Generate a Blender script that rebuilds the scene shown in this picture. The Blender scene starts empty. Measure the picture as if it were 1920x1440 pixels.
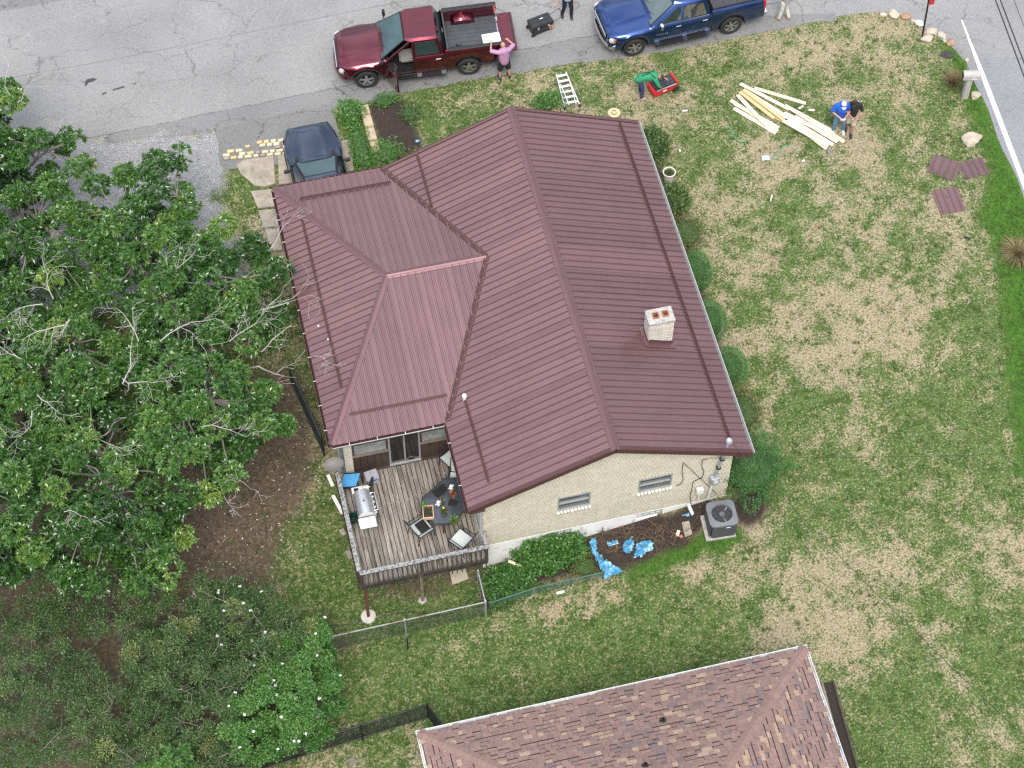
import bpy, bmesh, math, random
import numpy as np
from mathutils import Vector, Matrix, noise as mnoise

R = math.radians
scene = bpy.context.scene
col = scene.collection

# ------------------------------------------------------------------ camera
CAM = np.array([-5.5332, -27.9411, 55.2155])
YAW, PITCH, ROLL, FPX = R(13.5925), R(57.9471), R(0.2129), 3883.0
FW = np.array([math.sin(YAW)*math.cos(PITCH), math.cos(YAW)*math.cos(PITCH), -math.sin(PITCH)])
_r = np.array([math.cos(YAW), -math.sin(YAW), 0.0]); _u = np.cross(_r, FW)
CR = math.cos(ROLL)*_r + math.sin(ROLL)*_u
CU = -math.sin(ROLL)*_r + math.cos(ROLL)*_u
cam_data = bpy.data.cameras.new('camera')
cam_data.sensor_width = 36.0
cam_data.lens = FPX/1920*36.0
cam_data.clip_end = 2000
cam = bpy.data.objects.new('camera', cam_data)
m = Matrix.Identity(4)
for i in range(3):
    m[i][0] = CR[i]; m[i][1] = CU[i]; m[i][2] = -FW[i]; m[i][3] = CAM[i]
cam.matrix_world = m
col.objects.link(cam)
scene.camera = cam

# ------------------------------------------------------------------ sky, sun, exposure
SUN_EL, SUN_AZ = R(60), R(192)        # azimuth clockwise from +Y
world = bpy.data.worlds.new('World'); scene.world = world; world.use_nodes = True
nt = world.node_tree; nt.nodes.clear()
wo = nt.nodes.new('ShaderNodeOutputWorld'); bg = nt.nodes.new('ShaderNodeBackground')
sky = nt.nodes.new('ShaderNodeTexSky'); sky.sky_type = 'NISHITA'; sky.sun_disc = False
sky.sun_elevation = SUN_EL; sky.sun_rotation = SUN_AZ
sky.air_density = 1.0; sky.dust_density = 3.0; sky.ozone_density = 1.0
# broken white cloud spread evenly over the whole sky
tc = nt.nodes.new('ShaderNodeTexCoord')
cn = nt.nodes.new('ShaderNodeTexNoise'); cn.inputs['Scale'].default_value = 3.0; cn.inputs['Detail'].default_value = 6
cr = nt.nodes.new('ShaderNodeValToRGB'); cr.color_ramp.elements[0].position = 0.40; cr.color_ramp.elements[1].position = 0.60
cr.color_ramp.elements[0].color = (0.25, 0.25, 0.25, 1)
mix = nt.nodes.new('ShaderNodeMix'); mix.data_type = 'RGBA'
mix.inputs['B'].default_value = (8.3, 8.8, 9.6, 1)
nt.links.new(tc.outputs['Generated'], cn.inputs['Vector']); nt.links.new(cn.outputs['Fac'], cr.inputs['Fac'])
nt.links.new(cr.outputs['Color'], mix.inputs['Factor']); nt.links.new(sky.outputs['Color'], mix.inputs['A'])
# overcast luminance: zenith three times as bright as the horizon, (1+2 sin h)/3
sz = nt.nodes.new('ShaderNodeSeparateXYZ'); nt.links.new(tc.outputs['Generated'], sz.inputs[0])
mz = nt.nodes.new('ShaderNodeMath'); mz.operation = 'MAXIMUM'; mz.inputs[1].default_value = 0.0; nt.links.new(sz.outputs[2], mz.inputs[0])
ml = nt.nodes.new('ShaderNodeMath'); ml.operation = 'MULTIPLY_ADD'; ml.inputs[1].default_value = 0.9; ml.inputs[2].default_value = 0.45; nt.links.new(mz.outputs[0], ml.inputs[0])
mm = nt.nodes.new('ShaderNodeMix'); mm.data_type = 'RGBA'; mm.blend_type = 'MULTIPLY'; mm.inputs['Factor'].default_value = 1.0
nt.links.new(mix.outputs['Result'], mm.inputs['A']); nt.links.new(ml.outputs[0], mm.inputs['B'])
nt.links.new(mm.outputs['Result'], bg.inputs['Color']); nt.links.new(bg.outputs['Background'], wo.inputs['Surface'])
bg.inputs['Strength'].default_value = 0.10
sun_data = bpy.data.lights.new('sun', 'SUN'); sun_data.energy = 1.5; sun_data.angle = R(24); sun_data.color = (1.0, 0.96, 0.9)
sun = bpy.data.objects.new('sun', sun_data); col.objects.link(sun)
sd = Vector((math.sin(SUN_AZ)*math.cos(SUN_EL), math.cos(SUN_AZ)*math.cos(SUN_EL), math.sin(SUN_EL)))
sun.rotation_euler = sd.to_track_quat('Z', 'Y').to_euler()
vs = scene.view_settings
vs.view_transform = 'Standard'; vs.look = 'None'; vs.exposure = 0.95; vs.gamma = 1.0; vs.use_curve_mapping = False

# ------------------------------------------------------------------ ground height, pixel -> place
rng = np.random.default_rng(7); random.seed(7)
def sstep(a, b, x):
    t = np.clip((np.asarray(x, float)-a)/(b-a), 0, 1); return t*t*(3-2*t)
def gz(x, y):
    x = np.asarray(x, float); y = np.asarray(y, float)
    zf = np.clip(0.19*(x-7.7), -2.1, 0.0)
    zb = -0.035*np.clip(8-x, 0, 16)
    t = sstep(6.0, 14.0, y)
    z = zf*(1-t)+zb*t
    # sunken driveway down to the garage under the wing
    dw = sstep(-5.6, -4.6, x)*(1-sstep(-0.62, -0.45, x))*(1-sstep(12.2, 17.6, y))*sstep(9.0, 11.5, y)
    z = z*(1-dw)+(-1.3)*dw
    return z
def ray(px, py): return FW+(px-960)/FPX*CR-(py-720)/FPX*CU
def at(px, py, z):
    d = ray(px, py); return Vector(CAM+(z-CAM[2])/d[2]*d)
def gp(px, py, dz=0.0):
    z = -0.5
    for _ in range(25):
        p = at(px, py, z+dz); z = float(gz(p.x, p.y))
    return Vector((p.x, p.y, z+dz))
def onplane(px, py, O, n):
    d = ray(px, py); O = np.array(O); n = np.array(n)
    return Vector(CAM+np.dot(O-CAM, n)/np.dot(d, n)*d)

# numpy value noise
def vnoise(x, y, seed=0):
    xi = np.floor(x).astype(np.int64); yi = np.floor(y).astype(np.int64)
    xf = x-xi; yf = y-yi; u = xf*xf*(3-2*xf); v = yf*yf*(3-2*yf)
    def h(a, b):
        n = (a*374761393+b*668265263+seed*1442695041) & 0xffffffff
        n = ((n ^ (n >> 13))*1274126177) & 0xffffffff
        return ((n ^ (n >> 16)) & 0xffff)/65535.0
    return (h(xi, yi)*(1-u)+h(xi+1, yi)*u)*(1-v)+(h(xi, yi+1)*(1-u)+h(xi+1, yi+1)*u)*v
def fbm(x, y, s, o=4, seed=0):
    a = 0; w = 1; t = 0
    for k in range(o):
        a = a+w*vnoise(x*s, y*s, seed+k*17); t += w; w *= .55; s *= 2.03
    return a/t
def inpoly(X, Y, P):
    c = np.zeros(np.shape(X), bool); n = len(P)
    for i in range(n):
        x1, y1 = P[i][0], P[i][1]; x2, y2 = P[(i+1) % n][0], P[(i+1) % n][1]
        if y1 == y2: continue
        c ^= ((y1 > Y) != (y2 > Y)) & (X < (x2-x1)*(Y-y1)/(y2-y1)+x1)
    return c
def polydist(X, Y, P):
    d = np.full(np.shape(X), 1e9); n = len(P)
    for i in range(n):
        ax, ay = P[i][0], P[i][1]; bx, by = P[(i+1) % n][0]-ax, P[(i+1) % n][1]-ay
        t = np.clip(((X-ax)*bx+(Y-ay)*by)/(bx*bx+by*by+1e-12), 0, 1)
        d = np.minimum(d, np.hypot(X-ax-t*bx, Y-ay-t*by))
    return np.where(inpoly(X, Y, P), d, -d)
def pxpoly(L): return [tuple(gp(*q))[:2] for q in L]

# ------------------------------------------------------------------ materials
def s2l(c): return tuple(((v/255)/12.92 if v/255 <= .04045 else ((v/255+.055)/1.055)**2.4) for v in c)
class NB:
    def __init__(s, mt): s.t = mt.node_tree; s.n = s.t.nodes; s.l = s.t.links
    def node(s, ty, **k):
        nd = s.n.new(ty)
        for a, b in k.items():
            if a.startswith('i_'): nd.inputs[a[2:].replace('_', ' ')].default_value = b
            else: setattr(nd, a, b)
        return nd
    def mixc(s, f, a, b, bt='MIX'):
        nd = s.node('ShaderNodeMix', data_type='RGBA', blend_type=bt)
        for k, v in (('Factor', f), ('A', a), ('B', b)):
            if hasattr(v, 'links') or hasattr(v, 'is_linked'): s.l.new(v, nd.inputs[k])
            else: nd.inputs[k].default_value = v if k == 'Factor' else (*v[:3], 1)
        return nd.outputs['Result']
    def math(s, op, a, b=None, c=None, clamp=False):
        nd = s.node('ShaderNodeMath', operation=op, use_clamp=clamp)
        for i, v in enumerate((a, b, c)):
            if v is None: continue
            if hasattr(v, 'is_linked'): s.l.new(v, nd.inputs[i])
            else: nd.inputs[i].default_value = v
        return nd.outputs[0]
    def ramp(s, f, stops):
        nd = s.node('ShaderNodeValToRGB'); e = nd.color_ramp.elements
        while len(e) < len(stops): e.new(0.5)
        for k, (p, c) in enumerate(stops):
            e[k].position = p; e[k].color = (*c[:3], 1) if hasattr(c, '__len__') else (c, c, c, 1)
        s.l.new(f, nd.inputs[0]); return nd.outputs['Color']
    def noise(s, vec, scale, detail=4, rough=.55, dist=0):
        nd = s.node('ShaderNodeTexNoise'); nd.inputs['Scale'].default_value = scale; nd.inputs['Detail'].default_value = detail
        nd.inputs['Roughness'].default_value = rough; nd.inputs['Distortion'].default_value = dist
        if vec is not None: s.l.new(vec, nd.inputs['Vector'])
        return nd.outputs['Fac']
MATS = {}
def mat(name, c, rough=.6, metal=0., var=.15, vs=6., rnd=0., bump=0., bs=60., coat=0., spec=.5, alpha=1., stretch=None, c2=None, c2t=(.45, .6), c2s=None, trans=0., sub=0.):
    """plain procedural surface: base colour with soft variation, optional second colour in worn patches or tarp fold tones, fine bump"""
    if name in MATS: return MATS[name]
    mt = bpy.data.materials.new(name); mt.use_nodes = True; b = NB(mt); MATS[name] = mt
    P = b.n['Principled BSDF']
    tc = b.node('ShaderNodeTexCoord').outputs['Object']
    if rnd:
        orv = b.node('ShaderNodeObjectInfo').outputs['Random']; sc_ = b.math('MULTIPLY', orv, 61.7)
        va_ = b.node('ShaderNodeVectorMath', operation='ADD'); b.l.new(tc, va_.inputs[0]); b.l.new(sc_, va_.inputs[1]); tc = va_.outputs[0]
    if stretch:
        mp = b.node('ShaderNodeMapping'); mp.inputs['Scale'].default_value = stretch; b.l.new(tc, mp.inputs[0]); tc = mp.outputs[0]
    n1 = b.noise(tc, vs)
    lo = tuple(v*(1-var) for v in c); hi = tuple(min(1, v*(1+var)) for v in c)
    cc = b.ramp(n1, [(.3, lo), (.7, hi)])
    if c2:
        n2 = b.noise(tc, c2s or vs*1.7, 5, .65); f = b.ramp(n2, [(c2t[0], 0.0), (c2t[1], 1.0)]); cc = b.mixc(f, cc, c2)
    if rnd:
        oi = b.node('ShaderNodeObjectInfo').outputs['Random']
        g = b.ramp(oi, [(0, 1-rnd), (1, 1+rnd)]); cc = b.mixc(1.0, cc, g, 'MULTIPLY')
    b.l.new(cc, P.inputs['Base Color'])
    P.inputs['Roughness'].default_value = rough; P.inputs['Metallic'].default_value = metal
    P.inputs['Coat Weight'].default_value = coat; P.inputs['Coat Roughness'].default_value = .06
    P.inputs['Specular IOR Level'].default_value = spec; P.inputs['Alpha'].default_value = alpha
    P.inputs['Transmission Weight'].default_value = trans
    if bump:
        nb = b.noise(tc, bs, 4); bp = b.node('ShaderNodeBump'); bp.inputs['Strength'].default_value = bump; bp.inputs['Distance'].default_value = .02
        b.l.new(nb, bp.inputs['Height']); b.l.new(bp.outputs[0], P.inputs['Normal'])
    return mt

# ------------------------------------------------------------------ objects
ROOTLOC = {}
def setp(o, label=None, cat=None, group=None, kind=None):
    if label: o['label'] = label
    if cat: o['category'] = cat
    if group: o['group'] = group
    if kind: o['kind'] = kind
    return o
def thing(name, label, cat, loc=(0, 0, 0), rot=0, group=None):
    o = bpy.data.objects.new(name, None); col.objects.link(o); o.empty_display_size = .2
    o.location = loc
    o.rotation_euler = rot if hasattr(rot, '__len__') else (0, 0, rot)
    return setp(o, label, cat, group)
def link(name, me, mt=None, parent=None, loc=None, rot=None, scale=None):
    o = bpy.data.objects.new(name, me); col.objects.link(o)
    if mt and not me.materials: me.materials.append(mt)
    if parent: o.parent = parent
    if loc is not None: o.location = loc
    if rot is not None: o.rotation_euler = rot
    if scale is not None: o.scale = scale
    return o
def copy_tree(o, parent=None):
    c = o.copy(); col.objects.link(c); c.parent = parent
    for ch in list(o.children): copy_tree(ch, c)
    return c

class MB:
    """collects shapes, then becomes ONE mesh object"""
    def __init__(s): s.v = []; s.f = []; s.mi = []; s.cur = 0
    def add(s, vs_, fs_):
        k = len(s.v); s.v += [tuple(p) for p in vs_]; s.f += [tuple(i+k for i in f) for f in fs_]; s.mi += [s.cur]*len(fs_); return s
    def box(s, c, d, rot=None, taper=1., off=(0, 0)):
        hx, hy, hz = d[0]/2, d[1]/2, d[2]/2
        P = [(-hx, -hy, -hz), (hx, -hy, -hz), (hx, hy, -hz), (-hx, hy, -hz)]
        P += [(x*taper+off[0], y*taper+off[1], hz) for x, y, _ in P]
        mt = rot if isinstance(rot, Matrix) else (Matrix.Rotation(rot, 3, 'Z') if rot else None)
        c = Vector(c); P = [(mt @ Vector(p) if mt else Vector(p))+c for p in P]
        return s.add(P, [(3, 2, 1, 0), (4, 5, 6, 7), (0, 1, 5, 4), (1, 2, 6, 5), (2, 3, 7, 6), (3, 0, 4, 7)])
    def bar(s, a, b, w, h=None, up=(0, 0, 1)):
        a = Vector(a); b = Vector(b); h = h or w; d = (b-a).normalized(); u = Vector(up)
        if abs(d.dot(u)) > .99: u = Vector((0, 1, 0))
        x = d.cross(u).normalized(); y = x.cross(d).normalized()
        P = []
        for q in (a, b): P += [q+x*sx*w/2+y*sy*h/2 for sx, sy in ((-1, -1), (1, -1), (1, 1), (-1, 1))]
        return s.add(P, [(0, 1, 2, 3), (7, 6, 5, 4), (0, 4, 5, 1), (1, 5, 6, 2), (2, 6, 7, 3), (3, 7, 4, 0)])
    def tube(s, pts, r, n=6, cap=True):
        pts = [Vector(p) for p in pts]; rs = r if hasattr(r, '__len__') else [r]*len(pts)
        k = len(s.v); prev = None; V = []
        for i, p in enumerate(pts):
            d = (pts[min(i+1, len(pts)-1)]-pts[max(i-1, 0)])
            d = d.normalized() if d.length > 1e-9 else Vector((0, 0, 1))
            if prev is None: x = d.orthogonal().normalized()
            else: x = (prev-d*prev.dot(d)); x = x.normalized() if x.length > 1e-6 else d.orthogonal().normalized()
            prev = x; y = d.cross(x)
            V += [p+(x*math.cos(2*math.pi*j/n)+y*math.sin(2*math.pi*j/n))*rs[i] for j in range(n)]
        F = []
        for i in range(len(pts)-1):
            for j in range(n): F.append((i*n+j, i*n+(j+1) % n, (i+1)*n+(j+1) % n, (i+1)*n+j))
        if cap: F.append(tuple(reversed(range(n)))); F.append(tuple(range((len(pts)-1)*n, len(pts)*n)))
        return s.add(V, F)
    def lathe(s, prof, n=24, c=(0, 0, 0), axis='Z', arc=1.0):
        V = []; c = Vector(c)
        for j in range(n):
            a = 2*math.pi*arc*j/n
            for r, z in prof:
                p = Vector((r*math.cos(a), r*math.sin(a), z))
                if axis == 'Y': p = Vector((p.x, p.z, p.y))
                if axis == 'X': p = Vector((p.z, p.x, p.y))
                V.append(p+c)
        k = len(prof); F = []
        for j in range(n):
            for i in range(k-1): F.append((j*k+i, ((j+1) % n)*k+i, ((j+1) % n)*k+i+1, j*k+i+1))
        return s.add(V, F)
    def prism(s, poly, z0, z1):
        n = len(poly); V = [(x, y, z0) for x, y in poly]+[(x, y, z1) for x, y in poly]
        F = [tuple(reversed(range(n))), tuple(range(n, 2*n))]+[(i, (i+1) % n, n+(i+1) % n, n+i) for i in range(n)]
        return s.add(V, F)
    def grid(s, rows, close=False):
        n = len(rows[0]); V = [p for r_ in rows for p in r_]; F = []
        for i in range(len(rows)-1):
            for j in range(n-1 if not close else n): F.append((i*n+j, i*n+(j+1) % n, (i+1)*n+(j+1) % n, (i+1)*n+j))
        return s.add(V, F)
    def ball(s, c, r, n=10, m_=7):
        c = Vector(c); r = r if hasattr(r, '__len__') else (r, r, r)
        rows = []
        for i in range(m_+1):
            t = math.pi*i/m_-math.pi/2
            rows.append([c+Vector((r[0]*math.cos(t)*math.cos(2*math.pi*j/n), r[1]*math.cos(t)*math.sin(2*math.pi*j/n), r[2]*math.sin(t))) for j in range(n)])
        return s.grid(rows, True)
    def mesh(s, name, mats=None, smooth=None, bevel=0., seg=2, sub=0, merge=False):
        me = bpy.data.meshes.new(name); me.from_pydata(s.v, [], s.f)
        if any(s.mi): me.polygons.foreach_set('material_index', s.mi)
        bm = bmesh.new(); bm.from_mesh(me)
        if merge or bevel or smooth: bmesh.ops.remove_doubles(bm, verts=bm.verts, dist=1e-5)
        bmesh.ops.recalc_face_normals(bm, faces=bm.faces)
        if bevel:
            ed = [e for e in bm.edges if len(e.link_faces) == 2 and e.calc_face_angle(0) > .5]
            bmesh.ops.bevel(bm, geom=ed, offset=bevel, segments=seg, affect='EDGES', clamp_overlap=True)
        bm.to_mesh(me); bm.free()
        if smooth is not None:
            me.polygons.foreach_set('use_smooth', [True]*len(me.polygons)); me.set_sharp_from_angle(angle=R(smooth))
        for mm in (mats if isinstance(mats, (list, tuple)) else [mats]):
            if mm: me.materials.append(mm)
        me.update(); return me
    def build(s, name, mats, parent=None, world=False, **k):
        me = s.mesh(name, mats, **k)
        o = link(name, me, None, parent)
        if world and parent:
            l = Vector((0, 0, 0)); q = parent
            while q: l += q.location; q = q.parent
            o.location = -l
        return o
def top(o, label, cat, group=None, kind=None): return setp(o, label, cat, group, kind)
def struct(o): o['kind'] = 'structure'; return o
def origin_to(o, p):
    p = Vector(p); o.data.transform(Matrix.Translation(-p)); o.location = p; return o
def npmesh(name, V, F, mt, attrs=None, smooth=False):
    """fast mesh from numpy arrays (all faces same size); attrs: name -> per-vertex float"""
    me = bpy.data.meshes.new(name); n = len(V); k = F.shape[1]; nf = len(F)
    me.vertices.add(n); me.vertices.foreach_set('co', np.asarray(V, np.float32).ravel())
    me.loops.add(nf*k); me.loops.foreach_set('vertex_index', F.astype(np.int32).ravel())
    me.polygons.add(nf); me.polygons.foreach_set('loop_start', np.arange(0, nf*k, k, dtype=np.int32))
    me.update(calc_edges=True)
    for a, d in (attrs or {}).items():
        if d.ndim == 1:
            at_ = me.attributes.new(a, 'FLOAT', 'POINT'); at_.data.foreach_set('value', d.astype(np.float32))
        else:
            at_ = me.attributes.new(a, 'FLOAT_COLOR', 'POINT'); at_.data.foreach_set('color', d.astype(np.float32).ravel())
    if smooth: me.polygons.foreach_set('use_smooth', [True]*nf)
    me.materials.append(mt); me.validate(); return me
cy_ = scene.cycles
cy_.max_bounces = 5; cy_.diffuse_bounces = 2; cy_.glossy_bounces = 2; cy_.transmission_bounces = 4; cy_.transparent_max_bounces = 8
cy_.caustics_reflective = False; cy_.caustics_refractive = False
cy_.pixel_filter_type = 'BLACKMAN_HARRIS'; cy_.filter_width = 1.35
cy_.use_denoising = False
# ------------------------------------------------------------------ ground masks (what grows or lies where)
DRY = [(1700, 640, 2.4, .55), (1560, 640, 1.6, .35), (1640, 1130, 1.3, .45), (1570, 1240, 1.6, .5), (1480, 1110, 1.6, .35), (1290, 1095, 1.6, .35),
       (1100, 1130, 1.3, .3), (1640, 200, 1.6, .4), (1350, 420, 1.4, .3), (1330, 620, .8, .2), (1480, 300, 1.6, .2), (1880, 1010, .9, .35), (1560, 90, 2., .3),
       (990, 1180, 1.2, .35), (940, 1260, 1.1, .35), (1640, 330, 1.6, .35), (1190, 160, 1.2, .2), (1760, 420, 1.2, .35), (1600, 500, 1.5, .3), (700, 1400, 1.4, .3),
       (800, 1260, 1.0, .3), (1740, 1000, 1.3, .3), (1850, 560, .8, .1), (1440, 620, 1.3, .3), (1430, 480, 1.4, .25), (1840, 1380, 1.0, .3), (1300, 280, 1.3, .2)]
GREEN = [(450, 370, 1.2, .6), (500, 250, .6, .3), (1480, 830, 2.2, .35), (1900, 600, 1.8, .6), (1880, 780, 1.6, .5), (1860, 1180, 2.6, .35), (1760, 820, 1.7, .25), (1060, 1290, 2.6, .8), (1300, 1230, 1.6, .5), (860, 1340, 1.2, .5), (760, 1250, 1.6, .4),
         (740, 1130, 2., .7), (640, 1260, 1.8, .5), (830, 215, 1.8, .5), (720, 205, 1., .5), (1480, 990, 1.2, .3), (1420, 560, 1.0, .2), (1480, 920, 1.5, .25),
         (1660, 1380, 1.6, .35), (1260, 1180, 1.3, .3), (620, 960, 1.5, .7), (600, 1100, 1.6, .6), (1200, 1090, .8, .2), (1500, 400, 1.2, .25), (1150, 1030, 1., .2), (590, 700, 1.2, .8)]
def blob(X, Y, L):
    s = np.zeros_like(X)
    for px, py, r, k in L:
        c = gp(px, py); s = s+k*np.exp(-((X-c.x)**2+(Y-c.y)**2)/(r*r))
    return s
Z_DIRT = [pxpoly(q) for q in ([(250, 860), (420, 800), (490, 690), (545, 680), (590, 780), (610, 850), (585, 930), (545, 985), (520, 1080), (470, 1130), (300, 1130), (0, 1250), (0, 700)],
                              [(-100, 1040), (330, 1080), (470, 1130), (560, 1200), (600, 1270), (560, 1370), (480, 1420), (400, 1480), (-100, 1500)],
                              [(600, 1180), (690, 1200), (640, 1225), (590, 1220)], [(690, 1105), (880, 1062), (885, 1080), (700, 1130)])]
Z_MULCH = [pxpoly(q) for q in ([(697, 196), (715, 180), (760, 186), (775, 230), (795, 280), (770, 305), (715, 325)],
                               [(1345, 945), (1440, 895), (1450, 930), (1428, 968), (1400, 1000), (1380, 985)],
                               [(915, 1075), (1005, 1035), (1110, 1000), (1330, 935), (1335, 985), (1290, 1020), (1230, 1040), (1130, 1075), (1010, 1085), (925, 1125)],
                               [(1205, 240), (1240, 330), (1310, 520), (1360, 700), (1400, 830), (1345, 700), (1270, 480)])]
Z_LUSH = [pxpoly(q) for q in ([(1760, 60), (1800, 100), (1830, 160), (1870, 250), (1920, 350), (1960, 480), (1970, 900), (1915, 880), (1895, 700), (1880, 520), (1850, 400), (1855, 300), (1830, 210), (1800, 150)],
                              [(1290, 1010), (1335, 985), (1385, 985), (1395, 1010), (1350, 1035), (1270, 1055), (1200, 1075), (1210, 1055)],
                              [(640, 195), (672, 185), (700, 320), (665, 325)])]
Z_GRAVEL = [pxpoly([(-200, 300), (160, 256), (335, 246), (425, 250), (432, 335), (400, 370), (440, 440), (470, 520), (430, 560), (300, 560), (-200, 640)])]
HOUSE_FP = [[(0.35, .3), (8.05, .3), (8.05, 12.45), (-3.15, 12.45), (-3.15, 3.5), (.35, 3.5)]]
ROADLINE = sorted([tuple(gp(*q))[:2] for q in [(-300, 330), (160, 262), (340, 250), (500, 225), (640, 198), (800, 160), (990, 128), (1100, 110), (1240, 95), (1400, 62), (1500, 42), (1600, 28), (1660, 22), (1700, 32), (1740, 58), (1790, 92)]])
_rx = np.array([p[0] for p in ROADLINE]); _ry = np.array([p[1] for p in ROADLINE])
SX0, SY0 = gp(1815, 122).x, gp(1815, 122).y
def yedge(x): return np.interp(x, _rx, _ry)
def sedge(y): return np.interp(y, [-60, gp(1920, 352).y, SY0, 40], [gp(1920, 352).x-.55, gp(1920, 352).x-.15, SX0, SX0])
def ground_masks(X, Y):
    w1 = fbm(X, Y, 1.1, 4, 3)-.5; w2 = fbm(X, Y, .23, 4, 11)-.5
    base = .40+.75*w2+1.1*w1+.9*(fbm(X, Y, 3.1, 3, 41)-.5)
    dry = base+.50*blob(X, Y, DRY)-.60*blob(X, Y, GREEN)
    j = .55*(fbm(X, Y, 1.6, 4, 23)-.5)*2
    def zone(L, soft, jj=1.): return np.max([sstep(-soft, soft, polydist(X, Y, P)+j*jj) for P in L], axis=0)
    dirt = zone(Z_DIRT, .45, 1.3); mulch = zone(Z_MULCH, .15, .5); lush = zone(Z_LUSH, .3, .6); grav = zone(Z_GRAVEL, .3, .8)
    dry = np.clip(np.clip(dry, .16, .76)-1.0*lush, 0, 1)
    return dry, dirt, mulch, lush, grav

xs = np.unique(np.concatenate([np.array([-400, -200, -100, -60, -40, -30, -24, -20]), np.arange(-17, 26.001, .15), np.array([28, 32, 40, 60, 100, 200, 400])]))
ys = np.unique(np.concatenate([np.array([-400, -200, -100, -60, -40, -30, -22, -17]), np.arange(-14, 20.001, .15), np.array([21, 23, 26, 30, 40, 60, 100, 200, 400])]))
GX, GY = np.meshgrid(xs, ys); GZ = gz(GX, GY)
dry, dirt, mulch, lush, grav = ground_masks(GX, GY)
far_ = (GX < -16.9) | (GX > 25.9) | (GY > 19.9) | (GY < -13.9); dry = np.where(far_, .42, dry); dirt = np.where(far_, 0, dirt); lush = np.where(far_, 0, lush)
rough = (fbm(GX, GY, 1.7, 4, 5)-.5)*.05*(GY < yedge(GX)-.3)*(GX < sedge(GY)-.3)
V = np.stack([GX, GY, GZ+rough-.0], -1).reshape(-1, 3)
nx, ny = len(xs), len(ys); ii = np.arange(nx*ny).reshape(ny, nx)
F = np.stack([ii[:-1, :-1], ii[:-1, 1:], ii[1:, 1:], ii[1:, :-1]], -1).reshape(-1, 4)
A = np.stack([dry, dirt, mulch, lush], -1).reshape(-1, 4)

gm = bpy.data.materials.new('lawn_soil'); gm.use_nodes = True; b = NB(gm); P = b.n['Principled BSDF']
pos = b.node('ShaderNodeNewGeometry').outputs['Position']
at1 = b.node('ShaderNodeAttribute', attribute_name='cover'); sp = b.node('ShaderNodeSeparateColor'); b.l.new(at1.outputs['Color'], sp.inputs[0])
ag = b.node('ShaderNodeAttribute', attribute_name='gravel').outputs['Fac']
C_TAN, C_TAN2 = (.39, .32, .215), (.24, .20, .125)
C_GR1, C_GR2, C_GRD = (.08, .135, .032), (.145, .185, .06), (.03, .062, .014)
fine = b.noise(pos, 7.5, 6, .68); med = b.noise(pos, 15, 4, .7); mid = b.noise(pos, 1.9, 5, .6); spk = b.noise(pos, 34, 3, .7)
f = b.math('ADD', sp.outputs[0], b.math('MULTIPLY', b.math('SUBTRACT', fine, .5), 1.9))
f = b.math('ADD', f, b.math('MULTIPLY', b.math('SUBTRACT', spk, .5), 1.0))
f = b.math('ADD', f, b.math('MULTIPLY', b.math('SUBTRACT', med, .5), 1.2))
ff = b.ramp(f, [(.22, 0.), (.74, 1.)])
green = b.ramp(b.math('ADD', b.math('MULTIPLY', mid, .35), b.math('MULTIPLY', med, .65)), [(.38, C_GRD), (.5, C_GR1), (.64, C_GR2)])
tan = b.ramp(b.math('ADD', b.math('MULTIPLY', spk, .45), b.math('MULTIPLY', med, .55)), [(.36, (.13, .10, .06)), (.44, C_TAN2), (.54, C_TAN), (.66, (.44, .37, .26))])
cc = b.mixc(ff, green, tan)
lush_c = b.ramp(fine, [(.3, (.04, .11, .012)), (.7, (.09, .19, .03))]); cc = b.mixc(at1.outputs['Alpha'], cc, lush_c)
dirt_c = b.ramp(b.math('ADD', b.math('MULTIPLY', fine, .6), b.math('MULTIPLY', spk, .4)), [(.35, (.055, .040, .028)), (.5, (.105, .076, .054)), (.68, (.20, .155, .115))])
cc = b.mixc(b.math('MULTIPLY', sp.outputs[1], .9), cc, dirt_c)
mul_c = b.ramp(spk, [(.3, (.022, .017, .015)), (.6, (.06, .045, .038)), (.75, (.16, .13, .11))]); cc = b.mixc(sp.outputs[2], cc, mul_c)
gr_c = b.ramp(spk, [(.3, (.13, .13, .135)), (.5, (.27, .27, .275)), (.7, (.42, .42, .43))]); cc = b.mixc(ag, cc, gr_c)
b.l.new(cc, P.inputs['Base Color']); P.inputs['Roughness'].default_value = .95; P.inputs['Specular IOR Level'].default_value = .15
bp = b.node('ShaderNodeBump'); bp.inputs['Strength'].default_value = .7; bp.inputs['Distance'].default_value = .05
b.l.new(b.math('ADD', fine, b.math('MULTIPLY', spk, .6)), bp.inputs['Height']); b.l.new(bp.outputs[0], P.inputs['Normal'])
me = npmesh('ground', V, F, gm, {'cover': A, 'gravel': grav.ravel()}, True)
ground = struct(link('ground', me))

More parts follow.
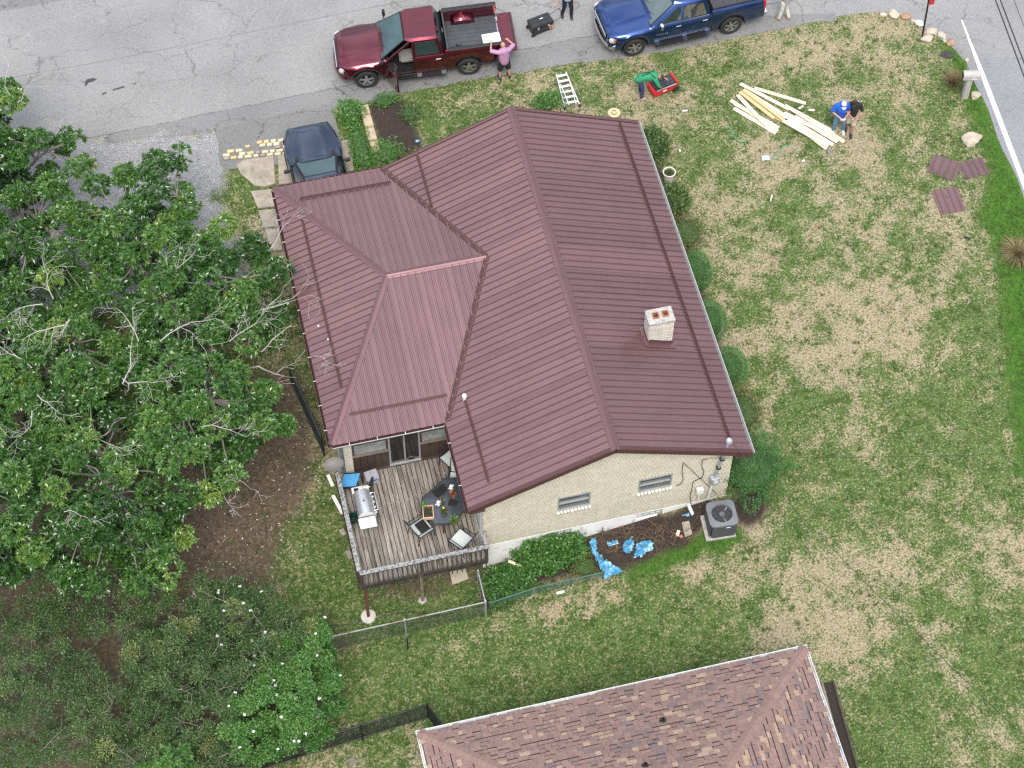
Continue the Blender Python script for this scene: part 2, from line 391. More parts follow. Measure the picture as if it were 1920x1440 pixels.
# ------------------------------------------------------------------ roads
def asphalt(name, c, seams=(), cracks=.6, tint=(.0, .0, .0)):
    mt = bpy.data.materials.new(name); mt.use_nodes = True; b = NB(mt); P = b.n['Principled BSDF']
    pos = b.node('ShaderNodeNewGeometry').outputs['Position']
    big = b.noise(pos, .35, 4, .6); fine = b.noise(pos, 28, 4, .75); sp = b.noise(pos, 70, 2, .8)
    cc = b.ramp(big, [(.3, tuple(v*.88 for v in c)), (.7, tuple(v*1.1 for v in c))])
    g = b.ramp(b.noise(pos, 16, 4, .8), [(.3, .68), (.5, 1.0), (.7, 1.22)]); cc = b.mixc(1., cc, g, 'MULTIPLY')
    g2 = b.ramp(sp, [(.3, .75), (.5, 1.), (.7, 1.15)]); cc = b.mixc(1., cc, g2, 'MULTIPLY')
    wn = b.node('ShaderNodeTexNoise'); wn.inputs['Scale'].default_value = 1.3; wn.inputs['Detail'].default_value = 6; wn.inputs['Roughness'].default_value = .65; b.l.new(pos, wn.inputs['Vector'])
    va = b.node('ShaderNodeVectorMath', operation='SCALE'); va.inputs['Scale'].default_value = 1.5; b.l.new(wn.outputs['Color'], va.inputs[0])
    vb = b.node('ShaderNodeVectorMath', operation='ADD'); b.l.new(pos, vb.inputs[0]); b.l.new(va.outputs[0], vb.inputs[1])
    mp = b.node('ShaderNodeMapping'); mp.inputs['Scale'].default_value = (.38, .62, .001); b.l.new(vb.outputs[0], mp.inputs[0])
    vo = b.node('ShaderNodeTexVoronoi', feature='DISTANCE_TO_EDGE'); vo.inputs['Scale'].default_value = 1.0; b.l.new(mp.outputs[0], vo.inputs['Vector'])
    ln = b.ramp(vo.outputs['Distance'], [(.0, 1.), (.012, 0.)])
    mk = b.ramp(b.noise(pos, .5, 3), [(.38, 0.), (.52, 1.)])
    k = b.math('MULTIPLY', b.math('MULTIPLY', ln, mk), cracks)
    cc = b.mixc(k, cc, tuple(v*.28 for v in c))
    sx = b.node('ShaderNodeSeparateXYZ'); b.l.new(pos, sx.inputs[0])
    wob = b.noise(pos, 1.6, 5, .7)
    for y0, w, amp, st in seams:
        dd = b.math('ABSOLUTE', b.math('ADD', b.math('SUBTRACT', sx.outputs[1], y0), b.math('MULTIPLY', b.math('SUBTRACT', wob, .5), amp)))
        s_ = b.ramp(dd, [(0., st), (w, 0.)]); cc = b.mixc(s_, cc, tuple(v*.2 for v in c))
    b.l.new(cc, P.inputs['Base Color']); P.inputs['Roughness'].default_value = .9; P.inputs['Specular IOR Level'].default_value = .25
    bp = b.node('ShaderNodeBump'); bp.inputs['Strength'].default_value = .35; bp.inputs['Distance'].default_value = .02
    b.l.new(b.math('SUBTRACT', fine, k), bp.inputs['Height']); b.l.new(bp.outputs[0], P.inputs['Normal'])
    return mt
y_mid = (gp(600, 40).y+gp(80, 133).y)/2; y_low = (gp(560, 188).y+gp(250, 235).y)/2
M_ROAD = asphalt('road_asphalt', (.25, .248, .242), seams=((y_mid, .022, .06, .55), (y_low, .03, .25, .8)))
M_SHOULDER = asphalt('shoulder_asphalt', (.20, .198, .195), cracks=.9)
M_SIDE = asphalt('side_asphalt', (.235, .24, .25), cracks=.4)
rx = np.unique(np.concatenate([np.array([-300, -100, -50, -30]), np.arange(-20, 21.6, .4), np.array([SX0, 24, 28, 34, 60, 150])]))
V = []; nr = 8
ytop = gp(70, 10).y
for x in rx:
    y0 = yedge(min(x, SX0-.02)) if x < SX0 else SY0
    y0 += .10*float(fbm(np.array([x]), np.array([3.]), 1.3, 4, 9)[0]-.5)*2
    y1 = ytop if x < 14 else ytop+min(60, (x-14)*2.5)
    for k in range(nr+1):
        y = y0+(y1-y0)*k/nr; V.append((x, y, float(gz(x, max(y, 14)))+.012+.05*math.sin(math.pi*k/nr)*(x < 18)))
n = len(rx); ii = np.arange(n*(nr+1)).reshape(n, nr+1)
F = np.stack([ii[:-1, :-1], ii[1:, :-1], ii[1:, 1:], ii[:-1, 1:]], -1).reshape(-1, 4)
road = struct(link('road', npmesh('road', np.array(V), F, M_ROAD, smooth=True)))
# worn shoulder strip between road and lawn
mb = MB(); rows = []
for x in np.arange(-8.5, 17.5, .3):
    y0 = float(yedge(x)); j = float(fbm(np.array([x]), np.array([8.]), 1.7, 4, 19)[0]-.5)*.3
    z = float(gz(x, 18))
    rows.append([(x, y0-.12+j, z+.006), (x, y0+.15, z+.022), (x, y0+.15+(y_low-.17-y0+j*.3)*max(.02, min(1, (17.2-x)/5)), z+.034)])
mb.grid(rows); struct(mb.build('road_shoulder', M_SHOULDER))
# gravelly verge on the far side of the road
mb = MB(); rows = []
for x in np.arange(-16, 6, .4):
    z = float(gz(x, 26)); j = .25*float(fbm(np.array([x]), np.array([5.]), 1.1, 4, 31)[0]-.5); rows.append([(x, ytop-.06, z+.010), (x, ytop+.7, z+.03), (x, ytop+1.3+j, z+.008)])
mb.grid(rows); struct(mb.build('far_verge', M_SHOULDER))
# side road
yy = np.unique(np.concatenate([np.array([-300, -100, -50, -20]), np.arange(-12, SY0, .6), np.array([SY0+.05])])); V = []
for y in yy:
    x0 = float(sedge(y))+.05*math.sin(y*2.1)
    for x in (x0, x0+.4, 24., 30., 60., 150.): V.append((x, y, .014))
n = len(yy); ii = np.arange(n*6).reshape(n, 6)
F = np.stack([ii[:-1, :-1], ii[:-1, 1:], ii[1:, 1:], ii[1:, :-1]], -1).reshape(-1, 4)
side = struct(link('side_road', npmesh('side_road', np.array(V), F, M_SIDE)))
M_PAINT = mat('road_paint', (.78, .78, .76), .7, c2=(.42, .42, .42), c2t=(.55, .7), vs=9, var=.06)
mb = MB(); rows = []
a0 = gp(1803, 38); a1 = gp(1922, 350)
for t in np.linspace(0, 3.2, 40):
    p = a0.lerp(a1, t); w = .085*min(1, .25+t*2)
    rows.append([(p.x-w, p.y, .0185), (p.x+w, p.y, .0185)])
mb.grid(rows); mb.build('edge_line', M_PAINT, side)
# tar repairs on the road
M_TAR = mat('tar', (.05, .05, .05), .8, var=.3, vs=8)
def flat(L, name, mt, parent, dz):
    mb = MB(); P_ = [gp(*q) for q in L]; mb.add([(p.x, p.y, p.z+dz) for p in P_], [tuple(range(len(P_)))]); return mb.build(name, mt, parent)
flat([(149, 153), (160, 156), (163, 151), (176, 148), (182, 151), (176, 155), (167, 157), (161, 165), (159, 157)], 'tar_patch', M_TAR, road, .064)
for q in ([(191, 178), (200, 174), (200, 177), (192, 180)], [(211, 170), (233, 163), (234, 166), (212, 172)], [(249, 160), (256, 157), (256, 159), (249, 161)]): flat(q, 'tar_patch', M_TAR, road, .064)
# faint rut lines near junction
# ------------------------------------------------------------------ driveway
M_DRIVE = asphalt('driveway_asphalt', (.19, .187, .18), cracks=1.)
rows = []
for s_ in np.linspace(0, 1, 26):
    r_ = []
    for y in np.linspace(10.5, 18.35, 36):
        j = .3*(float(fbm(np.array([y]), np.array([1.]), .9, 4, 2)[0])-.5)*2
        xl = -4.9+2.1*float(1-sstep(16.35, 16.6, y))+j; x = xl+(-.78-xl)*s_
        r_.append((x, y, float(gz(x, y))+.03))
    rows.append(r_)
mb = MB(); mb.grid(rows); driveway = struct(mb.build('driveway', M_DRIVE, smooth=60))
M_SLAB = mat('concrete_slab', (.33, .29, .235), .9, var=.2, vs=3, bump=.5, bs=40, c2=(.21, .185, .15), c2t=(.5, .72), rnd=.08)
def slab(L, name, mt, parent, dz=.07, th=.12, jit=0):
    P_ = [gp(*q) for q in L]; n = len(P_)
    mb = MB(); V = [(p.x, p.y, p.z+dz) for p in P_]+[(p.x, p.y, p.z+dz-th) for p in P_]
    mb.add(V, [tuple(range(n)), tuple(reversed(range(n, 2*n)))]+[(i, (i+1) % n, n+(i+1) % n, n+i) for i in range(n)])
    return mb.build(name, mt, parent, bevel=.015, seg=1)
for L in ([(443, 311), (458, 301), (513, 294), (517, 345), (497, 352), (478, 350), (452, 328)], [(521, 293), (552, 290), (550, 345), (523, 347)], [(470, 360), (512, 356), (520, 388), (484, 392)],
          [(484, 396), (520, 393), (524, 425), (495, 428)], [(640, 265), (662, 263), (664, 320), (645, 325)], [(497, 432), (524, 430), (530, 470), (508, 472)]):
    slab(L, 'concrete_slab', M_SLAB, driveway)
M_PAV = [mat('paver_yellow', (.55, .43, .22), .85, var=.2, vs=20, rnd=.12), mat('paver_pale', (.60, .52, .36), .85, var=.2, vs=20, rnd=.12), mat('paver_grey', (.30, .27, .23), .9, var=.2, vs=20, rnd=.1)]
pav = []
for k in range(3):
    mb = MB(); mb.box((0, 0, 0), (.20, .115, .1)); pav.append(mb.mesh('paver', M_PAV[k], bevel=.018, seg=1))
A0, A1 = Vector((419, 297, 0)), Vector((536, 287, 0))
for r_ in range(5):
    off = [0, -2, 6, 40, 62][r_]; x = 419+off
    while x < 538:
        t = (x-419)/117; py = 297-10*t-6.0*r_-(.6 if r_ > 1 else 0)
        w = random.uniform(.8, 1.25)
        if random.random() < .93 and not (r_ == 2 and 470 < x < 500):
            p = gp(x+6*w, py, .05)
            link('paver', pav[random.choice([0, 0, 1, 1, 1, 2])], None, driveway, p, (R(6), 0, random.uniform(-.12, .12)), (w, random.uniform(.85, 1.1), 1))
        x += 13.2*w+random.uniform(0, 1.5)
# ------------------------------------------------------------------ gravel stones
M_GRAVEL = mat('gravel_stone', (.46, .455, .44), .9, var=.55, vs=7)
def scatter_stones(name, mt, polys, n, s0, s1, seed=1):
    g = np.random.default_rng(seed); allp = np.concatenate([np.array(P_) for P_ in polys])
    lo = np.maximum(allp.min(0), (-16, -12)); hi = np.minimum(allp.max(0), (25, 19))
    X = g.uniform(lo[0], hi[0], n*3); Y = g.uniform(lo[1], hi[1], n*3)
    k = np.max([polydist(X, Y, P_) for P_ in polys], 0)+(fbm(X, Y, 1.6, 3, 23)-.5) > 0
    X, Y = X[k][:n], Y[k][:n]; n = len(X); Z = gz(X, Y)
    base = np.array([(1, 0, 0), (-1, 0, 0), (0, 1, 0), (0, -1, 0), (0, 0, 1), (0, 0, -1)], float)
    tri = np.array([(0, 2, 4), (2, 1, 4), (1, 3, 4), (3, 0, 4), (2, 0, 5), (1, 2, 5), (3, 1, 5), (0, 3, 5)])
    sc = g.uniform(s0, s1, (n, 1, 1))*g.uniform(.6, 1.3, (n, 6, 1)); a = g.uniform(0, 6.28, n)
    Vv = base[None]*sc*np.array([1, .8, .55]); c, s_ = np.cos(a)[:, None], np.sin(a)[:, None]
    Vx = Vv[..., 0]*c-Vv[..., 1]*s_; Vy = Vv[..., 0]*s_+Vv[..., 1]*c
    Vv = np.stack([Vx+X[:, None], Vy+Y[:, None], Vv[..., 2]+Z[:, None]+.015], -1).reshape(-1, 3)
    Ff = (tri[None]+6*np.arange(n)[:, None, None]).reshape(-1, 3)
    return link(name, npmesh(name, Vv, Ff, mt))
top(scatter_stones('gravel', M_GRAVEL, Z_GRAVEL, 20000, .014, .034), 'loose pale grey gravel between the road and the trees', 'gravel', kind='stuff')
# ------------------------------------------------------------------ grass blades
gmat = bpy.data.materials.new('grass_blade'); gmat.use_nodes = True; b = NB(gmat); P = b.n['Principled BSDF']
tone = b.node('ShaderNodeAttribute', attribute_name='tone').outputs['Fac']
b.l.new(b.ramp(tone, [(.0, (.38, .31, .20)), (.3, (.27, .235, .125)), (.5, (.16, .175, .07)), (.72, (.075, .135, .03)), (.9, (.042, .115, .016)), (1., (.09, .18, .03))]), P.inputs['Base Color'])
P.inputs['Roughness'].default_value = .7; P.inputs['Specular IOR Level'].default_value = .2
N = 520000
X = rng.uniform(-15.5, 23, N); Y = rng.uniform(-12, 18.6, N)
zx = (X-CAM[0])*CR[0]+(Y-CAM[1])*CR[1]+(0-CAM[2])*CR[2]; zy = (X-CAM[0])*CU[0]+(Y-CAM[1])*CU[1]-CAM[2]*CU[2]; zd = (X-CAM[0])*FW[0]+(Y-CAM[1])*FW[1]-CAM[2]*FW[2]
k = (np.abs(zx/zd*FPX) < 1010) & (np.abs(zy/zd*FPX) < 780) & (Y < yedge(X)-.05+.25*(fbm(X, Y, 2., 3, 77)-.5)) & (X < sedge(Y)-.05+.2*(fbm(X, Y, 2., 3, 78)-.5))
k &= ~((X > -2.75) & (X < -1.15) & (Y > 12)) & ~((X > -4.8) & (X < -.8) & (Y > 16.55)) & ~inpoly(X, Y, HOUSE_FP[0]) & ~((X > -2.6) & (X < 7.8) & (Y < -6.6)) & ~((X < .4) & (X > -3.2) & (Y > .6) & (Y < 3.6))
X, Y = X[k], Y[k]
dry, dirt, mulch, lush, grav = ground_masks(X, Y)
g = rng.random(len(X))
k = (g > dirt*.93) & (rng.random(len(X)) > mulch*.97) & (rng.random(len(X)) > grav*1.0) & (rng.random(len(X)) < (.55+.45*(1-dry)+lush))
X, Y, dry, lush, dirt = X[k], Y[k], dry[k], lush[k], dirt[k]; n = len(X)
tn = np.clip(1-dry+rng.normal(0, .2, n)-.14+1.5*(fbm(X, Y, 6.5, 3, 61)-.5), 0, .93); tn = np.where(rng.random(n) < lush, rng.uniform(.72, 1, n), tn)
h = rng.uniform(.025, .07, n)*(1+.6*lush)*(.7+.5*tn); a = rng.uniform(0, 6.283, n); w = rng.uniform(.006, .014, n); ln = rng.uniform(.3, 1.4, n)*h
Z = gz(X, Y)+(fbm(X, Y, 1.7, 4, 5)-.5)*.05
px_, py_ = -np.sin(a)*w, np.cos(a)*w
V = np.stack([np.stack([X+px_, Y+py_, Z-.005], -1), np.stack([X-px_, Y-py_, Z-.005], -1), np.stack([X+np.cos(a)*ln, Y+np.sin(a)*ln, Z+h], -1)], 1).reshape(-1, 3)
# darker weed clumps standing in the thin turf
cx_ = rng.uniform(-15, 22.5, 9000); cy2 = rng.uniform(-12, 18.4, 9000)
kk_ = (cy2 < yedge(cx_)-.2) & (cx_ < sedge(cy2)-.2) & ~inpoly(cx_, cy2, HOUSE_FP[0]) & ~((cx_ > -2.75) & (cx_ < -1.15) & (cy2 > 12)) & ~((cx_ > -4.8) & (cx_ < -.8) & (cy2 > 16.5)) & ~((cx_ > -2.6) & (cx_ < 7.8) & (cy2 < -6.6)) & ~((cx_ < .4) & (cx_ > -3.2) & (cy2 > .4) & (cy2 < 3.6))
cx_, cy2 = cx_[kk_], cy2[kk_]; dq, di_, mu_, lu_, gv_ = ground_masks(cx_, cy2); kk_ = (rng.random(len(cx_)) > di_*.9) & (mu_ < .5) & (gv_ < .4) & (rng.random(len(cx_)) < .9-.5*dq); cx_, cy2 = cx_[kk_], cy2[kk_]
nb_ = 22; q_ = len(cx_); rr_ = np.repeat(rng.uniform(.04, .15, q_), nb_); X2 = np.repeat(cx_, nb_)+rng.normal(0, .6, q_*nb_)*rr_; Y2 = np.repeat(cy2, nb_)+rng.normal(0, .6, q_*nb_)*rr_; n2 = len(X2)
a2 = rng.uniform(0, 6.283, n2); h2 = rng.uniform(.04, .10, n2); w2_ = rng.uniform(.007, .014, n2); l2 = rng.uniform(.3, 1.2, n2)*h2; Z2 = gz(X2, Y2)
V2 = np.stack([np.stack([X2-np.sin(a2)*w2_, Y2+np.cos(a2)*w2_, Z2], -1), np.stack([X2+np.sin(a2)*w2_, Y2-np.cos(a2)*w2_, Z2], -1), np.stack([X2+np.cos(a2)*l2, Y2+np.sin(a2)*l2, Z2+h2], -1)], 1).reshape(-1, 3)
tn = np.concatenate([tn, np.clip(np.repeat(rng.normal(.80, .08, q_), nb_)+rng.normal(0, .06, n2), 0, .98)]); V = np.concatenate([V, V2]); n += n2
F = np.arange(3*n).reshape(n, 3)
grass = link('lawn_grass', npmesh('lawn_grass', V, F, gmat, {'tone': np.repeat(tn, 3)}))
top(grass, 'patchy lawn grass, green tufts among straw-dry areas', 'grass', kind='stuff')
# ------------------------------------------------------------------ the house
HW, HL, WW, YW, HE, RH, WR, JX, KX, RX = 8.4, 12.735, 3.445, 3.089, 2.9, 1.834, 1.009, 2.664, 2.314, 4.24
YM = (YW+HL)/2; HH = (HL-YW)/2
def ony(px, py, Y):
    d = ray(px, py); t = (Y-CAM[1])/d[1]; return Vector(CAM+t*d)
def onx(px, py, X):
    d = ray(px, py); t = (X-CAM[0])/d[0]; return Vector(CAM+t*d)
M_METAL = mat('roof_metal', (.192, .101, .103), .36, metal=.5, var=.07, vs=1.2, rnd=.10, bump=.18, bs=2.2, spec=.9, coat=.35)
M_TRIM = mat('roof_trim', (.185, .10, .105), .46, metal=.5, var=.05, vs=1.5, spec=.6)
M_DARKTRIM = mat('brown_trim', (.075, .032, .030), .45, var=.1)
M_UNDER = mat('roof_underlay', (.06, .04, .035), .9)
M_BRICK = mat('cream_brick', (.62, .575, .46), .85, var=.10, vs=4, rnd=.07, bump=.2, bs=80)
M_SILL = mat('sill_brick', (.66, .62, .53), .85, var=.12, rnd=.12)
M_MORTAR = mat('mortar', (.31, .275, .21), .95, var=.15)
M_WHITE = mat('white_masonry', (.80, .79, .76), .85, var=.10, vs=1.4, c2=(.42, .41, .37), c2t=(.56, .75))
M_CREAMW = mat('cream_paint', (.62, .58, .48), .8, var=.1, vs=2)
M_ALU = mat('aluminium_frame', (.42, .43, .42), .45, metal=.4, var=.1)
M_GLASS = mat('window_glass', (.06, .075, .08), .08, var=.3, vs=2, spec=.8)
M_GLASSG = mat('louvre_glass', (.20, .21, .20), .18, var=.35, vs=5, spec=.8)
M_BROWN = mat('brown_siding', (.062, .042, .034), .6, var=.2, vs=3)
M_GREYGUT = mat('grey_gutter', (.40, .40, .41), .5, var=.12)
M_WGREY = mat('hanger_grey', (.5, .5, .5), .5)
M_WHITEP = mat('white_plastic', (.75, .75, .73), .5, var=.05)
M_GALV = mat('galvanised_pipe', (.48, .50, .52), .42, metal=.5, var=.2, vs=8)
M_BLACKP = mat('black_plastic', (.018, .018, .02), .5, var=.2)
house = thing('house', 'cream brick house with a new maroon ribbed metal roof and a low side wing', 'house', (4.2, 6.3, 0))
def part(mb, name, mt, parent=house, **k): return mb.build(name, mt, parent, world=True, **k)

# --- roof body
def tri_slab(L, t=.11):
    mb = MB(); n = len(L); V = [Vector(p) for p in L]; nn = (V[1]-V[0]).cross(V[2]-V[0]).normalized(); nn = nn if nn.z > 0 else -nn
    W = [v-nn*.008 for v in V]+[v-Vector((0, 0, t)) for v in V]
    return W, [tuple(range(n)), tuple(reversed(range(n, 2*n)))]+[(i, (i+1) % n, n+(i+1) % n, n+i) for i in range(n)]
mb = MB(); zr = HE+RH; zw = HE+WR
K_ = (KX, YM, zw); J_ = (-WW+JX, YM, zw)
for L in ([(0, 0, HE), (RX, 0, zr), (RX, HL, zr), (0, HL, HE)], [(HW, 0, HE), (HW, HL, HE), (RX, HL, zr), (RX, 0, zr)],
          [(-WW, YW, HE), (0, YW, HE), K_, J_], [(-WW, HL, HE), J_, K_, (0, HL, HE)], [(-WW, YW, HE), J_, (-WW, HL, HE)]):
    mb.add(*tri_slab(L))
roof = part(mb, 'roof', M_UNDER)
PW, RIB = .9144, .2286
def slope(O, U, V, umax, vr):
    O = Vector(O); U = Vector(U); V = Vector(V).normalized(); n = U.cross(V).normalized(); n = n if n.z > 0 else -n
    prof = [(0, 0)]
    for m_ in range(4):
        c = m_*RIB+RIB/2; prof += [(c-.030, 0), (c-.016, .036), (c+.016, .036), (c+.030, 0)]
        if m_ < 3:
            for q in (.0762, .1524): prof += [(c+q-.012, 0), (c+q, .006), (c+q+.012, 0)]
    prof.append((PW, .0))
    k = 0
    while k*PW < umax-1e-6:
        rows = []
        pts = [(k*PW+du, h) for du, h in prof if k*PW+du < umax-1e-4]
        if (k+1)*PW >= umax: pts.append((umax, 0))
        lift = .005*(k % 2)
        for u, h in pts:
            v0, v1 = vr(u)
            v1 = max(v1, v0)
            rows.append([O+U*u+V*v0+n*(h+lift), O+U*u+V*v1+n*(h+lift)])
        mb = MB(); mb.grid(rows); mb.f = [f for f in mb.f if (Vector(mb.v[f[0]])-Vector(mb.v[f[3]])).length+(Vector(mb.v[f[1]])-Vector(mb.v[f[2]])).length > .01 or (Vector(mb.v[f[0]])-Vector(mb.v[f[1]])).length > .02]
        mb.mi = [0]*len(mb.f)
        part(mb, 'roof_panel', M_METAL, roof); k += 1
    return O, U, V, n
lm = math.hypot(RX, RH); lr = math.hypot(HW-RX, RH); lw = math.hypot(HH, WR); lh = math.hypot(JX, WR)
cl = RX/lm
EX = .05   # overhang of the sheets past the fascia
def vr_left(u):
    v0 = -EX
    if YW < u < HL: v0 = max(v0, KX*(1-abs(u-YM)/HH)/cl)
    return v0, lm
SL = slope((0, 0, HE), (0, 1, 0), (RX, 0, RH), HL, vr_left)
SR = slope((HW, 0, HE), (0, 1, 0), (-(HW-RX), 0, RH), HL, lambda u: (-EX, lr))
def vr_wing(u): return (-EX if u <= WW else lw*(u-WW)/KX), (lw*u/JX if u < JX else lw)
SF = slope((-WW, YW, HE), (1, 0, 0), (0, HH, WR), WW+KX, vr_wing)
SB = slope((-WW, HL, HE), (1, 0, 0), (0, -HH, WR), WW+KX, vr_wing)
SH = slope((-WW, YW, HE), (0, 1, 0), (JX, 0, WR), HL-YW, lambda u: (-EX, lh*(1-abs(u-HH)/HH)))
def cap(a, b, n1, n2, w, name='ridge_cap', mt=None, lift=.026):
    a = Vector(a); b = Vector(b); d = (b-a).normalized(); T = []
    for nn in (n1, n2):
        t = d.cross(nn).normalized(); t = t if t.z < 0 else -t; T.append(t)
    up = (n1+n2).normalized(); mb = MB(); rows = []
    N = max(2, int((b-a).length/1.2))
    for i in range(N+1):
        p = a.lerp(b, i/N); q = .004*math.sin(i*2.3)
        rows.append([p+T[0]*w+n1*.004, p+T[0]*w+n1*lift, p+T[0]*(w-.05)+n1*(lift+.012), p+T[0]*.045+n1*(lift+.012+q), p+up*(lift+.03), p+T[1]*.045+n2*(lift+.012+q), p+T[1]*(w-.05)+n2*(lift+.012), p+T[1]*w+n2*lift, p+T[1]*w+n2*.004])
    mb.grid(rows); return part(mb, name, mt or M_TRIM, roof)
cap((RX, -.04, zr), (RX, HL+.04, zr), SL[3], SR[3], .15)
cap(J_, K_, SF[3], SB[3], .12)
cap((-WW-.02, YW-.02, HE), J_, SF[3], SH[3], .11, 'hip_cap'); cap((-WW-.02, HL+.02, HE), J_, SB[3], SH[3], .11, 'hip_cap')
for (e, s_) in (((0, YW, HE), SF), ((0, HL, HE), SB)):
    a = Vector(e); c = Vector(K_); d = (c-a).normalized(); rows = []
    t1 = d.cross(SL[3]).normalized(); t1 = t1 if t1.x > 0 else -t1
    t2 = d.cross(s_[3]).normalized(); t2 = t2 if t2.z > 0 else -t2
    for i in range(9):
        p = a.lerp(c, i/8); rows.append([p+t1*.10+SL[3]*.030, p+t1*.05+SL[3]*.042, p+SL[3]*.03, p+t2*.04+s_[3]*.042, p+t2*.07+s_[3]*.030])
    mb = MB(); mb.grid(rows); part(mb, 'valley_flashing', M_DARKTRIM, roof)
# rake trim along the four gable edges
for y, sg in ((0, -1), (HL, 1)):
    for (xa, za, xb, zb) in ((-.05, HE-.02, RX, zr), (RX, zr, HW+.05, HE-.02)):
        mb = MB(); mb.bar((xa, y+sg*.02, za-.075), (xb, y+sg*.02, zb-.075), .04, .17, up=(0, 0, 1))
        mb.bar((xa, y-sg*.04, za+.026), (xb, y-sg*.04, zb+.026), .13, .012); part(mb, 'rake_trim', M_DARKTRIM, roof)
# eave fascia and gutters
def gutter(a, b, out, mt, name, hang=None, lip=None):
    a = Vector(a); b = Vector(b); o = Vector(out); rows = []
    pr = [(-.02, .0), (-.02, -.14), (.0, -.145), (.085, -.145), (.13, -.05), (.135, -.02), (.12, -.02), (.115, -.05), (.075, -.13), (.005, -.13), (.0, 0)]
    for p in (a, b): rows.append([p+o*x+Vector((0, 0, z-.03)) for x, z in pr])
    mb = MB(); mb.grid(rows); g_ = part(mb, name, mt, roof)
    if lip:
        mb = MB(); mb.bar(a+o*.132+Vector((0, 0, -.045)), b+o*.132+Vector((0, 0, -.045)), .018, .03); part(mb, 'gutter_lip', lip, roof)
    if hang:
        n = max(2, int((b-a).length/hang))
        for i in range(n):
            p = a.lerp(b, (i+.6)/n); mb = MB(); mb.bar(p+o*.0+Vector((0, 0, -.026)), p+o*.14+Vector((0, 0, -.036)), .022, .012); part(mb, 'gutter_hanger', M_WGREY, roof)
gutter((0, .02, HE), (0, YW-.15, HE), (-1, 0, 0), M_DARKTRIM, 'gutter', 1.0)
gutter((-WW, YW, HE), (-.1, YW, HE), (0, -1, 0), M_DARKTRIM, 'gutter', .75, M_GREYGUT)
gutter((-WW, YW, HE), (-WW, HL, HE), (-1, 0, 0), M_DARKTRIM, 'gutter', .85)
gutter((HW, .0, HE), (HW, HL, HE), (1, 0, 0), M_GREYGUT, 'gutter', None, M_GREYGUT)
gutter((-WW, HL, HE), (0, HL, HE), (0, 1, 0), M_DARKTRIM, 'gutter')
# snow rails
def rail(p1, p2, S):
    O, U, V, n = S; a = onplane(*p1, O, n); c = onplane(*p2, O, n); d = (c-a).normalized(); mb = MB(); L = (c-a).length
    t = d.cross(n).normalized()
    for o in (-.02, .022): mb.bar(a+n*.06+t*o, c+n*.06+t*o, .02, .024, up=n)
    k = 0.; 
    while k < L:
        p = a+d*k; mb.bar(p+n*.005, p+n*.062, .03, .03, up=d); k += RIB
    part(mb, 'snow_rail', M_DARKTRIM, roof)
rail((783, 292), (810, 388), SL); rail((873, 752), (917, 905), SL); rail((1161, 232), (1369, 828), SR)
rail((563, 374), (733, 343), SB); rail((567, 412), (641, 727), SH); rail((656, 777), (838, 741), SF)
# plumbing vent and snow guards' small caps
p = onplane(871, 750, SL[0], SL[3]); mb = MB(); mb.tube([p, p+Vector((0, 0, .22))], .05, 12); mb.lathe([(.001, .30), (.06, .28), (.075, .22), (.05, .20)], 12, p); part(mb, 'plumbing_vent', M_WHITEP, roof, smooth=40)
for q in ((598, 612), (616, 637)):
    p = onplane(*q, SH[0], SH[3]); mb = MB(); mb.ball(p+SH[3]*.03, .035, 8, 5); part(mb, 'screw_cap', M_WHITEP, roof)
# --- chimney
cp = onplane(1215, 643, SR[0], SR[3]); cx0, cy0, cz0 = cp.x, cp.y, cp.z; cw, cd_ = .74, .46; zt = cz0+.92
M_CBRICK = mat('chimney_brick', (.62, .57, .48), .9, var=.14, rnd=.12, bump=.3, bs=60, c2=(.38, .33, .27), c2t=(.6, .72), c2s=9)
mb = MB(); mb.box((cx0+cw/2, cy0+cd_/2, zt-1.12), (cw-.03, cd_-.03, 1.6)); chim = part(mb, 'chimney', M_MORTAR)
bh, bw = .066, .2
mbk = MB(); mbk.box((0, 0, 0), (.185, .03, .059)); bm_long = mbk.mesh('brick', M_CBRICK)
def chim_brick(x, y, z, rz, sx=1): link('brick', bm_long, None, chim, Vector((x, y, z)), (0, 0, rz), (sx, 1, 1))
nz = 17
for i in range(nz):
    z = zt-.03-i*bh; o = (i % 2)*.5
    nb = 4; s_ = cw/ (3.7*.2)
    for k in range(-1, 5):
        xa = (k+o)*.2; xb = xa+.188; xa = max(xa, 0); xb = min(xb, cw)
        if xb-xa > .05:
            chim_brick(cx0+(xa+xb)/2, cy0-.004, z, 0, (xb-xa)/.185)
            if i < 12: chim_brick(cx0+(xa+xb)/2, cy0+cd_+.004, z, 0, (xb-xa)/.185)
    for k in range(-1, 4):
        ya = (k+1-o)*.2-.2; yb = ya+.188; ya = max(ya, .02); yb = min(yb, cd_-.02)
        if yb-ya > .05:
            chim_brick(cx0-.004, cy0+(ya+yb)/2, z, R(90), (yb-ya)/.185); chim_brick(cx0+cw+.004, cy0+(ya+yb)/2, z, R(90), (yb-ya)/.185)
M_CONC = mat('weathered_concrete', (.42, .40, .36), .95, var=.2, vs=7, bump=.4, c2=(.22, .21, .19), c2t=(.5, .7))
mb = MB(); fl = [(cx0+.24, cy0+.24), (cx0+.54, cy0+.24)]
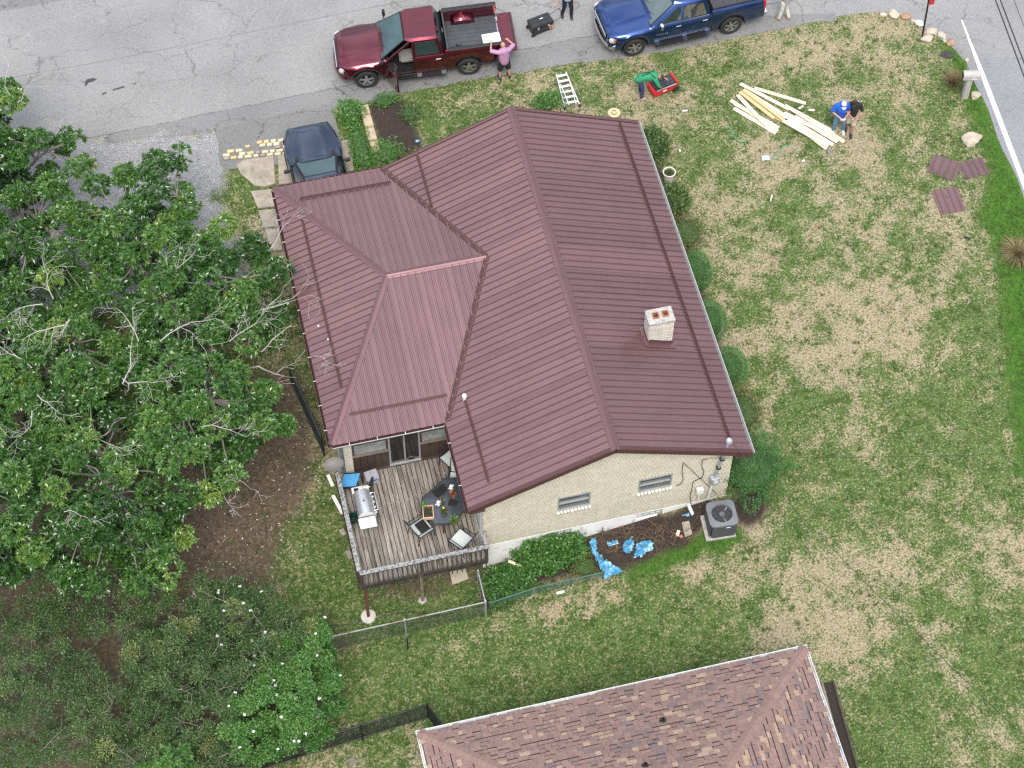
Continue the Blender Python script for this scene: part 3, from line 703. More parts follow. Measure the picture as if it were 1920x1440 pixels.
# crown built as a ring of slabs around the two flues
zc = zt+.04
for (xa, xb, ya, yb) in ((-.03, .15, -.03, cd_+.03), (.33, .44, -.03, cd_+.03), (.62, cw+.03, -.03, cd_+.03), (.15, .33, -.03, .14), (.15, .33, .34, cd_+.03), (.44, .62, -.03, .14), (.44, .62, .34, cd_+.03)):
    mb.box((cx0+(xa+xb)/2, cy0+(ya+yb)/2, zc), (xb-xa, yb-ya, .09))
part(mb, 'chimney_crown', M_CONC, chim)
M_CLAY = mat('clay_flue', (.30, .12, .07), .9, var=.2)
for xa in (.15, .44):
    mb = MB(); x0, x1, y0, y1 = cx0+xa, cx0+xa+.18, cy0+.14, cy0+.34; t = .025
    for (a_, b_, c_, d_) in ((x0, x0+t, y0, y1), (x1-t, x1, y0, y1), (x0+t, x1-t, y0, y0+t), (x0+t, x1-t, y1-t, y1)): mb.box(((a_+b_)/2, (c_+d_)/2, zc), (b_-a_, d_-c_, .20))
    part(mb, 'flue', M_CLAY, chim)
mb = MB()
def zs(x): return HE+(HW-x)*RH/(HW-RX)
for (xa, ya, xb, yb) in ((cx0-.015, cy0-.018, cx0+cw+.015, cy0-.018), (cx0-.018, cy0, cx0-.018, cy0+cd_), (cx0+cw+.018, cy0, cx0+cw+.018, cy0+cd_), (cx0-.01, cy0+cd_+.018, cx0+cw+.01, cy0+cd_+.018)):
    mb.bar((xa, ya, zs(xa)+.09), (xb, yb, zs(xb)+.09), .012, .22)
mb.bar((cx0-.1, cy0-.09, zs(cx0-.1)+.03), (cx0+cw+.1, cy0-.09, zs(cx0+cw+.1)+.03), .16, .012)
mb.bar((cx0-.07, cy0-.1, zs(cx0-.07)+.03), (cx0-.07, cy0+cd_+.1, zs(cx0-.07)+.03), .12, .02)
part(mb, 'chimney_flashing', M_TRIM, chim)

# --- walls
def ztop_gable(x): return HE-.1+(x*RH/RX if x < RX else (HW-x)*RH/(HW-RX))-.06
def wall_y(mb, y, x0, x1, ztop, zbot, holes, th, xbreaks=()):
    """wall facing -y with rectangular openings"""
    X = sorted(set([x0, x1]+[h[i] for h in holes for i in (0, 1)]+[q for q in xbreaks if x0 < q < x1]))
    for a, c in zip(X[:-1], X[1:]):
        cov = sorted([h for h in holes if h[0] <= a+1e-6 and h[1] >= c-1e-6], key=lambda h: h[2]); z = zbot
        segs = []
        for h in cov: segs.append((z, h[2])); z = h[3]
        segs.append((z, None))
        for lo, hi in segs:
            za, zc_ = (ztop(a), ztop(c)) if hi is None else (hi, hi)
            P = [(a, y, lo), (c, y, lo), (c, y, zc_), (a, y, za), (a, y+th, lo), (c, y+th, lo), (c, y+th, zc_), (a, y+th, za)]
            mb.add(P, [(0, 1, 2, 3), (7, 6, 5, 4), (0, 4, 5, 1), (1, 5, 6, 2), (2, 6, 7, 3), (3, 7, 4, 0)])
YF = .3; WX0, WX1 = .42, 8.0
wins = []
for tl, br in (((1045.5, 935), (1106, 946)), ((1197.5, 901), (1258, 911))):
    a = ony(*tl, YF); c = ony(*br, YF); wins.append((a.x, c.x, c.z, a.z))
mb = MB(); wall_y(mb, YF, WX0, WX1, ztop_gable, 0.0, wins, .25, (RX,)); gable = part(mb, 'gable_wall', M_MORTAR)
# bricks of the gable wall: the courses nearest the windows singly, the rest joined
mbk = MB(); mbk.box((0, 0, 0), (1, .024, .0655)); me_b = mbk.mesh('brick', M_BRICK)
rest = MB(); cand = []
nrow = int((zr)/.0672)
for i in range(nrow):
    z = .036+i*.0672; hd = i % 2; o = ((i//2) % 2)*.0508
    stp, bl = (.1016, .074) if hd else (.2032, .2)
    x = WX0-.2+o
    while x < WX1:
        xa, xb = max(x, WX0), min(x+bl, WX1); x += stp
        if xb-xa < .03: continue
        if ztop_gable(xa) < z+.03 or ztop_gable(xb) < z+.03: continue
        segs = [(xa, xb)]
        for h in wins:
            if h[2]-.10 < z < h[3]+.02:
                ns = []
                for (p, q) in segs:
                    if p < h[0]: ns.append((p, min(q, h[0])))
                    if q > h[1]: ns.append((max(p, h[1]), q))
                segs = [s_ for s_ in ns if s_[1]-s_[0] > .02]
        for (p, q) in segs: cand.append(((p+q)/2, z, q-p))
wc = [((h[0]+h[1])/2, (h[2]+h[3])/2) for h in wins]
cand.sort(key=lambda c: min(abs(c[0]-w_[0])+1.3*abs(c[1]-w_[1]) for w_ in wc))
for k, (x, z, l) in enumerate(cand):
    y = YF-.008-random.random()*.003
    if k < 290: link('brick', me_b, None, gable, Vector((x, y, z)), None, (l, 1, 1))
    else: rest.box((x, y, z), (l, .024, .0655))
rb = part(rest, 'brickwork', M_BRICK, gable); rb['kind'] = 'stuff'
# window units
def window(h, y, parent, blocks=False):
    x0, x1, z0, z1 = h; d = .025
    mb = MB()
    for (a_, b_, c_, e_) in ((x0, x0+.05, z0, z1), (x1-.05, x1, z0, z1), (x0+.05, x1-.05, z0, z0+.05), (x0+.05, x1-.05, z1-.05, z1)): mb.box(((a_+b_)/2, y+d, (c_+e_)/2), (b_-a_, .08, e_-c_))
    w = part(mb, 'window', M_ALU, parent)
    zm = (z0+z1)/2
    mb = MB(); mb.box(((x0+x1)/2, y+d-.005, zm), (x1-x0-.1, .06, .035)); part(mb, 'meeting_rail', M_ALU, w)
    for (c_, e_, yy_) in ((z0+.05, zm-.018, .01), (zm+.018, z1-.05, .03)):
        mb = MB(); mb.box(((x0+x1)/2, y+d+yy_, (c_+e_)/2), (x1-x0-.1, .01, e_-c_)); part(mb, 'pane', M_GLASS, w)
    mb = MB()
    for k in range(5): mb.box(((x0+x1)/2, y+d+.07, zm-.24+k*.11), (x1-x0-.12, .004, .05), Matrix.Rotation(R(35), 3, 'X'))
    part(mb, 'blind', M_WHITEP, w)
    n = 10; wd = (x1-x0+.06)/n
    for k in range(n):
        mb = MB(); mb.box((x0-.03+(k+.5)*wd, y-.03, z0-.055), (wd-.018, .12, .10), Matrix.Rotation(R(8), 3, 'X')); part(mb, 'sill_brick', M_SILL, w)
for h in wins: window(h, YF, house)
# foundation, painted white, a step proud of the brick
bw_ = []
for tl, br in (((1024, 1000), (1071, 997)), ((1195, 963), (1242, 958))):
    a = ony(*tl, YF-.03); c = ony(*br, YF-.03); bw_.append((a.x, c.x, a.z-.38, a.z-.02))
mb = MB(); wall_y(mb, YF-.03, WX0-.02, WX1+.02, lambda x: 0.0, -2.4, bw_, .25)
mb.box((WX1-.1, 6.5, -1.2), (.24, 12.0, 2.39)); mb.box((WX0+.1, 2., -1.2), (.24, 3.0, 2.39)); part(mb, 'foundation', M_WHITE)
M_GBLOCK = mat('glass_block', (.50, .54, .52), .15, var=.25, vs=8, spec=.8)
for (x0, x1, z0, z1) in bw_:
    mb = MB(); mb.box(((x0+x1)/2, YF+.05, (z0+z1)/2), (x1-x0, .02, z1-z0)); w = part(mb, 'basement_window', M_MORTAR)
    for k in range(4):
        for j in range(2):
            mb = MB(); mb.box((x0+(k+.5)*(x1-x0)/4, YF+.025, z0+(j+.5)*(z1-z0)/2), ((x1-x0)/4-.02, .05, (z1-z0)/2-.02)); part(mb, 'glass_block', M_GBLOCK, w, bevel=.012, seg=1)
# plain walls of the other sides
mb = MB(); mb.box((WX1-.12, 6.42, 1.4), (.22, 11.9, 2.78)); part(mb, 'side_wall', M_BRICK)
mb = MB(); wall_y(mb, 12.2, WX0, WX1, ztop_gable, -.6, [], .2, (RX,)); part(mb, 'rear_gable_wall', M_BRICK)
mb = MB(); mb.box((WX0+.1, 1.9, 1.4), (.2, 3.2, 2.78)); part(mb, 'side_wall', M_BRICK)
mb = MB(); mb.box((-3.0, 8.0, .35), (.22, 8.75, 4.9)); part(mb, 'wing_wall', M_WHITE)
mb = MB(); mb.box((-1.3, 12.25, .35), (3.3, .2, 4.9)); part(mb, 'wing_wall', M_BRICK)
# white ledge strip along the wing wall foot and broken white trim boards below
# wing front with louvre windows and sliding doors
YD = 3.6
xa = [ony(px, py, YD).x for px, py in ((640, 835), (658, 830), (726, 817), (786, 803), (840, 792))]
xa[0] = -3.12; xa[4] = .42
mb = MB(); mb.box(((xa[0]+xa[1])/2, YD+.1, .3), (xa[1]-xa[0], .2, 4.9)); pier = part(mb, 'brick_pier', M_MORTAR)
for i in range(42):
    z = .03+i*.0672
    for s_ in ((0, .55), (.55, 1.)) if i % 2 else ((0, .3), (.3, 1.)):
        a_ = xa[0]+.005+(xa[1]-xa[0]-.01)*s_[0]; b_ = xa[0]+.005+(xa[1]-xa[0]-.01)*s_[1]
        link('brick', me_b, None, pier, Vector(((a_+b_)/2, YD-.008, z)), None, (b_-a_-.02, 1, 1))
mb = MB(); mb.box(((xa[1]+xa[4])/2, YD+.16, 1.4), (xa[4]-xa[1]-.01, .1, 2.78)); mb.box(((xa[1]+xa[4])/2, YD+.1, -1.1), (xa[4]-xa[1]-.01, .2, 2.2)); part(mb, 'wing_front_wall', M_BROWN)
for (x0, x1, np_) in ((xa[1], xa[2], 5), (xa[3], xa[4], 4)):
    for k in range(np_):
        wd = (x1-x0)/np_; mb = MB(); mb.box((x0+(k+.5)*wd, YD+.09, .5), (wd-.012, .04, .95)); part(mb, 'siding_panel', M_BROWN)
    mb = MB(); z0, z1 = 1.0, 2.35
    for (a_, b_, c_, e_) in ((x0, x0+.06, z0, z1), (x1-.06, x1, z0, z1), (x0+.06, x1-.06, z0, z0+.07), (x0+.06, x1-.06, z1-.06, z1), (x0+.06, x1-.06, 1.62, 1.69)): mb.box(((a_+b_)/2, YD+.07, (c_+e_)/2), (b_-a_, .10, e_-c_))
    w = part(mb, 'louvre_window', M_BROWN)
    mb = MB(); mb.box(((x0+x1)/2, YD+.03, 1.06), (x1-x0+.02, .16, .03)); part(mb, 'sill', mat('taupe_trim', (.17, .14, .115), .6), w)
    for zz in list(np.arange(1.16, 1.6, .11))+list(np.arange(1.76, 2.3, .11)):
        mb = MB(); mb.box(((x0+x1)/2, YD+.06, zz), (x1-x0-.13, .006, .115), Matrix.Rotation(R(-28), 3, 'X')); part(mb, 'louvre', M_GLASSG, w)
x0, x1 = xa[2], xa[3]; xm = (x0+x1)/2
mb = MB()
for xx in (x0+.03, xm, x1-.03): mb.box((xx, YD+.05, 1.2), (.05, .08, 2.3))
mb.box((xm, YD+.05, 2.37), (x1-x0, .08, .05)); mb.box((xm, YD+.05, .07), (x1-x0, .12, .05)); dr = part(mb, 'sliding_door', M_ALU)
for (a_, b_) in ((x0+.055, xm-.025), (xm+.025, x1-.055)):
    mb = MB(); mb.box(((a_+b_)/2, YD+.07, 1.22), (b_-a_, .02, 2.24)); part(mb, 'door_glass', mat('dark_glass', (.012, .013, .014), .12, var=.4, vs=3, spec=.6), dr)
mb = MB(); mb.box((xm+.2, YD-.0, .13), (.16, .05, .05)); part(mb, 'door_handle', M_ALU, dr)
mb = MB(); mb.tube([(-3.28, 3.2, 2.75), (-3.28, 3.42, 2.55), (-3.18, 3.5, 2.3), (-3.18, 3.5, -1.9)], .045, 8); part(mb, 'downspout', mat('slate_pipe', (.13, .17, .19), .5))
mb = MB(); mb.tube([(.25, .16, 2.72), (.36, .22, 2.5), (.36, .22, -.9)], .045, 8); part(mb, 'downspout', M_GREYGUT)
# soffit returns at the gable corners
for x0, x1 in ((-.02, .44), (7.98, HW+.02)):
    mb = MB(); mb.box(((x0+x1)/2, .15, HE-.17), (x1-x0, .32, .09)); part(mb, 'soffit_return', M_TRIM)
# --- electric service: mast, meter and cables fixed to the wall
ms_top = ony(1367, 828, .16); ms_bot = ony(1341, 893, .16)
mb = MB(); mb.tube([ms_bot, ms_top], .042, 10); mast = part(mb, 'service_mast', M_GALV, smooth=40)
mb = MB(); mb.lathe([(.001, .12), (.07, .11), (.11, .04), (.10, -.02), (.045, -.03)], 12, ms_top); part(mb, 'weather_head', M_GALV, mast, smooth=40)
d_ = (ms_top-ms_bot)
for t in (.25, .5): mb = MB(); mb.box(ms_bot+d_*t, (.13, .12, .05)); part(mb, 'strap', M_BLACKP, mast)
mb = MB(); mb.box(ms_bot+Vector((0, -.0, -.22)), (.28, .16, .36)); mb.lathe([(.001, -.16), (.09, -.15), (.10, -.06), (.10, 0)], 14, ms_bot+Vector((0, -.02, -.2)), 'Y'); part(mb, 'electric_meter', M_GALV, mast, bevel=.015, seg=1)
mb = MB(); mb.tube([ms_bot+Vector((-.05, 0, -.4)), ms_bot+Vector((-.12, 0, -1.3))], .03, 8); mb.box(ms_bot+Vector((-.42, 0, -.7)), (.2, .12, .22)); mb.tube([ms_bot+Vector((-.42, 0, -.8)), ms_bot+Vector((-.42, 0, -1.35))], .025, 8); part(mb, 'conduit_box', M_WHITEP)
mb = MB(); W = lambda L: [ony(px, py, .24) for px, py in L]
mb.tube(W([(1328, 860), (1317, 862), (1316, 875), (1320, 885), (1317, 895), (1300, 903), (1297, 918), (1294, 930), (1296, 945)]), .011, 5)
mb.tube(W([(1281, 869), (1279, 885), (1281, 900), (1276, 908), (1268, 911)]), .011, 5); mb.tube(W([(1281, 867), (1345, 927)]), .008, 5)
part(mb, 'wall_cable', M_BLACKP)
# white pipe offcuts by the wall foot belong to the condenser line set
mb = MB(); a = ony(1290, 945, .2); mb.bar(a, a+Vector((.12, -.3, -.35)), .09, .07); part(mb, 'downspout_elbow', M_WHITEP)
# peeling paint at the ridge end of the gable
mb = MB()
for k in range(9): mb.box((RX-.95+k*.17, YF-.025, ztop_gable(RX-.95+k*.17)-.06), (.15, .012, .06+.05*(k % 3)))
part(mb, 'frieze_board', M_WHITE)
# --- overhead wires
M_WIRE = mat('wire', (.03, .03, .03), .5)
def wire(name, a, c, sag, r, label, mt=M_WIRE):
    a = Vector(a); c = Vector(c); mb = MB(); mb.tube([a.lerp(c, t)-Vector((0, 0, sag*4*t*(1-t))) for t in np.linspace(0, 1, 17)], r, 5)
    return top(origin_to(mb.build(name, mt), a), label, 'wire')
e = at(2050, 1500, 7.0); wire('service_wire', ms_top+Vector((.12, -.05, -.12)), e, .35, .008, 'twisted grey service cable running from the mast over the lawn')
wire('overhead_wire', ony(1330, 859, .25), at(2000, 848, 5.0), .1, .006, 'thin black wire stretching level across the lawn from the gable')
wire('overhead_wire', at(1418, 920, .1), at(1960, 1420, 4.5), .2, .004, 'faint thin wire running beside the twisted service cable')
for (q1, q2, lb) in (((1859, -20), (1948, 218), 'left of the two black wires over the side road'), ((1868, -20), (1958, 218), 'right of the two black wires over the side road'), ((1893, -20), (1950, 125), 'thin lone black wire at the far right corner')):
    wire('overhead_wire', at(*q1, 6.5), at(*q2, 6.5), .0, .022 if 'two' in lb else .011, lb)
# ------------------------------------------------------------------ deck
M_BOARD = mat('weathered_board', (.255, .225, .192), .9, var=.4, vs=3, rnd=.30, stretch=(6, .5, 3), c2=(.085, .07, .058), c2t=(.50, .66), c2s=2.2, bump=.5, bs=14)
M_RAILW = mat('peeling_rail', (.30, .295, .285), .9, var=.2, vs=4, stretch=(2, 2, 2), c2=(.09, .085, .08), c2t=(.47, .60), c2s=5.5, bump=.4, bs=25)
M_OLDW = mat('old_dark_wood', (.062, .050, .042), .9, var=.35, vs=4, rnd=.25)
M_POSTW = mat('grey_post', (.20, .16, .12), .9, var=.3, vs=4)
DX0, DX1, DY0, DY1, DZ = -3.38, .40, -.22, 3.56, .05
deck = thing('deck', 'weathered grey wooden deck with a peeling white rail beside the house', 'deck', (-1.5, 1.6, -1.9))
def dpart(mb, name, mt, parent=deck, **k): return mb.build(name, mt, parent, world=True, **k)
nb = 27; bw = (DX1-DX0)/nb; mb_me = {}
mbd = MB(); mbd.box((0, 0, 0), (bw-.02, DY1-DY0, .035)); me_board = mbd.mesh('deck_board', M_BOARD)
for i in range(nb):
    link('deck_board', me_board, None, deck, Vector((DX0+(i+.5)*bw, (DY0+DY1)/2+random.uniform(-.01, .01), DZ-.018+random.uniform(-.003, .003)))-deck.location, (0, 0, random.uniform(-.001, .001)))
mb = MB(); mb.box(((DX0+DX1)/2, DY0+.04, DZ-.16), (DX1-DX0, .045, .2)); mb.box((DX0+.03, (DY0+DY1)/2, DZ-.16), (.045, DY1-DY0-.1, .2)); dpart(mb, 'rim_joist', M_OLDW)
mb = MB()
for i in range(8): mb.box((DX0+.3+i*.46, (DY0+DY1)/2, DZ-.14), (.04, DY1-DY0-.1, .18))
dpart(mb, 'joists', M_OLDW)
RZ = DZ+.93
for (a, c) in (((DX0-.02, DY0-.04, RZ), (DX1+.06, DY0-.04, RZ)), ((DX0-.02, DY0+.04, RZ+.003), (DX0-.02, DY1-.12, RZ+.003)), ((DX1+.02, DY0+.045, RZ+.002), (DX1+.02, DY0+.62, RZ+.002))):
    mb = MB(); mb.bar(a, c, .135, .04); dpart(mb, 'rail_cap', M_RAILW, bevel=.006, seg=1)
    for dz in (-.10, -.83):
        mb = MB(); mb.bar(Vector(a)+Vector((0, 0, dz)), Vector(c)+Vector((0, 0, dz)), .04, .085); dpart(mb, 'rail', M_OLDW)
mbb = MB(); mbb.box((0, 0, 0), (.036, .036, 1.12)); me_bal = mbb.mesh('baluster', M_OLDW)
for i in range(26): link('baluster', me_bal, None, deck, Vector((DX0+.06+i*.148, DY0-.085, DZ+.33))-deck.location)
for i in range(25): link('baluster', me_bal, None, deck, Vector((DX0-.07, DY0+.03+i*.148, DZ+.33))-deck.location)
for i in range(4): link('baluster', me_bal, None, deck, Vector((DX1+.065, DY0+.1+i*.148, DZ+.33))-deck.location)
for x, y in ((DX0, DY0), (DX1+.01, DY0), (-1.55, DY0), (DX0, DY1-.1), (DX0, 1.7), (DX1+.02, DY0+.62)):
    mb = MB(); mb.box((x, y, DZ+.4), (.085, .085, 1.06)); dpart(mb, 'rail_post', M_OLDW)
z0 = float(gz(-3.3, -.2))
mb = MB(); mb.tube([(-3.3, -.2, z0-.1), (-3.3, -.2, DZ-.05)], .05, 10); dpart(mb, 'post', mat('rust_post', (.16, .05, .035), .8, var=.25))
mb = MB(); mb.lathe([(.001, .06), (.22, .06), (.24, .03), (.24, -.2)], 20, (-3.3, -.2, z0)); dpart(mb, 'footing', mat('pale_concrete', (.55, .52, .45), .95, var=.15))
z1 = float(gz(-1.6, -.2)); mb = MB(); mb.box((-1.6, -.2, (z1+DZ)/2-.1), (.09, .09, DZ-z1+.1)); dpart(mb, 'post', M_POSTW)
mb = MB(); mb.lathe([(.001, .04), (.13, .03), (.16, -.1)], 10, (-1.6, -.2, z1)); dpart(mb, 'footing', M_CONC)
z2 = float(gz(-3.3, 3.4)); mb = MB(); mb.box((-3.3, 3.4, (z2+DZ)/2-.1), (.09, .09, DZ-z2+.1)); dpart(mb, 'post', M_POSTW)
# stepping slab on the ground by the deck
o = slab([(843, 1073), (873, 1067), (879, 1086), (848, 1097)], 'paving_slab', mat('buff_slab', (.42, .37, .28), .9, var=.15), None, .06, .1)
top(o, 'square buff paving slab on the grass beside the deck post', 'slab')

# ------------------------------------------------------------------ things on the deck
M_STEEL = mat('brushed_steel', (.72, .73, .74), .40, metal=.8, var=.08, vs=3, stretch=(1, 12, 1))
M_STEELD = mat('grill_enamel', (.06, .06, .065), .5, var=.2)
M_FRAME = mat('black_frame', (.025, .027, .03), .45, var=.2)
M_SLING = mat('pale_sling', (.52, .56, .54), .75, var=.08, vs=3, bump=.15, bs=120)
g = thing('gas_grill', 'stainless steel gas grill with a rounded lid against the deck rail', 'grill', (-2.82, 1.97, DZ))
mb = MB(); mb.box((0, 0, .42), (.46, .62, .74)); mb.build('cart', M_STEELD, g, bevel=.015)
rows = []
for y in (-.40, .40): rows.append([(math.cos(a)*.26, y, .86+math.sin(a)*.30) for a in np.linspace(0, math.pi, 13)])
mb = MB(); mb.grid(rows); mb.add(rows[0], [tuple(range(13))]); mb.add(rows[1], [tuple(range(13))]); mb.build('lid', M_STEEL, g, smooth=40)
mb = MB(); mb.box((0, 0, .80), (.52, .82, .13)); mb.build('firebox', M_STEELD, g, bevel=.02)
mb = MB(); mb.tube([(.24, -.30, .98), (.37, -.30, 1.0), (.37, .30, 1.0), (.24, .30, .98)], .018, 8); mb.build('handle', M_STEEL, g)
for sy, L in ((-1, .36), (1, .24)):
    mb = MB(); mb.box((-.02, sy*(.42+L/2), .87), (.50, L, .045)); mb.box((.235, sy*(.42+L/2), .84), (.02, L, .09)); mb.build('side_shelf', mat('worn_shelf', (.62, .61, .58), .5, var=.2, c2=(.2, .19, .18), c2t=(.58, .68), c2s=12), g, bevel=.012)
mb = MB(); mb.box((.27, 0, .80), (.03, .8, .12)); pn = mb.build('control_panel', M_STEEL, g)
for k in range(4):
    mb = MB(); mb.lathe([(.001, .04), (.028, .04), (.03, 0)], 10, (.285, -.27+k*.18, .8), 'X'); mb.build('knob', M_WHITEP, pn)
mb = MB(); mb.ball((.0, 0, 1.163), (.03, .045, .006), 8, 4); mb.build('badge', M_STEELD, g)
for sx in (-.2, .2):
    for sy in (-.27, .27): mb = MB(); mb.lathe([(.001, -.02), (.05, -.02), (.05, .02), (.001, .02)], 10, (sx, sy, .055), 'Y'); mb.build('wheel', M_BLACKP, g)
b_ = thing('grill_brush', 'black-headed grill brush with pale handle on the grill shelf', 'brush', (-2.82, 2.5, DZ+.9), R(-4))
mb = MB(); mb.box((-.14, 0, .03), (.14, .08, .05)); mb.build('head', M_BLACKP, b_); mb = MB(); mb.tube([(-.08, 0, .04), (.28, .03, .05)], .016, 6); mb.build('handle', M_WHITEP, b_)
# green lantern behind the grill
b_ = thing('green_bucket', 'small dark green bucket between the grill and rail', 'bucket', (-3.2, 1.98, DZ))
mb = MB(); mb.lathe([(.001, .02), (.11, .02), (.14, .3), (.15, .31), (.135, .31), (.10, .04), (.001, .04)], 14); mb.build('body', mat('green_plastic', (.01, .07, .045), .4), b_, smooth=40); mb = MB(); mb.tube([(-.14, 0, .3), (-.1, 0, .42), (.1, 0, .42), (.14, 0, .3)], .008, 5); mb.build('handle', M_FRAME, b_)
# blue slatted folding chair leaning in the corner
c_ = thing('folding_chair', 'folding chair with bright blue slats in the deck corner', 'chair', (-2.80, 2.98, DZ), R(-28))
M_BLUE = mat('blue_slat', (.10, .38, .72), .5, var=.12, vs=3)
tilt = Matrix.Rotation(R(-30), 3, 'Y')
for k in range(4):
    mb = MB(); mb.box(tilt @ Vector((-.24+k*.155, 0, .58)), (.145, .46, .02), tilt); mb.build('slat', M_BLUE, c_, bevel=.005, seg=1)
mb = MB()
for sy in (-.26, .26):
    a0 = tilt @ Vector((-.34, sy, .56)); a1 = tilt @ Vector((.36, sy, .56)); mb.bar(a0, a1, .045, .045); mb.bar(a0, (a0.x+.05, sy, .0), .04); mb.bar(a1, (a1.x-.02, sy, 0), .04)
mb.bar((.3, -.26, .2), (.3, .26, .2), .03); mb.build('frame', M_FRAME, c_)
mb = MB(); mb.box((.34, 0, .40), (.06, .56, .30)); mb.build('armrest', M_FRAME, c_, bevel=.02)
# clear storage tub
t_ = thing('storage_tub', 'clear plastic storage tub with blue latch by the sliding door', 'box', (-2.38, 3.25, DZ), R(8))
M_CLEAR = mat('clear_plastic', (.45, .48, .52), .2, var=.15, spec=.7)
mb = MB(); mb.box((0, 0, .15), (.34, .30, .3), taper=1.1); mb.build('body', M_CLEAR, t_, bevel=.02); mb = MB(); mb.box((0, 0, .31), (.40, .35, .025)); mb.build('lid', mat('frosted_lid', (.36, .37, .40), .3, var=.2), t_, bevel=.01)
mb = MB(); mb.box((0, -.18, .28), (.24, .03, .05)); mb.build('latch', mat('blue_latch', (.03, .12, .5), .4), t_)
# satellite dish
s_ = thing('satellite_dish', 'grey satellite dish at the deck corner by the wing wall', 'satellite dish', (-3.42, 3.3, DZ+.95))
M_DISH = mat('dish_grey', (.16, .145, .135), .55, var=.15)
mb = MB(); mb.lathe([(.001, 0), (.12, .012), (.22, .04), (.30, .085), (.305, .095), (.22, .052), (.12, .024), (.001, .012)], 22)
o = mb.build('reflector', M_DISH, s_, smooth=40); o.location = (-.03, .02, .32); o.rotation_euler = (R(22), R(-8), 0); o.scale = (1, .72, 1)
mb = MB(); mb.tube([(0, 0, -.9), (0, 0, .2), (-.03, .02, .32)], .025, 8); mb.build('mast', M_GALV, s_); mb = MB(); mb.tube([(0, -.15, .22), (.05, -.34, .52)], .012, 6); mb.box((.05, -.34, .54), (.07, .07, .09)); mb.build('feed_arm', M_DISH, s_)
# table
TC = Vector((-.36, 1.62, DZ))
t_ = thing('patio_table', 'dark glass-topped octagonal patio table crowded with pots', 'table', TC, R(33))
pl = [(x*sx, y*sy) for sx, sy, ord_ in ((1, 1, 0), (-1, 1, 1), (-1, -1, 0), (1, -1, 1)) for x, y in (((.82, .30), (.48, .60)) if ord_ == 0 else ((.48, .60), (.82, .30)))]
mb = MB(); mb.prism([(x*.985, y*.985) for x, y in pl], .715, .727); mb.build('glass_top', mat('smoked_glass', (.055, .065, .075), .12, var=.25, vs=2, spec=.7), t_)
mb = MB()
for i in range(8): mb.bar((*pl[i], .715), (*pl[(i+1) % 8], .715), .04, .035)
mb.build('rim', M_FRAME, t_)
for x, y in ((.6, .4), (-.6, .4), (-.6, -.4), (.6, -.4)): mb = MB(); mb.tube([(x, y, 0), (x*.85, y*.85, .4), (x, y, .7)], .018, 8); mb.build('leg', M_FRAME, t_)
def patio_chair(loc, rz, label):
    c = thing('patio_chair', label, 'chair', loc, rz, 'pale sling patio chairs round the table')
    rows = [[(x, y, .43-.03*math.sin(math.pi*(x+.24)/.48)) for x in np.linspace(-.24, .24, 6)] for y in (-.25, .25)]
    mb = MB(); mb.grid(rows); mb.grid([[(p[0], p[1], p[2]-.012) for p in r_] for r_ in rows]); mb.build('seat', M_SLING, c, smooth=60)
    rows = [[(-.26-.16*t-.02*math.sin(math.pi*t), y, .46+.50*t) for t in np.linspace(0, 1, 6)] for y in (-.24, .24)]
    mb = MB(); mb.grid(rows); mb.grid([[(p[0]-.012, p[1], p[2]) for p in r_] for r_ in rows]); mb.build('backrest', M_SLING, c, smooth=60)
    for s in (-1, 1):
        mb = MB(); mb.tube([(.27, s*.27, 0), (.25, s*.27, .42), (.22, s*.28, .62), (-.30, s*.28, .64)], .016, 7); mb.build('arm', M_FRAME, c)
        mb = MB(); mb.tube([(-.34, s*.27, 0), (-.24, s*.27, .43), (-.44, s*.26, .98)], .016, 7); mb.tube([(-.26, s*.265, .43), (.25, s*.265, .43)], .014, 6); mb.build('side_frame', M_FRAME, c)
    mb = MB(); mb.tube([(-.44, -.26, .98), (-.45, 0, 1.0), (-.44, .26, .98)], .018, 7); mb.build('top_bar', M_FRAME, c); mb = MB(); mb.tube([(.25, -.27, .42), (.25, .27, .42)], .014, 6); mb.build('front_bar', M_FRAME, c)
    return c
patio_chair((-1.28, 1.08, DZ), R(24), 'sling patio chair with black seed trays on its seat')
patio_chair((-.22, .42, DZ), R(128), 'empty pale sling patio chair nearest the front rail')
patio_chair((.12, 2.42, DZ), R(-112), 'pale sling patio chair with its tall back under the roof eave')
patio_chair((.10, 3.2, DZ), R(-150), 'pale chair mostly hidden under the eave near the doors')
# pots, trays, cans
M_SOIL = mat('potting_soil', (.03, .022, .017), .95, var=.4, vs=30)
M_TERRA = mat('terracotta', (.42, .16, .10), .8, var=.15)
M_TANPOT = mat('tan_planter', (.60, .40, .28), .75, var=.12)
leafm = {}
def leaf_mat(name, ramp_, rough=.42, spec=.5, trans=.25):
    if name in leafm: return leafm[name]
    mt = bpy.data.materials.new(name); mt.use_nodes = True; b = NB(mt); P = b.n['Principled BSDF']
    tn = b.node('ShaderNodeAttribute', attribute_name='tone').outputs['Fac']; cc = b.ramp(tn, ramp_)
    b.l.new(cc, P.inputs['Base Color']); P.inputs['Roughness'].default_value = rough; P.inputs['Specular IOR Level'].default_value = spec
    if trans:
        tr = b.node('ShaderNodeBsdfTranslucent'); b.l.new(cc, tr.inputs['Color']); mx = b.node('ShaderNodeMixShader'); mx.inputs[0].default_value = trans
        b.l.new(P.outputs[0], mx.inputs[1]); b.l.new(tr.outputs[0], mx.inputs[2]); b.l.new(mx.outputs[0], b.n['Material Output'].inputs['Surface'])
    leafm[name] = mt; return mt
L_TREE = leaf_mat('tree_leaf', [(0, (.018, .06, .011)), (.45, (.05, .135, .022)), (.8, (.10, .22, .042)), (.95, (.17, .29, .055)), (1, (.22, .31, .065))], .27, .75, .22)
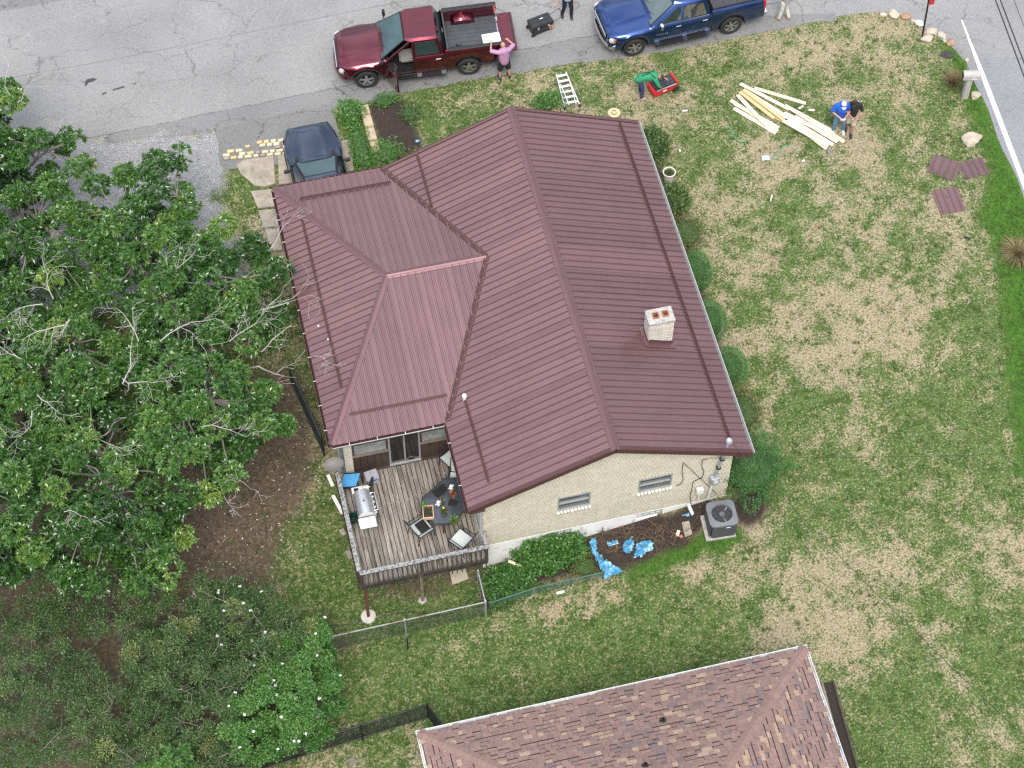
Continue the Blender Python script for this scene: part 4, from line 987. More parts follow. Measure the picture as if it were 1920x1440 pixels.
L_DARK = leaf_mat('boxwood_leaf', [(0, (.025, .06, .014)), (.5, (.06, .125, .03)), (1, (.20, .25, .06))], .38)
L_CONE = leaf_mat('conifer_leaf', [(0, (.035, .115, .022)), (.5, (.07, .20, .045)), (1, (.13, .30, .07))], .6)
L_BRIGHT = leaf_mat('bright_leaf', [(0, (.045, .13, .025)), (.6, (.095, .23, .045)), (1, (.19, .31, .08))], .42)
L_OLIVE = leaf_mat('olive_leaf', [(0, (.05, .085, .02)), (.5, (.11, .15, .035)), (.85, (.18, .165, .04)), (1, (.26, .14, .05))], .5)
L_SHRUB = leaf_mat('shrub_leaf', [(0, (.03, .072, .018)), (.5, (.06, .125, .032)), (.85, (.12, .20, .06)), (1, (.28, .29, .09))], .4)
L_STRAW = leaf_mat('straw_leaf', [(0, (.20, .14, .07)), (.6, (.38, .30, .17)), (1, (.14, .17, .06))], .8, .2)
L_FLOWER = leaf_mat('flower_petal', [(0, (.75, .72, .70)), (.8, (.80, .78, .76)), (1, (.62, .35, .60))], .6, .2)
L_RED = leaf_mat('red_leaf', [(0, (.30, .06, .03)), (1, (.45, .16, .06))], .5)
def leaves(C, D, ln, wd, tone, fold=.25, droop=.0):
    """quads: C base points, D unit directions, ln/wd arrays; returns V,F,tone"""
    n = len(C); rv = rng.normal(size=(n, 3)); S = np.cross(D, rv); S /= np.linalg.norm(S, axis=1, keepdims=True)+1e-9
    # turn the blade so that it mostly faces up
    U = np.cross(S, D); flip = np.where(U[:, 2:3] < 0, -1., 1.); U = U*flip
    up = np.array([0, 0, 1.]); S2 = np.cross(D, up+.45*rv); nn = np.linalg.norm(S2, axis=1, keepdims=True); S = np.where(nn > .15, S2/(nn+1e-9), S)
    U = np.cross(S, D); U = U*np.where(U[:, 2:3] < 0, -1., 1.)
    ln = ln[:, None]; wd = wd[:, None]
    tip = C+D*ln-np.array([0, 0, 1.])*droop*ln
    mid = C+D*ln*.5+U*wd*fold*.2
    V = np.stack([C, mid+S*wd*.5, tip, mid-S*wd*.5], 1).reshape(-1, 3)
    return V, np.arange(4*n).reshape(n, 4), np.repeat(tone, 4)
def dirs(n, zmin=-1., zmax=1.):
    z = rng.uniform(zmin, zmax, n); a = rng.uniform(0, 2*math.pi, n); r = np.sqrt(1-z*z); return np.stack([r*np.cos(a), r*np.sin(a), z], 1)
def leafobj(name, VFT, mt, parent=None, loc=None):
    V = np.concatenate([q[0] for q in VFT]); T = np.concatenate([q[2] for q in VFT]); off = 0; Fs = []
    for q in VFT: Fs.append(q[1]+off); off += len(q[0])
    o = link(name, npmesh(name, V, np.concatenate(Fs), mt, {'tone': T}), None, parent)
    return o
def tuft(n, r, h, mt, name, parent, ln=(.05, .1), wd=.03, c=(0, 0, 0)):
    D = dirs(n, .0, 1.); C = np.array(c)+D*np.array([r, r, h])*rng.uniform(.3, 1., (n, 1))
    Dl = D*.8+dirs(n)*.6; Dl /= np.linalg.norm(Dl, axis=1, keepdims=True)
    return leafobj(name, [leaves(C, Dl, rng.uniform(*ln, n), np.full(n, wd), rng.random(n))], mt, parent)
def pot(name, label, loc, r, h, mt, fol, fr, fh, fn=60):
    t = thing(name, label, 'plant pot', loc)
    mb = MB(); mb.lathe([(.001, .0), (r*.72, .0), (r*.95, h*.95), (r*1.03, h), (r*.92, h), (r*.88, h*.9), (.001, h*.88)], 16); mb.build('pot', mt, t, smooth=40)
    mb = MB(); mb.lathe([(.001, h*.9), (r*.88, h*.9)], 16); mb.build('soil', M_SOIL, t)
    if fol: tuft(fn, fr, fh, fol, 'foliage', t, (.05, .11), .035, (0, 0, h*.85))
    return t
TZ = DZ+.728
def tp(px, py, dz=0): p = at(px, py, TZ+dz+.0); return Vector((p.x, p.y, TZ+dz))
p_ = thing('planter_tray', 'tan rectangular planter with dark soil and a lime-green plant on the table', 'planter', tp(803, 963), R(-8))
mb = MB()
for (x, y, w, d) in ((-.15, 0, .03, .42), (.15, 0, .03, .42), (0, -.2, .3, .03), (0, .2, .3, .03)): mb.box((x, y, .07), (w, d, .14))
mb.build('box', M_TANPOT, p_, bevel=.01, seg=1); mb = MB(); mb.box((0, 0, .05), (.28, .38, .1)); mb.build('soil', M_SOIL, p_); tuft(45, .10, .12, L_BRIGHT, 'foliage', p_, (.05, .12), .035, (-.08, .2, .12))
tuft(40, .1, .05, L_DARK, 'seedlings', p_, (.04, .08), .02, (0, -.06, .1)); tuft(16, .05, .04, L_RED, 'red_foliage', p_, (.04, .06), .02, (.07, .12, .1))
fp_ = pot('flower_pot', 'dark round pot with a yellow flower at the table centre', tp(832, 960), .10, .13, M_FRAME, L_OLIVE, .09, .10)
fl_ = MB(); fl_.ball((0, 0, .26), (.035, .035, .02), 8, 5); fl_.build('flower_head', mat('yellow_petal', (.65, .62, .12), .6), fp_)
pot('flower_pot', 'terracotta pot with bright green leaves and red flowers', tp(852, 980), .09, .12, M_TERRA, L_BRIGHT, .14, .14, 90)
pot('flower_pot', 'small terracotta pot of red foliage beside the white pitcher', tp(849, 929), .07, .09, M_TERRA, L_RED, .08, .08, 40)
pot('flower_pot', 'little grey pot just behind the dark round pot', tp(829, 941), .06, .09, mat('grey_pot', (.25, .24, .22), .7), L_OLIVE, .05, .04, 20)
def jug(label, p):
    t = thing('watering_jug', label, 'jug', p, R(30)); mb = MB(); mb.lathe([(.001, 0), (.055, 0), (.075, .07), (.06, .15), (.045, .18), (.05, .2), (.04, .2), (.04, .17), (.001, .16)], 14); mb.build('body', M_WHITEP, t, smooth=40)
    mb = MB(); mb.tube([(.05, 0, .16), (.11, 0, .14), (.11, 0, .07), (.07, 0, .05)], .01, 6); mb.build('handle', M_WHITEP, t); mb = MB(); mb.tube([(-.06, 0, .1), (-.12, 0, .17)], .013, 6); mb.build('spout', M_WHITEP, t)
jug('white plastic jug next to the tall chair back', tp(846, 917)); jug('white plastic jug in the middle of the crowded table', tp(822, 947))
def seed_tray(p, rz, nx, ny, label):
    t = thing('seed_tray', label, 'seed tray', p, rz); mb = MB(); s = .06
    for i in range(nx+1): mb.box((-nx*s/2+i*s, 0, .03), (.008, ny*s, .06))
    for j in range(ny+1): mb.box((0, -ny*s/2+j*s, .03), (nx*s, .008, .058))
    mb.build('cells', M_FRAME, t); mb = MB(); mb.box((0, 0, .012), (nx*s-.01, ny*s-.01, .02)); mb.build('soil', M_SOIL, t)
    return t
seed_tray(tp(825, 921, .0), R(28), 7, 4, 'large black seed tray at the back of the table')
seed_tray(tp(849, 944, .0), R(-30), 4, 3, 'small empty black tray between the pots')
seed_tray(Vector((-1.26, 1.08, DZ+.44)), R(24), 5, 6, 'black seed tray lying on the seat of a chair')
# fallen white petals and litter on the boards
def litter(name, mt, pts, s0, s1, label, cat):
    n = len(pts); P_ = np.array(pts); a = rng.uniform(0, 6.28, n); s = rng.uniform(s0, s1, n)
    V = np.stack([P_+np.stack([np.cos(a+k*1.57)*s*(1 if k % 2 else .55), np.sin(a+k*1.57)*s*(1 if k % 2 else .55), rng.uniform(.0, .015, n)], 1) for k in range(4)], 1).reshape(-1, 3)
    return top(link(name, npmesh(name, V, np.arange(4*n).reshape(n, 4), mt)), label, cat, kind='stuff')
M_LITTER = mat('dry_petal', (.60, .57, .50), .8, var=.2)
pts = [(random.uniform(-2.6, .2), random.gauss(2.6, .6), DZ+.006) for _ in range(40)]; pts = [p for p in pts if p[1] < 3.5]
litter('petals', M_LITTER, pts, .012, .03, 'pale dry petals scattered over the deck boards', 'litter')
# ------------------------------------------------------------------ fences
M_CHAIN = mat('chain_wire', (.10, .13, .11), .5, metal=.3)
def fence(name, label, pts, h, mp, mrail, mmesh, pitch=.09, wr=.0035, post_every=2.6, rails=(1.,), cat='fence'):
    P_ = [Vector((p[0], p[1], float(gz(p[0], p[1])))) for p in pts]
    t = thing(name, label, cat, P_[0])
    def pt(mb, nm, mt): return mb.build(nm, mt, t, world=True)
    for a, c in zip(P_[:-1], P_[1:]):
        L = (c-a).length; n = max(1, round(L/post_every)); U = Vector((0, 0, 1))
        for i in range(n+1):
            if i == 0 and a is not P_[0]: continue
            p = a.lerp(c, i/n); mb = MB(); mb.tube([p-U*.2, p+U*(h+.05)], .03, 8); mb.ball(p+U*(h+.06), .034, 8, 4); pt(mb, 'post', mp)
        for k in rails:
            mb = MB(); mb.tube([a+U*h*k, c+U*h*k], .022, 7); pt(mb, 'rail', mrail)
        mb = MB(); nn = int(L/pitch); d = (c-a)
        m_ = h/pitch/ (L/pitch)
        for i in range(-int(h/pitch), nn):
            for s in (0, 1):
                u0, u1 = i*pitch, i*pitch+h; z0, z1 = 0., h
                if u0 < 0: z0 = -u0; u0 = 0
                if u1 > L: z1 = h-(u1-L); u1 = L
                if u1-u0 < .03: continue
                if s: z0, z1 = h-z0, h-z1
                mb.tube([a+d*(u0/L)+U*(z0*.95+.03), a+d*(u1/L)+U*(z1*.95+.03)], wr, 3, False)
        pt(mb, 'chain_mesh', mmesh)
    return t
M_RUSTG = mat('rusty_galvanised', (.42, .43, .42), .5, metal=.4, var=.2, c2=(.22, .10, .06), c2t=(.5, .62), c2s=3)
f1 = [gp(911, 1155), gp(765, 1190), gp(612, 1222), gp(480, 1250)]
fence('chain_link_fence', 'low chain-link fence with a rust-streaked top rail behind the deck', [f1[0], f1[2], f1[3]], .95, M_GALV, M_RUSTG, M_CHAIN)
fence('chain_link_gate', 'short chain-link gate section with reddish netting at the house corner', [gp(897, 1098), gp(910, 1153)], .95, M_GALV, M_GALV, mat('red_netting', (.13, .03, .04), .7), .08, .005, 3, (1., .05), 'gate')
f2 = [gp(430, 1462), gp(803, 1345), gp(845, 1402)]
M_BLK = mat('black_vinyl', (.012, .012, .013), .5)
fence('black_fence', 'black vinyl chain-link fence enclosing the neighbouring back yard', f2, .95, M_BLK, M_BLK, M_BLK, .075, .0055, 2.4, (1., .04))
f3 = [gp(548, 722), gp(608, 855)]
fence('black_fence', 'dark slatted fence panel along the foot of the wing wall', f3, 1.1, M_BLK, mat('dark_green_rail', (.04, .055, .055), .5), mat('dark_mesh', (.015, .02, .02), .7), .05, .008, 2.2, (1., .05))
M_GREENW = mat('green_wire', (.06, .14, .10), .6)
fence('garden_fence', 'low sagging green wire garden fence along the planting bed', [gp(918, 1142), gp(1010, 1112), gp(1130, 1085)], .42, M_GREENW, M_GREENW, M_GREENW, .10, .004, 1.1)
# lone iron stake
p = gp(765, 1218); mb = MB(); mb.tube([p-Vector((0, 0, .1)), p+Vector((0, 0, .7))], .025, 6); mb.box(p+Vector((0, 0, .7)), (.09, .09, .03)); top(origin_to(mb.build('garden_stake', M_BLK), p), 'lone black stake standing in the grass below the fence', 'stake')
# red rubber hose
def hose(name, L, r, mt, label, cat, dz=.03):
    P_ = [gp(*q, dz) for q in L]; Q = []
    for i in range(len(P_)-1):
        p0, p1, p2, p3 = P_[max(i-1, 0)], P_[i], P_[i+1], P_[min(i+2, len(P_)-1)]
        for t in np.linspace(0, 1, 6)[:-1]: Q.append(.5*((2*p1)+(p2-p0)*t+(2*p0-5*p1+4*p2-p3)*t*t+(3*p1-p0-3*p2+p3)*t**3))
    Q.append(P_[-1]); mb = MB(); mb.tube(Q, r, 6); return top(origin_to(mb.build(name, mt, smooth=60), P_[0]), label, cat)
hose('garden_hose', [(560, 1163), (600, 1172), (640, 1172), (690, 1163), (760, 1148), (830, 1153), (870, 1137), (893, 1110)], .014, mat('dark_hose', (.05, .07, .07), .5), 'dark garden hose curving through the grass past the deck post', 'hose')
# ------------------------------------------------------------------ air conditioner
a = thing('air_conditioner', 'dark grey air conditioning condenser with a round fan grille on top', 'air conditioner', gp(1349, 988), R(-4))
M_ACG = mat('condenser_grey', (.075, .078, .085), .45, var=.12, vs=4)
mb = MB(); mb.box((-.05, 0, .04), (.92, .86, .1)); mb.build('pad', M_CONC, a, bevel=.01, seg=1)
mb = MB(); mb.box((0, 0, .44), (.80, .80, .70)); mb.build('cabinet', mat('condenser_coil', (.035, .036, .04), .6, var=.3, vs=30, stretch=(1, 1, 3)), a, bevel=.06)
mb = MB()
for k in range(14):
    for s in (-1, 1): mb.box((s*.405, 0, .14+k*.045), (.012, .72, .012)); mb.box((0, s*.405, .14+k*.045), (.72, .012, .012))
mb.build('louvres', M_ACG, a)
sq = []; ci = []
for k in range(32):
    an = 2*math.pi*k/32; c_, s_ = math.cos(an), math.sin(an); q = min(.43/max(abs(c_), 1e-6), .43/max(abs(s_), 1e-6)); q = min(q, .55); sq.append((c_*q, s_*q)); ci.append((c_*.31, s_*.31))
mb = MB(); mb.grid([[(x, y, .78) for x, y in sq], [(x, y, .86) for x, y in sq], [(x*1.03, y*1.03, .885) for x, y in ci], [(x, y, .87) for x, y in ci], [(x, y, .72) for x, y in ci]], True); mb.build('top_cover', mat('cover_grey', (.16, .165, .18), .4, var=.1), a, smooth=35)
mb = MB(); mb.lathe([(.001, .70), (.31, .70)], 24); mb.build('well_floor', M_BLACKP, a)
mb = MB(); mb.lathe([(.001, .83), (.085, .83), (.09, .80), (.09, .72)], 16); mb.build('motor', mat('motor_grey', (.12, .11, .115), .5), a, smooth=40)
M_BLADE = mat('fan_blade', (.55, .57, .56), .35, metal=.6, var=.15)
for k in range(3):
    an = R(25)+k*2*math.pi/3; mb = MB(); rows = []
    for r in (.08, .18, .29): rows.append([(r*math.cos(an+da), r*math.sin(an+da), .76+.09*da) for da in np.linspace(-.42, .42, 5)])
    mb.grid(rows); mb.build('fan_blade', M_BLADE if k != 1 else mat('fan_blade_dull', (.2, .2, .2), .5), a)
mb = MB()
for k in range(10):
    an = 2*math.pi*k/10; mb.tube([(.08*math.cos(an), .08*math.sin(an), .872), (.32*math.cos(an), .32*math.sin(an), .88)], .004, 4)
mb.build('fan_guard', M_BLACKP, a)
mb = MB(); mb.box((.12, -.412, .68), (.14, .01, .03)); mb.build('nameplate', M_WHITEP, a)
# ------------------------------------------------------------------ retaining wall
M_STONE = mat('sandstone_block', (.42, .34, .23), .9, var=.18, vs=4, rnd=.1, bump=.5, bs=20, c2=(.24, .20, .15), c2t=(.55, .7))
ra, rc = at(681, 194, -.02), at(716, 316, -.15)
w = thing('retaining_wall', 'low retaining wall of tan sandstone blocks between driveway and planting bed', 'wall', (ra.x, ra.y, -1.2))
d = (rc-ra); L = d.length; d.normalize(); sdv = Vector((d.y, -d.x, 0)).normalized(); rz = math.atan2(d.y, d.x)
cuts = [0, .42, .95, 1.5, 2.02, 2.6, 3.2]; k = 0
mb_st = {}
for c0, c1 in zip(cuts[:-1], cuts[1:]):
    for j in range(4):
        if j and k % 2: c0_, c1_ = c0+.0, c1
        else: c0_, c1_ = c0, c1
        cc = ra+d*((c0_+c1_)/2); zt = ra.z-.06-.05*k
        mb = MB(); mb.box((0, 0, 0), (c1_-c0_-.012, .30+random.uniform(-.015, .015), .285)); o = mb.build('stone_block', M_STONE, w, bevel=.018, seg=2)
        o.location = Vector((cc.x, cc.y, zt-.145-j*.30))-w.location+sdv*random.uniform(-.012, .012); o.rotation_euler = (0, 0, rz)
    k += 1
# ------------------------------------------------------------------ bushes and plants
def bush(name, label, base, r, h, mt, n, ln, wd, cat='bush', group=None, lump=.22, dense=.25, stem=True, shape='dome', tone=(0, 1)):
    """leafy mass: leaves over a lumpy volume, tones darker in hollows and inside as painted shade"""
    base = Vector(base); rx_, ry_ = r if hasattr(r, '__len__') else (r, r)
    t = thing(name, label, cat, base, 0, group)
    D = dirs(n, -.35 if shape == 'dome' else 0., 1.)
    f = np.array([mnoise.noise(Vector((d_[0]*2.3+base.x, d_[1]*2.3+base.y, d_[2]*2.3))) for d_ in D])
    rad = (1+lump*f*1.6)*np.where(rng.random(n) < dense, rng.uniform(.5, .9, n), rng.uniform(.9, 1.03, n))
    C = D*rad[:, None]*np.array([rx_, ry_, h*.55])+np.array([0, 0, h*.45])
    Dl = D*.30+dirs(n)*.95+np.array([0, 0, .10]); Dl /= np.linalg.norm(Dl, axis=1, keepdims=True)
    tn = np.clip(rng.normal((tone[0]+tone[1])/2, .22, n)+.35*f, 0, 1)  # leaf tone follows the lumps: darker hollows, shade put into colour
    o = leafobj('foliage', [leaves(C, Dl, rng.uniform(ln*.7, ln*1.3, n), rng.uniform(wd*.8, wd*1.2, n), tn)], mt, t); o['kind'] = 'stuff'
    # inner mass so that the heart of the bush is closed
    mb = MB(); mb.ball((0, 0, h*.43), (rx_*.74, ry_*.74, h*.42), 12, 8); mb.build('inner_growth', mat('inner_growth', (.04, .085, .022), .9), t)
    if stem:
        mb = MB()
        for k in range(3): mb.tube([(.06*math.cos(k*2), .06*math.sin(k*2), -.1), (.2*rx_*math.cos(k*2), .2*ry_*math.sin(k*2), h*.4)], .018, 5)
        mb.build('stem', mat('stem_bark', (.12, .09, .06), .9), t)
    return t
def gpb(px, py, dz=.5):
    p = gp(px, py, dz); return Vector((p.x, p.y, p.z-dz))
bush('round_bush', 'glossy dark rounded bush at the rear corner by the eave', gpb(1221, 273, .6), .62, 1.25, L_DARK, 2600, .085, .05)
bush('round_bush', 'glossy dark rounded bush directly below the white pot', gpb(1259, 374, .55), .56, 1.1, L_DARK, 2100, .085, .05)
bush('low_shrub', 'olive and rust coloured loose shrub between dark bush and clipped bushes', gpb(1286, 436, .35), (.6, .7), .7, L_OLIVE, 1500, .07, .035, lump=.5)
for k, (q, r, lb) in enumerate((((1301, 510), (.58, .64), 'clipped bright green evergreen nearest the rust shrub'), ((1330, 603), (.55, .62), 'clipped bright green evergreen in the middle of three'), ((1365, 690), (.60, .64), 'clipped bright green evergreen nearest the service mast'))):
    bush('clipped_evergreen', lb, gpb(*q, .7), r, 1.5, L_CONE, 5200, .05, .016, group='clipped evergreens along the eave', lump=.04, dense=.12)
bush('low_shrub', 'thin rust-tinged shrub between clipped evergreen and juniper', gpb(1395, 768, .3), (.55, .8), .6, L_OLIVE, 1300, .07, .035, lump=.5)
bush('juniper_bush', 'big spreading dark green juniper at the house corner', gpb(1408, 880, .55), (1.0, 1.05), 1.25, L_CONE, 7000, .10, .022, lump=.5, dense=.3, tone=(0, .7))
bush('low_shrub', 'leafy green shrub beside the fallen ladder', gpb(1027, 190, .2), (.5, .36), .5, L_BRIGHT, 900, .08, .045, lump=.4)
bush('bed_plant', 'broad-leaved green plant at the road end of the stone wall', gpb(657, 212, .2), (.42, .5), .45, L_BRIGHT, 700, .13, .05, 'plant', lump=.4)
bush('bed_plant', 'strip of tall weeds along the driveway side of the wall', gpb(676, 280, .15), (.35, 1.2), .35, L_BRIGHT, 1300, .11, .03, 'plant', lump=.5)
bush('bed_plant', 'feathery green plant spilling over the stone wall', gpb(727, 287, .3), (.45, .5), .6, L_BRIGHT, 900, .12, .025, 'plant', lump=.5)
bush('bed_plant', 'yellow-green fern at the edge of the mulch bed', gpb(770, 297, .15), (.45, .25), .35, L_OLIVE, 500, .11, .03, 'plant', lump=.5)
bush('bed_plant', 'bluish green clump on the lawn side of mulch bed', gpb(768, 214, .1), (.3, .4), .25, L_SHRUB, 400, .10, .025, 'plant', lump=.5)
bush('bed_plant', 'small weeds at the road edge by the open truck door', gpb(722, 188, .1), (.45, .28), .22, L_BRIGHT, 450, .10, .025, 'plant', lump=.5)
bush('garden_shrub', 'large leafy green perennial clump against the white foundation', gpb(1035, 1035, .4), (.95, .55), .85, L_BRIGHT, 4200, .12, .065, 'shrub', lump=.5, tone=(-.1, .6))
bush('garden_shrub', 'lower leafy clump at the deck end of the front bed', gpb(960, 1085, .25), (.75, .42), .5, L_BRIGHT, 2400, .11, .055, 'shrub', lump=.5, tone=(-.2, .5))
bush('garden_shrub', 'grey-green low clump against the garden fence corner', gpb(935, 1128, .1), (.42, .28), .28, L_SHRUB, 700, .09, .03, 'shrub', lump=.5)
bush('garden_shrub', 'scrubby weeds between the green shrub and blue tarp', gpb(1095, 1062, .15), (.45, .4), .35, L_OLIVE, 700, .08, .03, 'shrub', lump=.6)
def grass_clump(label, base, r, h, n, mt=L_STRAW):
    t = thing('ornamental_grass', label, 'ornamental grass', base); a = rng.uniform(0, 6.28, n); q = rng.uniform(.1, 1, n); C = np.stack([np.cos(a)*.12*q, np.sin(a)*.12*q, np.zeros(n)], 1)
    D = np.stack([np.cos(a)*q*r, np.sin(a)*q*r, np.full(n, h)*rng.uniform(.5, 1, n)], 1); l = np.linalg.norm(D, axis=1); D /= l[:, None]
    o = leafobj('blades', [leaves(C, D, l, np.full(n, .014), rng.random(n), droop=.35)], mt, t); o['kind'] = 'stuff'; return t
grass_clump('dry tan ornamental grass growing against the mailbox post', gpb(1786, 160, 0), .45, .8, 500)
grass_clump('big straw-coloured grass clump at the far right lawn edge', gpb(1908, 478, 0), .75, .6, 900)
# ------------------------------------------------------------------ planter pot under the eave
p_ = thing('planter_pot', 'tall white round planter between two dark bushes', 'planter', gpb(1254, 331, .3))
mb = MB(); mb.lathe([(.001, 0), (.13, 0), (.19, .5), (.22, .52), (.22, .56), (.19, .56), (.17, .48), (.001, .46)], 18); mb.build('pot', mat('pot_white', (.62, .58, .52), .6), p_, smooth=40)
mb = MB(); mb.lathe([(.001, .49), (.18, .49)], 16); mb.build('soil', M_SOIL, p_); tuft(90, .14, .14, L_DARK, 'foliage', p_, (.05, .1), .03, (0, 0, .48))
# ------------------------------------------------------------------ blue tarp over the bed
def tarp(name, label, L, up, seed):
    P_ = [gp(*q) for q in L]; poly = [(p.x, p.y) for p in P_]; xs_ = [p[0] for p in poly]; ys_ = [p[1] for p in poly]; s = .045
    X, Y = np.meshgrid(np.arange(min(xs_)-.1, max(xs_)+.1, s), np.arange(min(ys_)-.1, max(ys_)+.1, s)); dd = polydist(X, Y, poly)+.12*(fbm(X, Y, 5, 3, seed)-.5)
    Z = gz(X, Y)+.03+up*(fbm(X, Y*1.4, 2.6, 4, seed)**1.5)+.10*np.abs(fbm(X*1.2, Y, 7., 3, seed+5)-.5)*2; idx = -np.ones(X.shape, int); ok = dd > 0; idx[ok] = np.arange(ok.sum())
    V = np.stack([X[ok], Y[ok], Z[ok]], 1); q = np.stack([idx[:-1, :-1], idx[:-1, 1:], idx[1:, 1:], idx[1:, :-1]], -1).reshape(-1, 4); q = q[(q >= 0).all(1)]
    o = link(name, npmesh(name, V, q, mat('blue_tarp', (.06, .27, .47), .45, var=.5, vs=7, c2=(.42, .57, .64), c2t=(.54, .64), c2s=9, spec=.5), smooth=True)); top(o, label, 'tarp'); return origin_to(o, tuple(V.mean(0)))  # noise tones put fold shade and pale crease light into the tarp's colour
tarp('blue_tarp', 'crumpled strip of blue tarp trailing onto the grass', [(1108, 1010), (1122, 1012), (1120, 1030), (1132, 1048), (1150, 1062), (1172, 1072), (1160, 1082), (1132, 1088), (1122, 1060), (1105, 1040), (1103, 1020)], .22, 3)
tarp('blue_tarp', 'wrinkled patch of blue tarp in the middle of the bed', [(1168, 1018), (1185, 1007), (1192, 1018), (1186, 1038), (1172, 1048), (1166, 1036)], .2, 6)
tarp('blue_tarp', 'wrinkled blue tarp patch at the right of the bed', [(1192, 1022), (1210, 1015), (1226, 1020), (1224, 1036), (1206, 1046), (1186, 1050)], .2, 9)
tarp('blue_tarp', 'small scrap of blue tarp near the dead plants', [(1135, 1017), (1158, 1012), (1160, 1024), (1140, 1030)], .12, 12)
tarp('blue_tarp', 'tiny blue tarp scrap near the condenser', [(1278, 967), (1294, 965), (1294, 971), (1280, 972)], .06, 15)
# dead stalks and debris in the bed
mb = MB()
for k in range(260):
    p = gp(random.uniform(1110, 1300), random.uniform(985, 1040)); 
    if polydist(np.array([p.x]), np.array([p.y]), Z_MULCH[2])[0] < 0: continue
    a_ = random.uniform(0, 6.28); l = random.uniform(.1, .5); mb.tube([p+Vector((0, 0, .02)), p+Vector((math.cos(a_)*l, math.sin(a_)*l, random.uniform(.02, .25)))], random.uniform(.003, .008), 4)
top(mb.build('dead_stalks', mat('dead_stalk', (.17, .12, .07), .9, var=.5, vs=3)), 'brown dead stalks strewn over the mulch bed', 'debris', kind='stuff')
p = gp(1128, 1010); t_ = thing('dead_sapling', 'bare forked dead stump standing against the foundation', 'stump', p); mb = MB(); mb.tube([(0, 0, -.1), (.02, 0, .5), (0, 0, .75)], [.035, .025, .01], 6); mb.tube([(.02, 0, .45), (-.16, 0, .55)], [.015, .008], 5); mb.tube([(.01, 0, .35), (.2, -.05, .55)], [.015, .006], 5); mb.build('trunk', mat('dead_wood', (.14, .09, .06), .9), t_)
o = slab([(1278, 980), (1292, 977), (1298, 1002), (1284, 1008)], 'paving_stone', M_SLAB, None, .05, .1); top(o, 'tan stone slab lying in the bed before the condenser', 'stone')
def block(name, label, px, py, size, rz, mt, cat, dz=.0, bev=.008):
    p = gp(px, py); mb = MB(); mb.box((0, 0, size[2]/2), size); o = mb.build(name, mt, bevel=bev, seg=1); o.location = p+Vector((0, 0, dz)); o.rotation_euler = (0, 0, R(rz)); return top(o, label, cat)
block('brick', 'loose pale brick in the bed beside the stone slab', 1271, 1001, (.2, .1, .07), 60, M_CBRICK, 'brick')
block('brick', 'small terracotta brick piece in the bed beside the pale brick', 1277, 1007, (.1, .1, .06), 20, M_TERRA, 'brick')
M_PINE = mat('pine_lumber', (.76, .65, .48), .75, var=.12, vs=3, rnd=.14, stretch=(1, 9, 9), c2=(.50, .33, .16), c2t=(.6, .75), c2s=3)
block('wood_offcut', 'short pale board offcut on the leafy clump', 965, 1070, (.42, .09, .04), -38, M_PINE, 'board', .45)
block('wood_offcut', 'white scrap of trim lying on the grass below the bed', 1051, 1111, (.26, .09, .03), 2, M_WHITEP, 'scrap')
# pale ground cover on the wing side and broken white boards by the deck foot
for k, (q, rz, l, lb) in enumerate((((620, 905), -80, .45, 'upper white board leaning at the deck foot'), ((634, 950), -76, .75, 'lower longer white board leaning at the deck foot'))):
    block('white_board', lb, *q, (l, .12, .04), rz, M_WHITE, 'board', .12)
for k, (q, s, lb) in enumerate((((643, 1000), .22, 'small tan stone below the white boards'), ((655, 1042), .3, 'tan stone by the left deck edge'))):
    block('edging_stone', lb, *q, (s, .16, .12), -75, M_SLAB, 'stone')
# ------------------------------------------------------------------ vehicles
M_TYRE = mat('tyre_rubber', (.022, .022, .023), .8, var=.25, bump=.3, bs=60)
M_CHROME = mat('chrome', (.72, .73, .75), .14, metal=1., var=.08)
M_ALLOY = mat('alloy_rim', (.55, .56, .58), .25, metal=.9, var=.08)
M_AUTOGL = mat('car_glass', (.020, .035, .036), .04, var=.3, vs=1.5, spec=.9, coat=.6)
M_WSHIELD = mat('windscreen', (.045, .085, .085), .03, var=.4, vs=1.2, spec=1., coat=1.)
M_SEAM = mat('seam', (.006, .006, .007), .7)
M_TRIMB = mat('black_trim', (.015, .015, .016), .45, var=.2)
M_SEAT = mat('grey_seat', (.23, .22, .205), .8, var=.1)
M_LAMP = mat('lamp_lens', (.55, .55, .52), .12, var=.25, vs=9, spec=.9)
M_TAIL = mat('tail_lens', (.42, .012, .015), .15, spec=.8)
M_AMBER = mat('amber_lens', (.45, .13, .05), .2, spec=.8)
def paint(name, c): return mat(name, c, .24, metal=.8, var=.06, vs=1.5, coat=1., spec=.5)
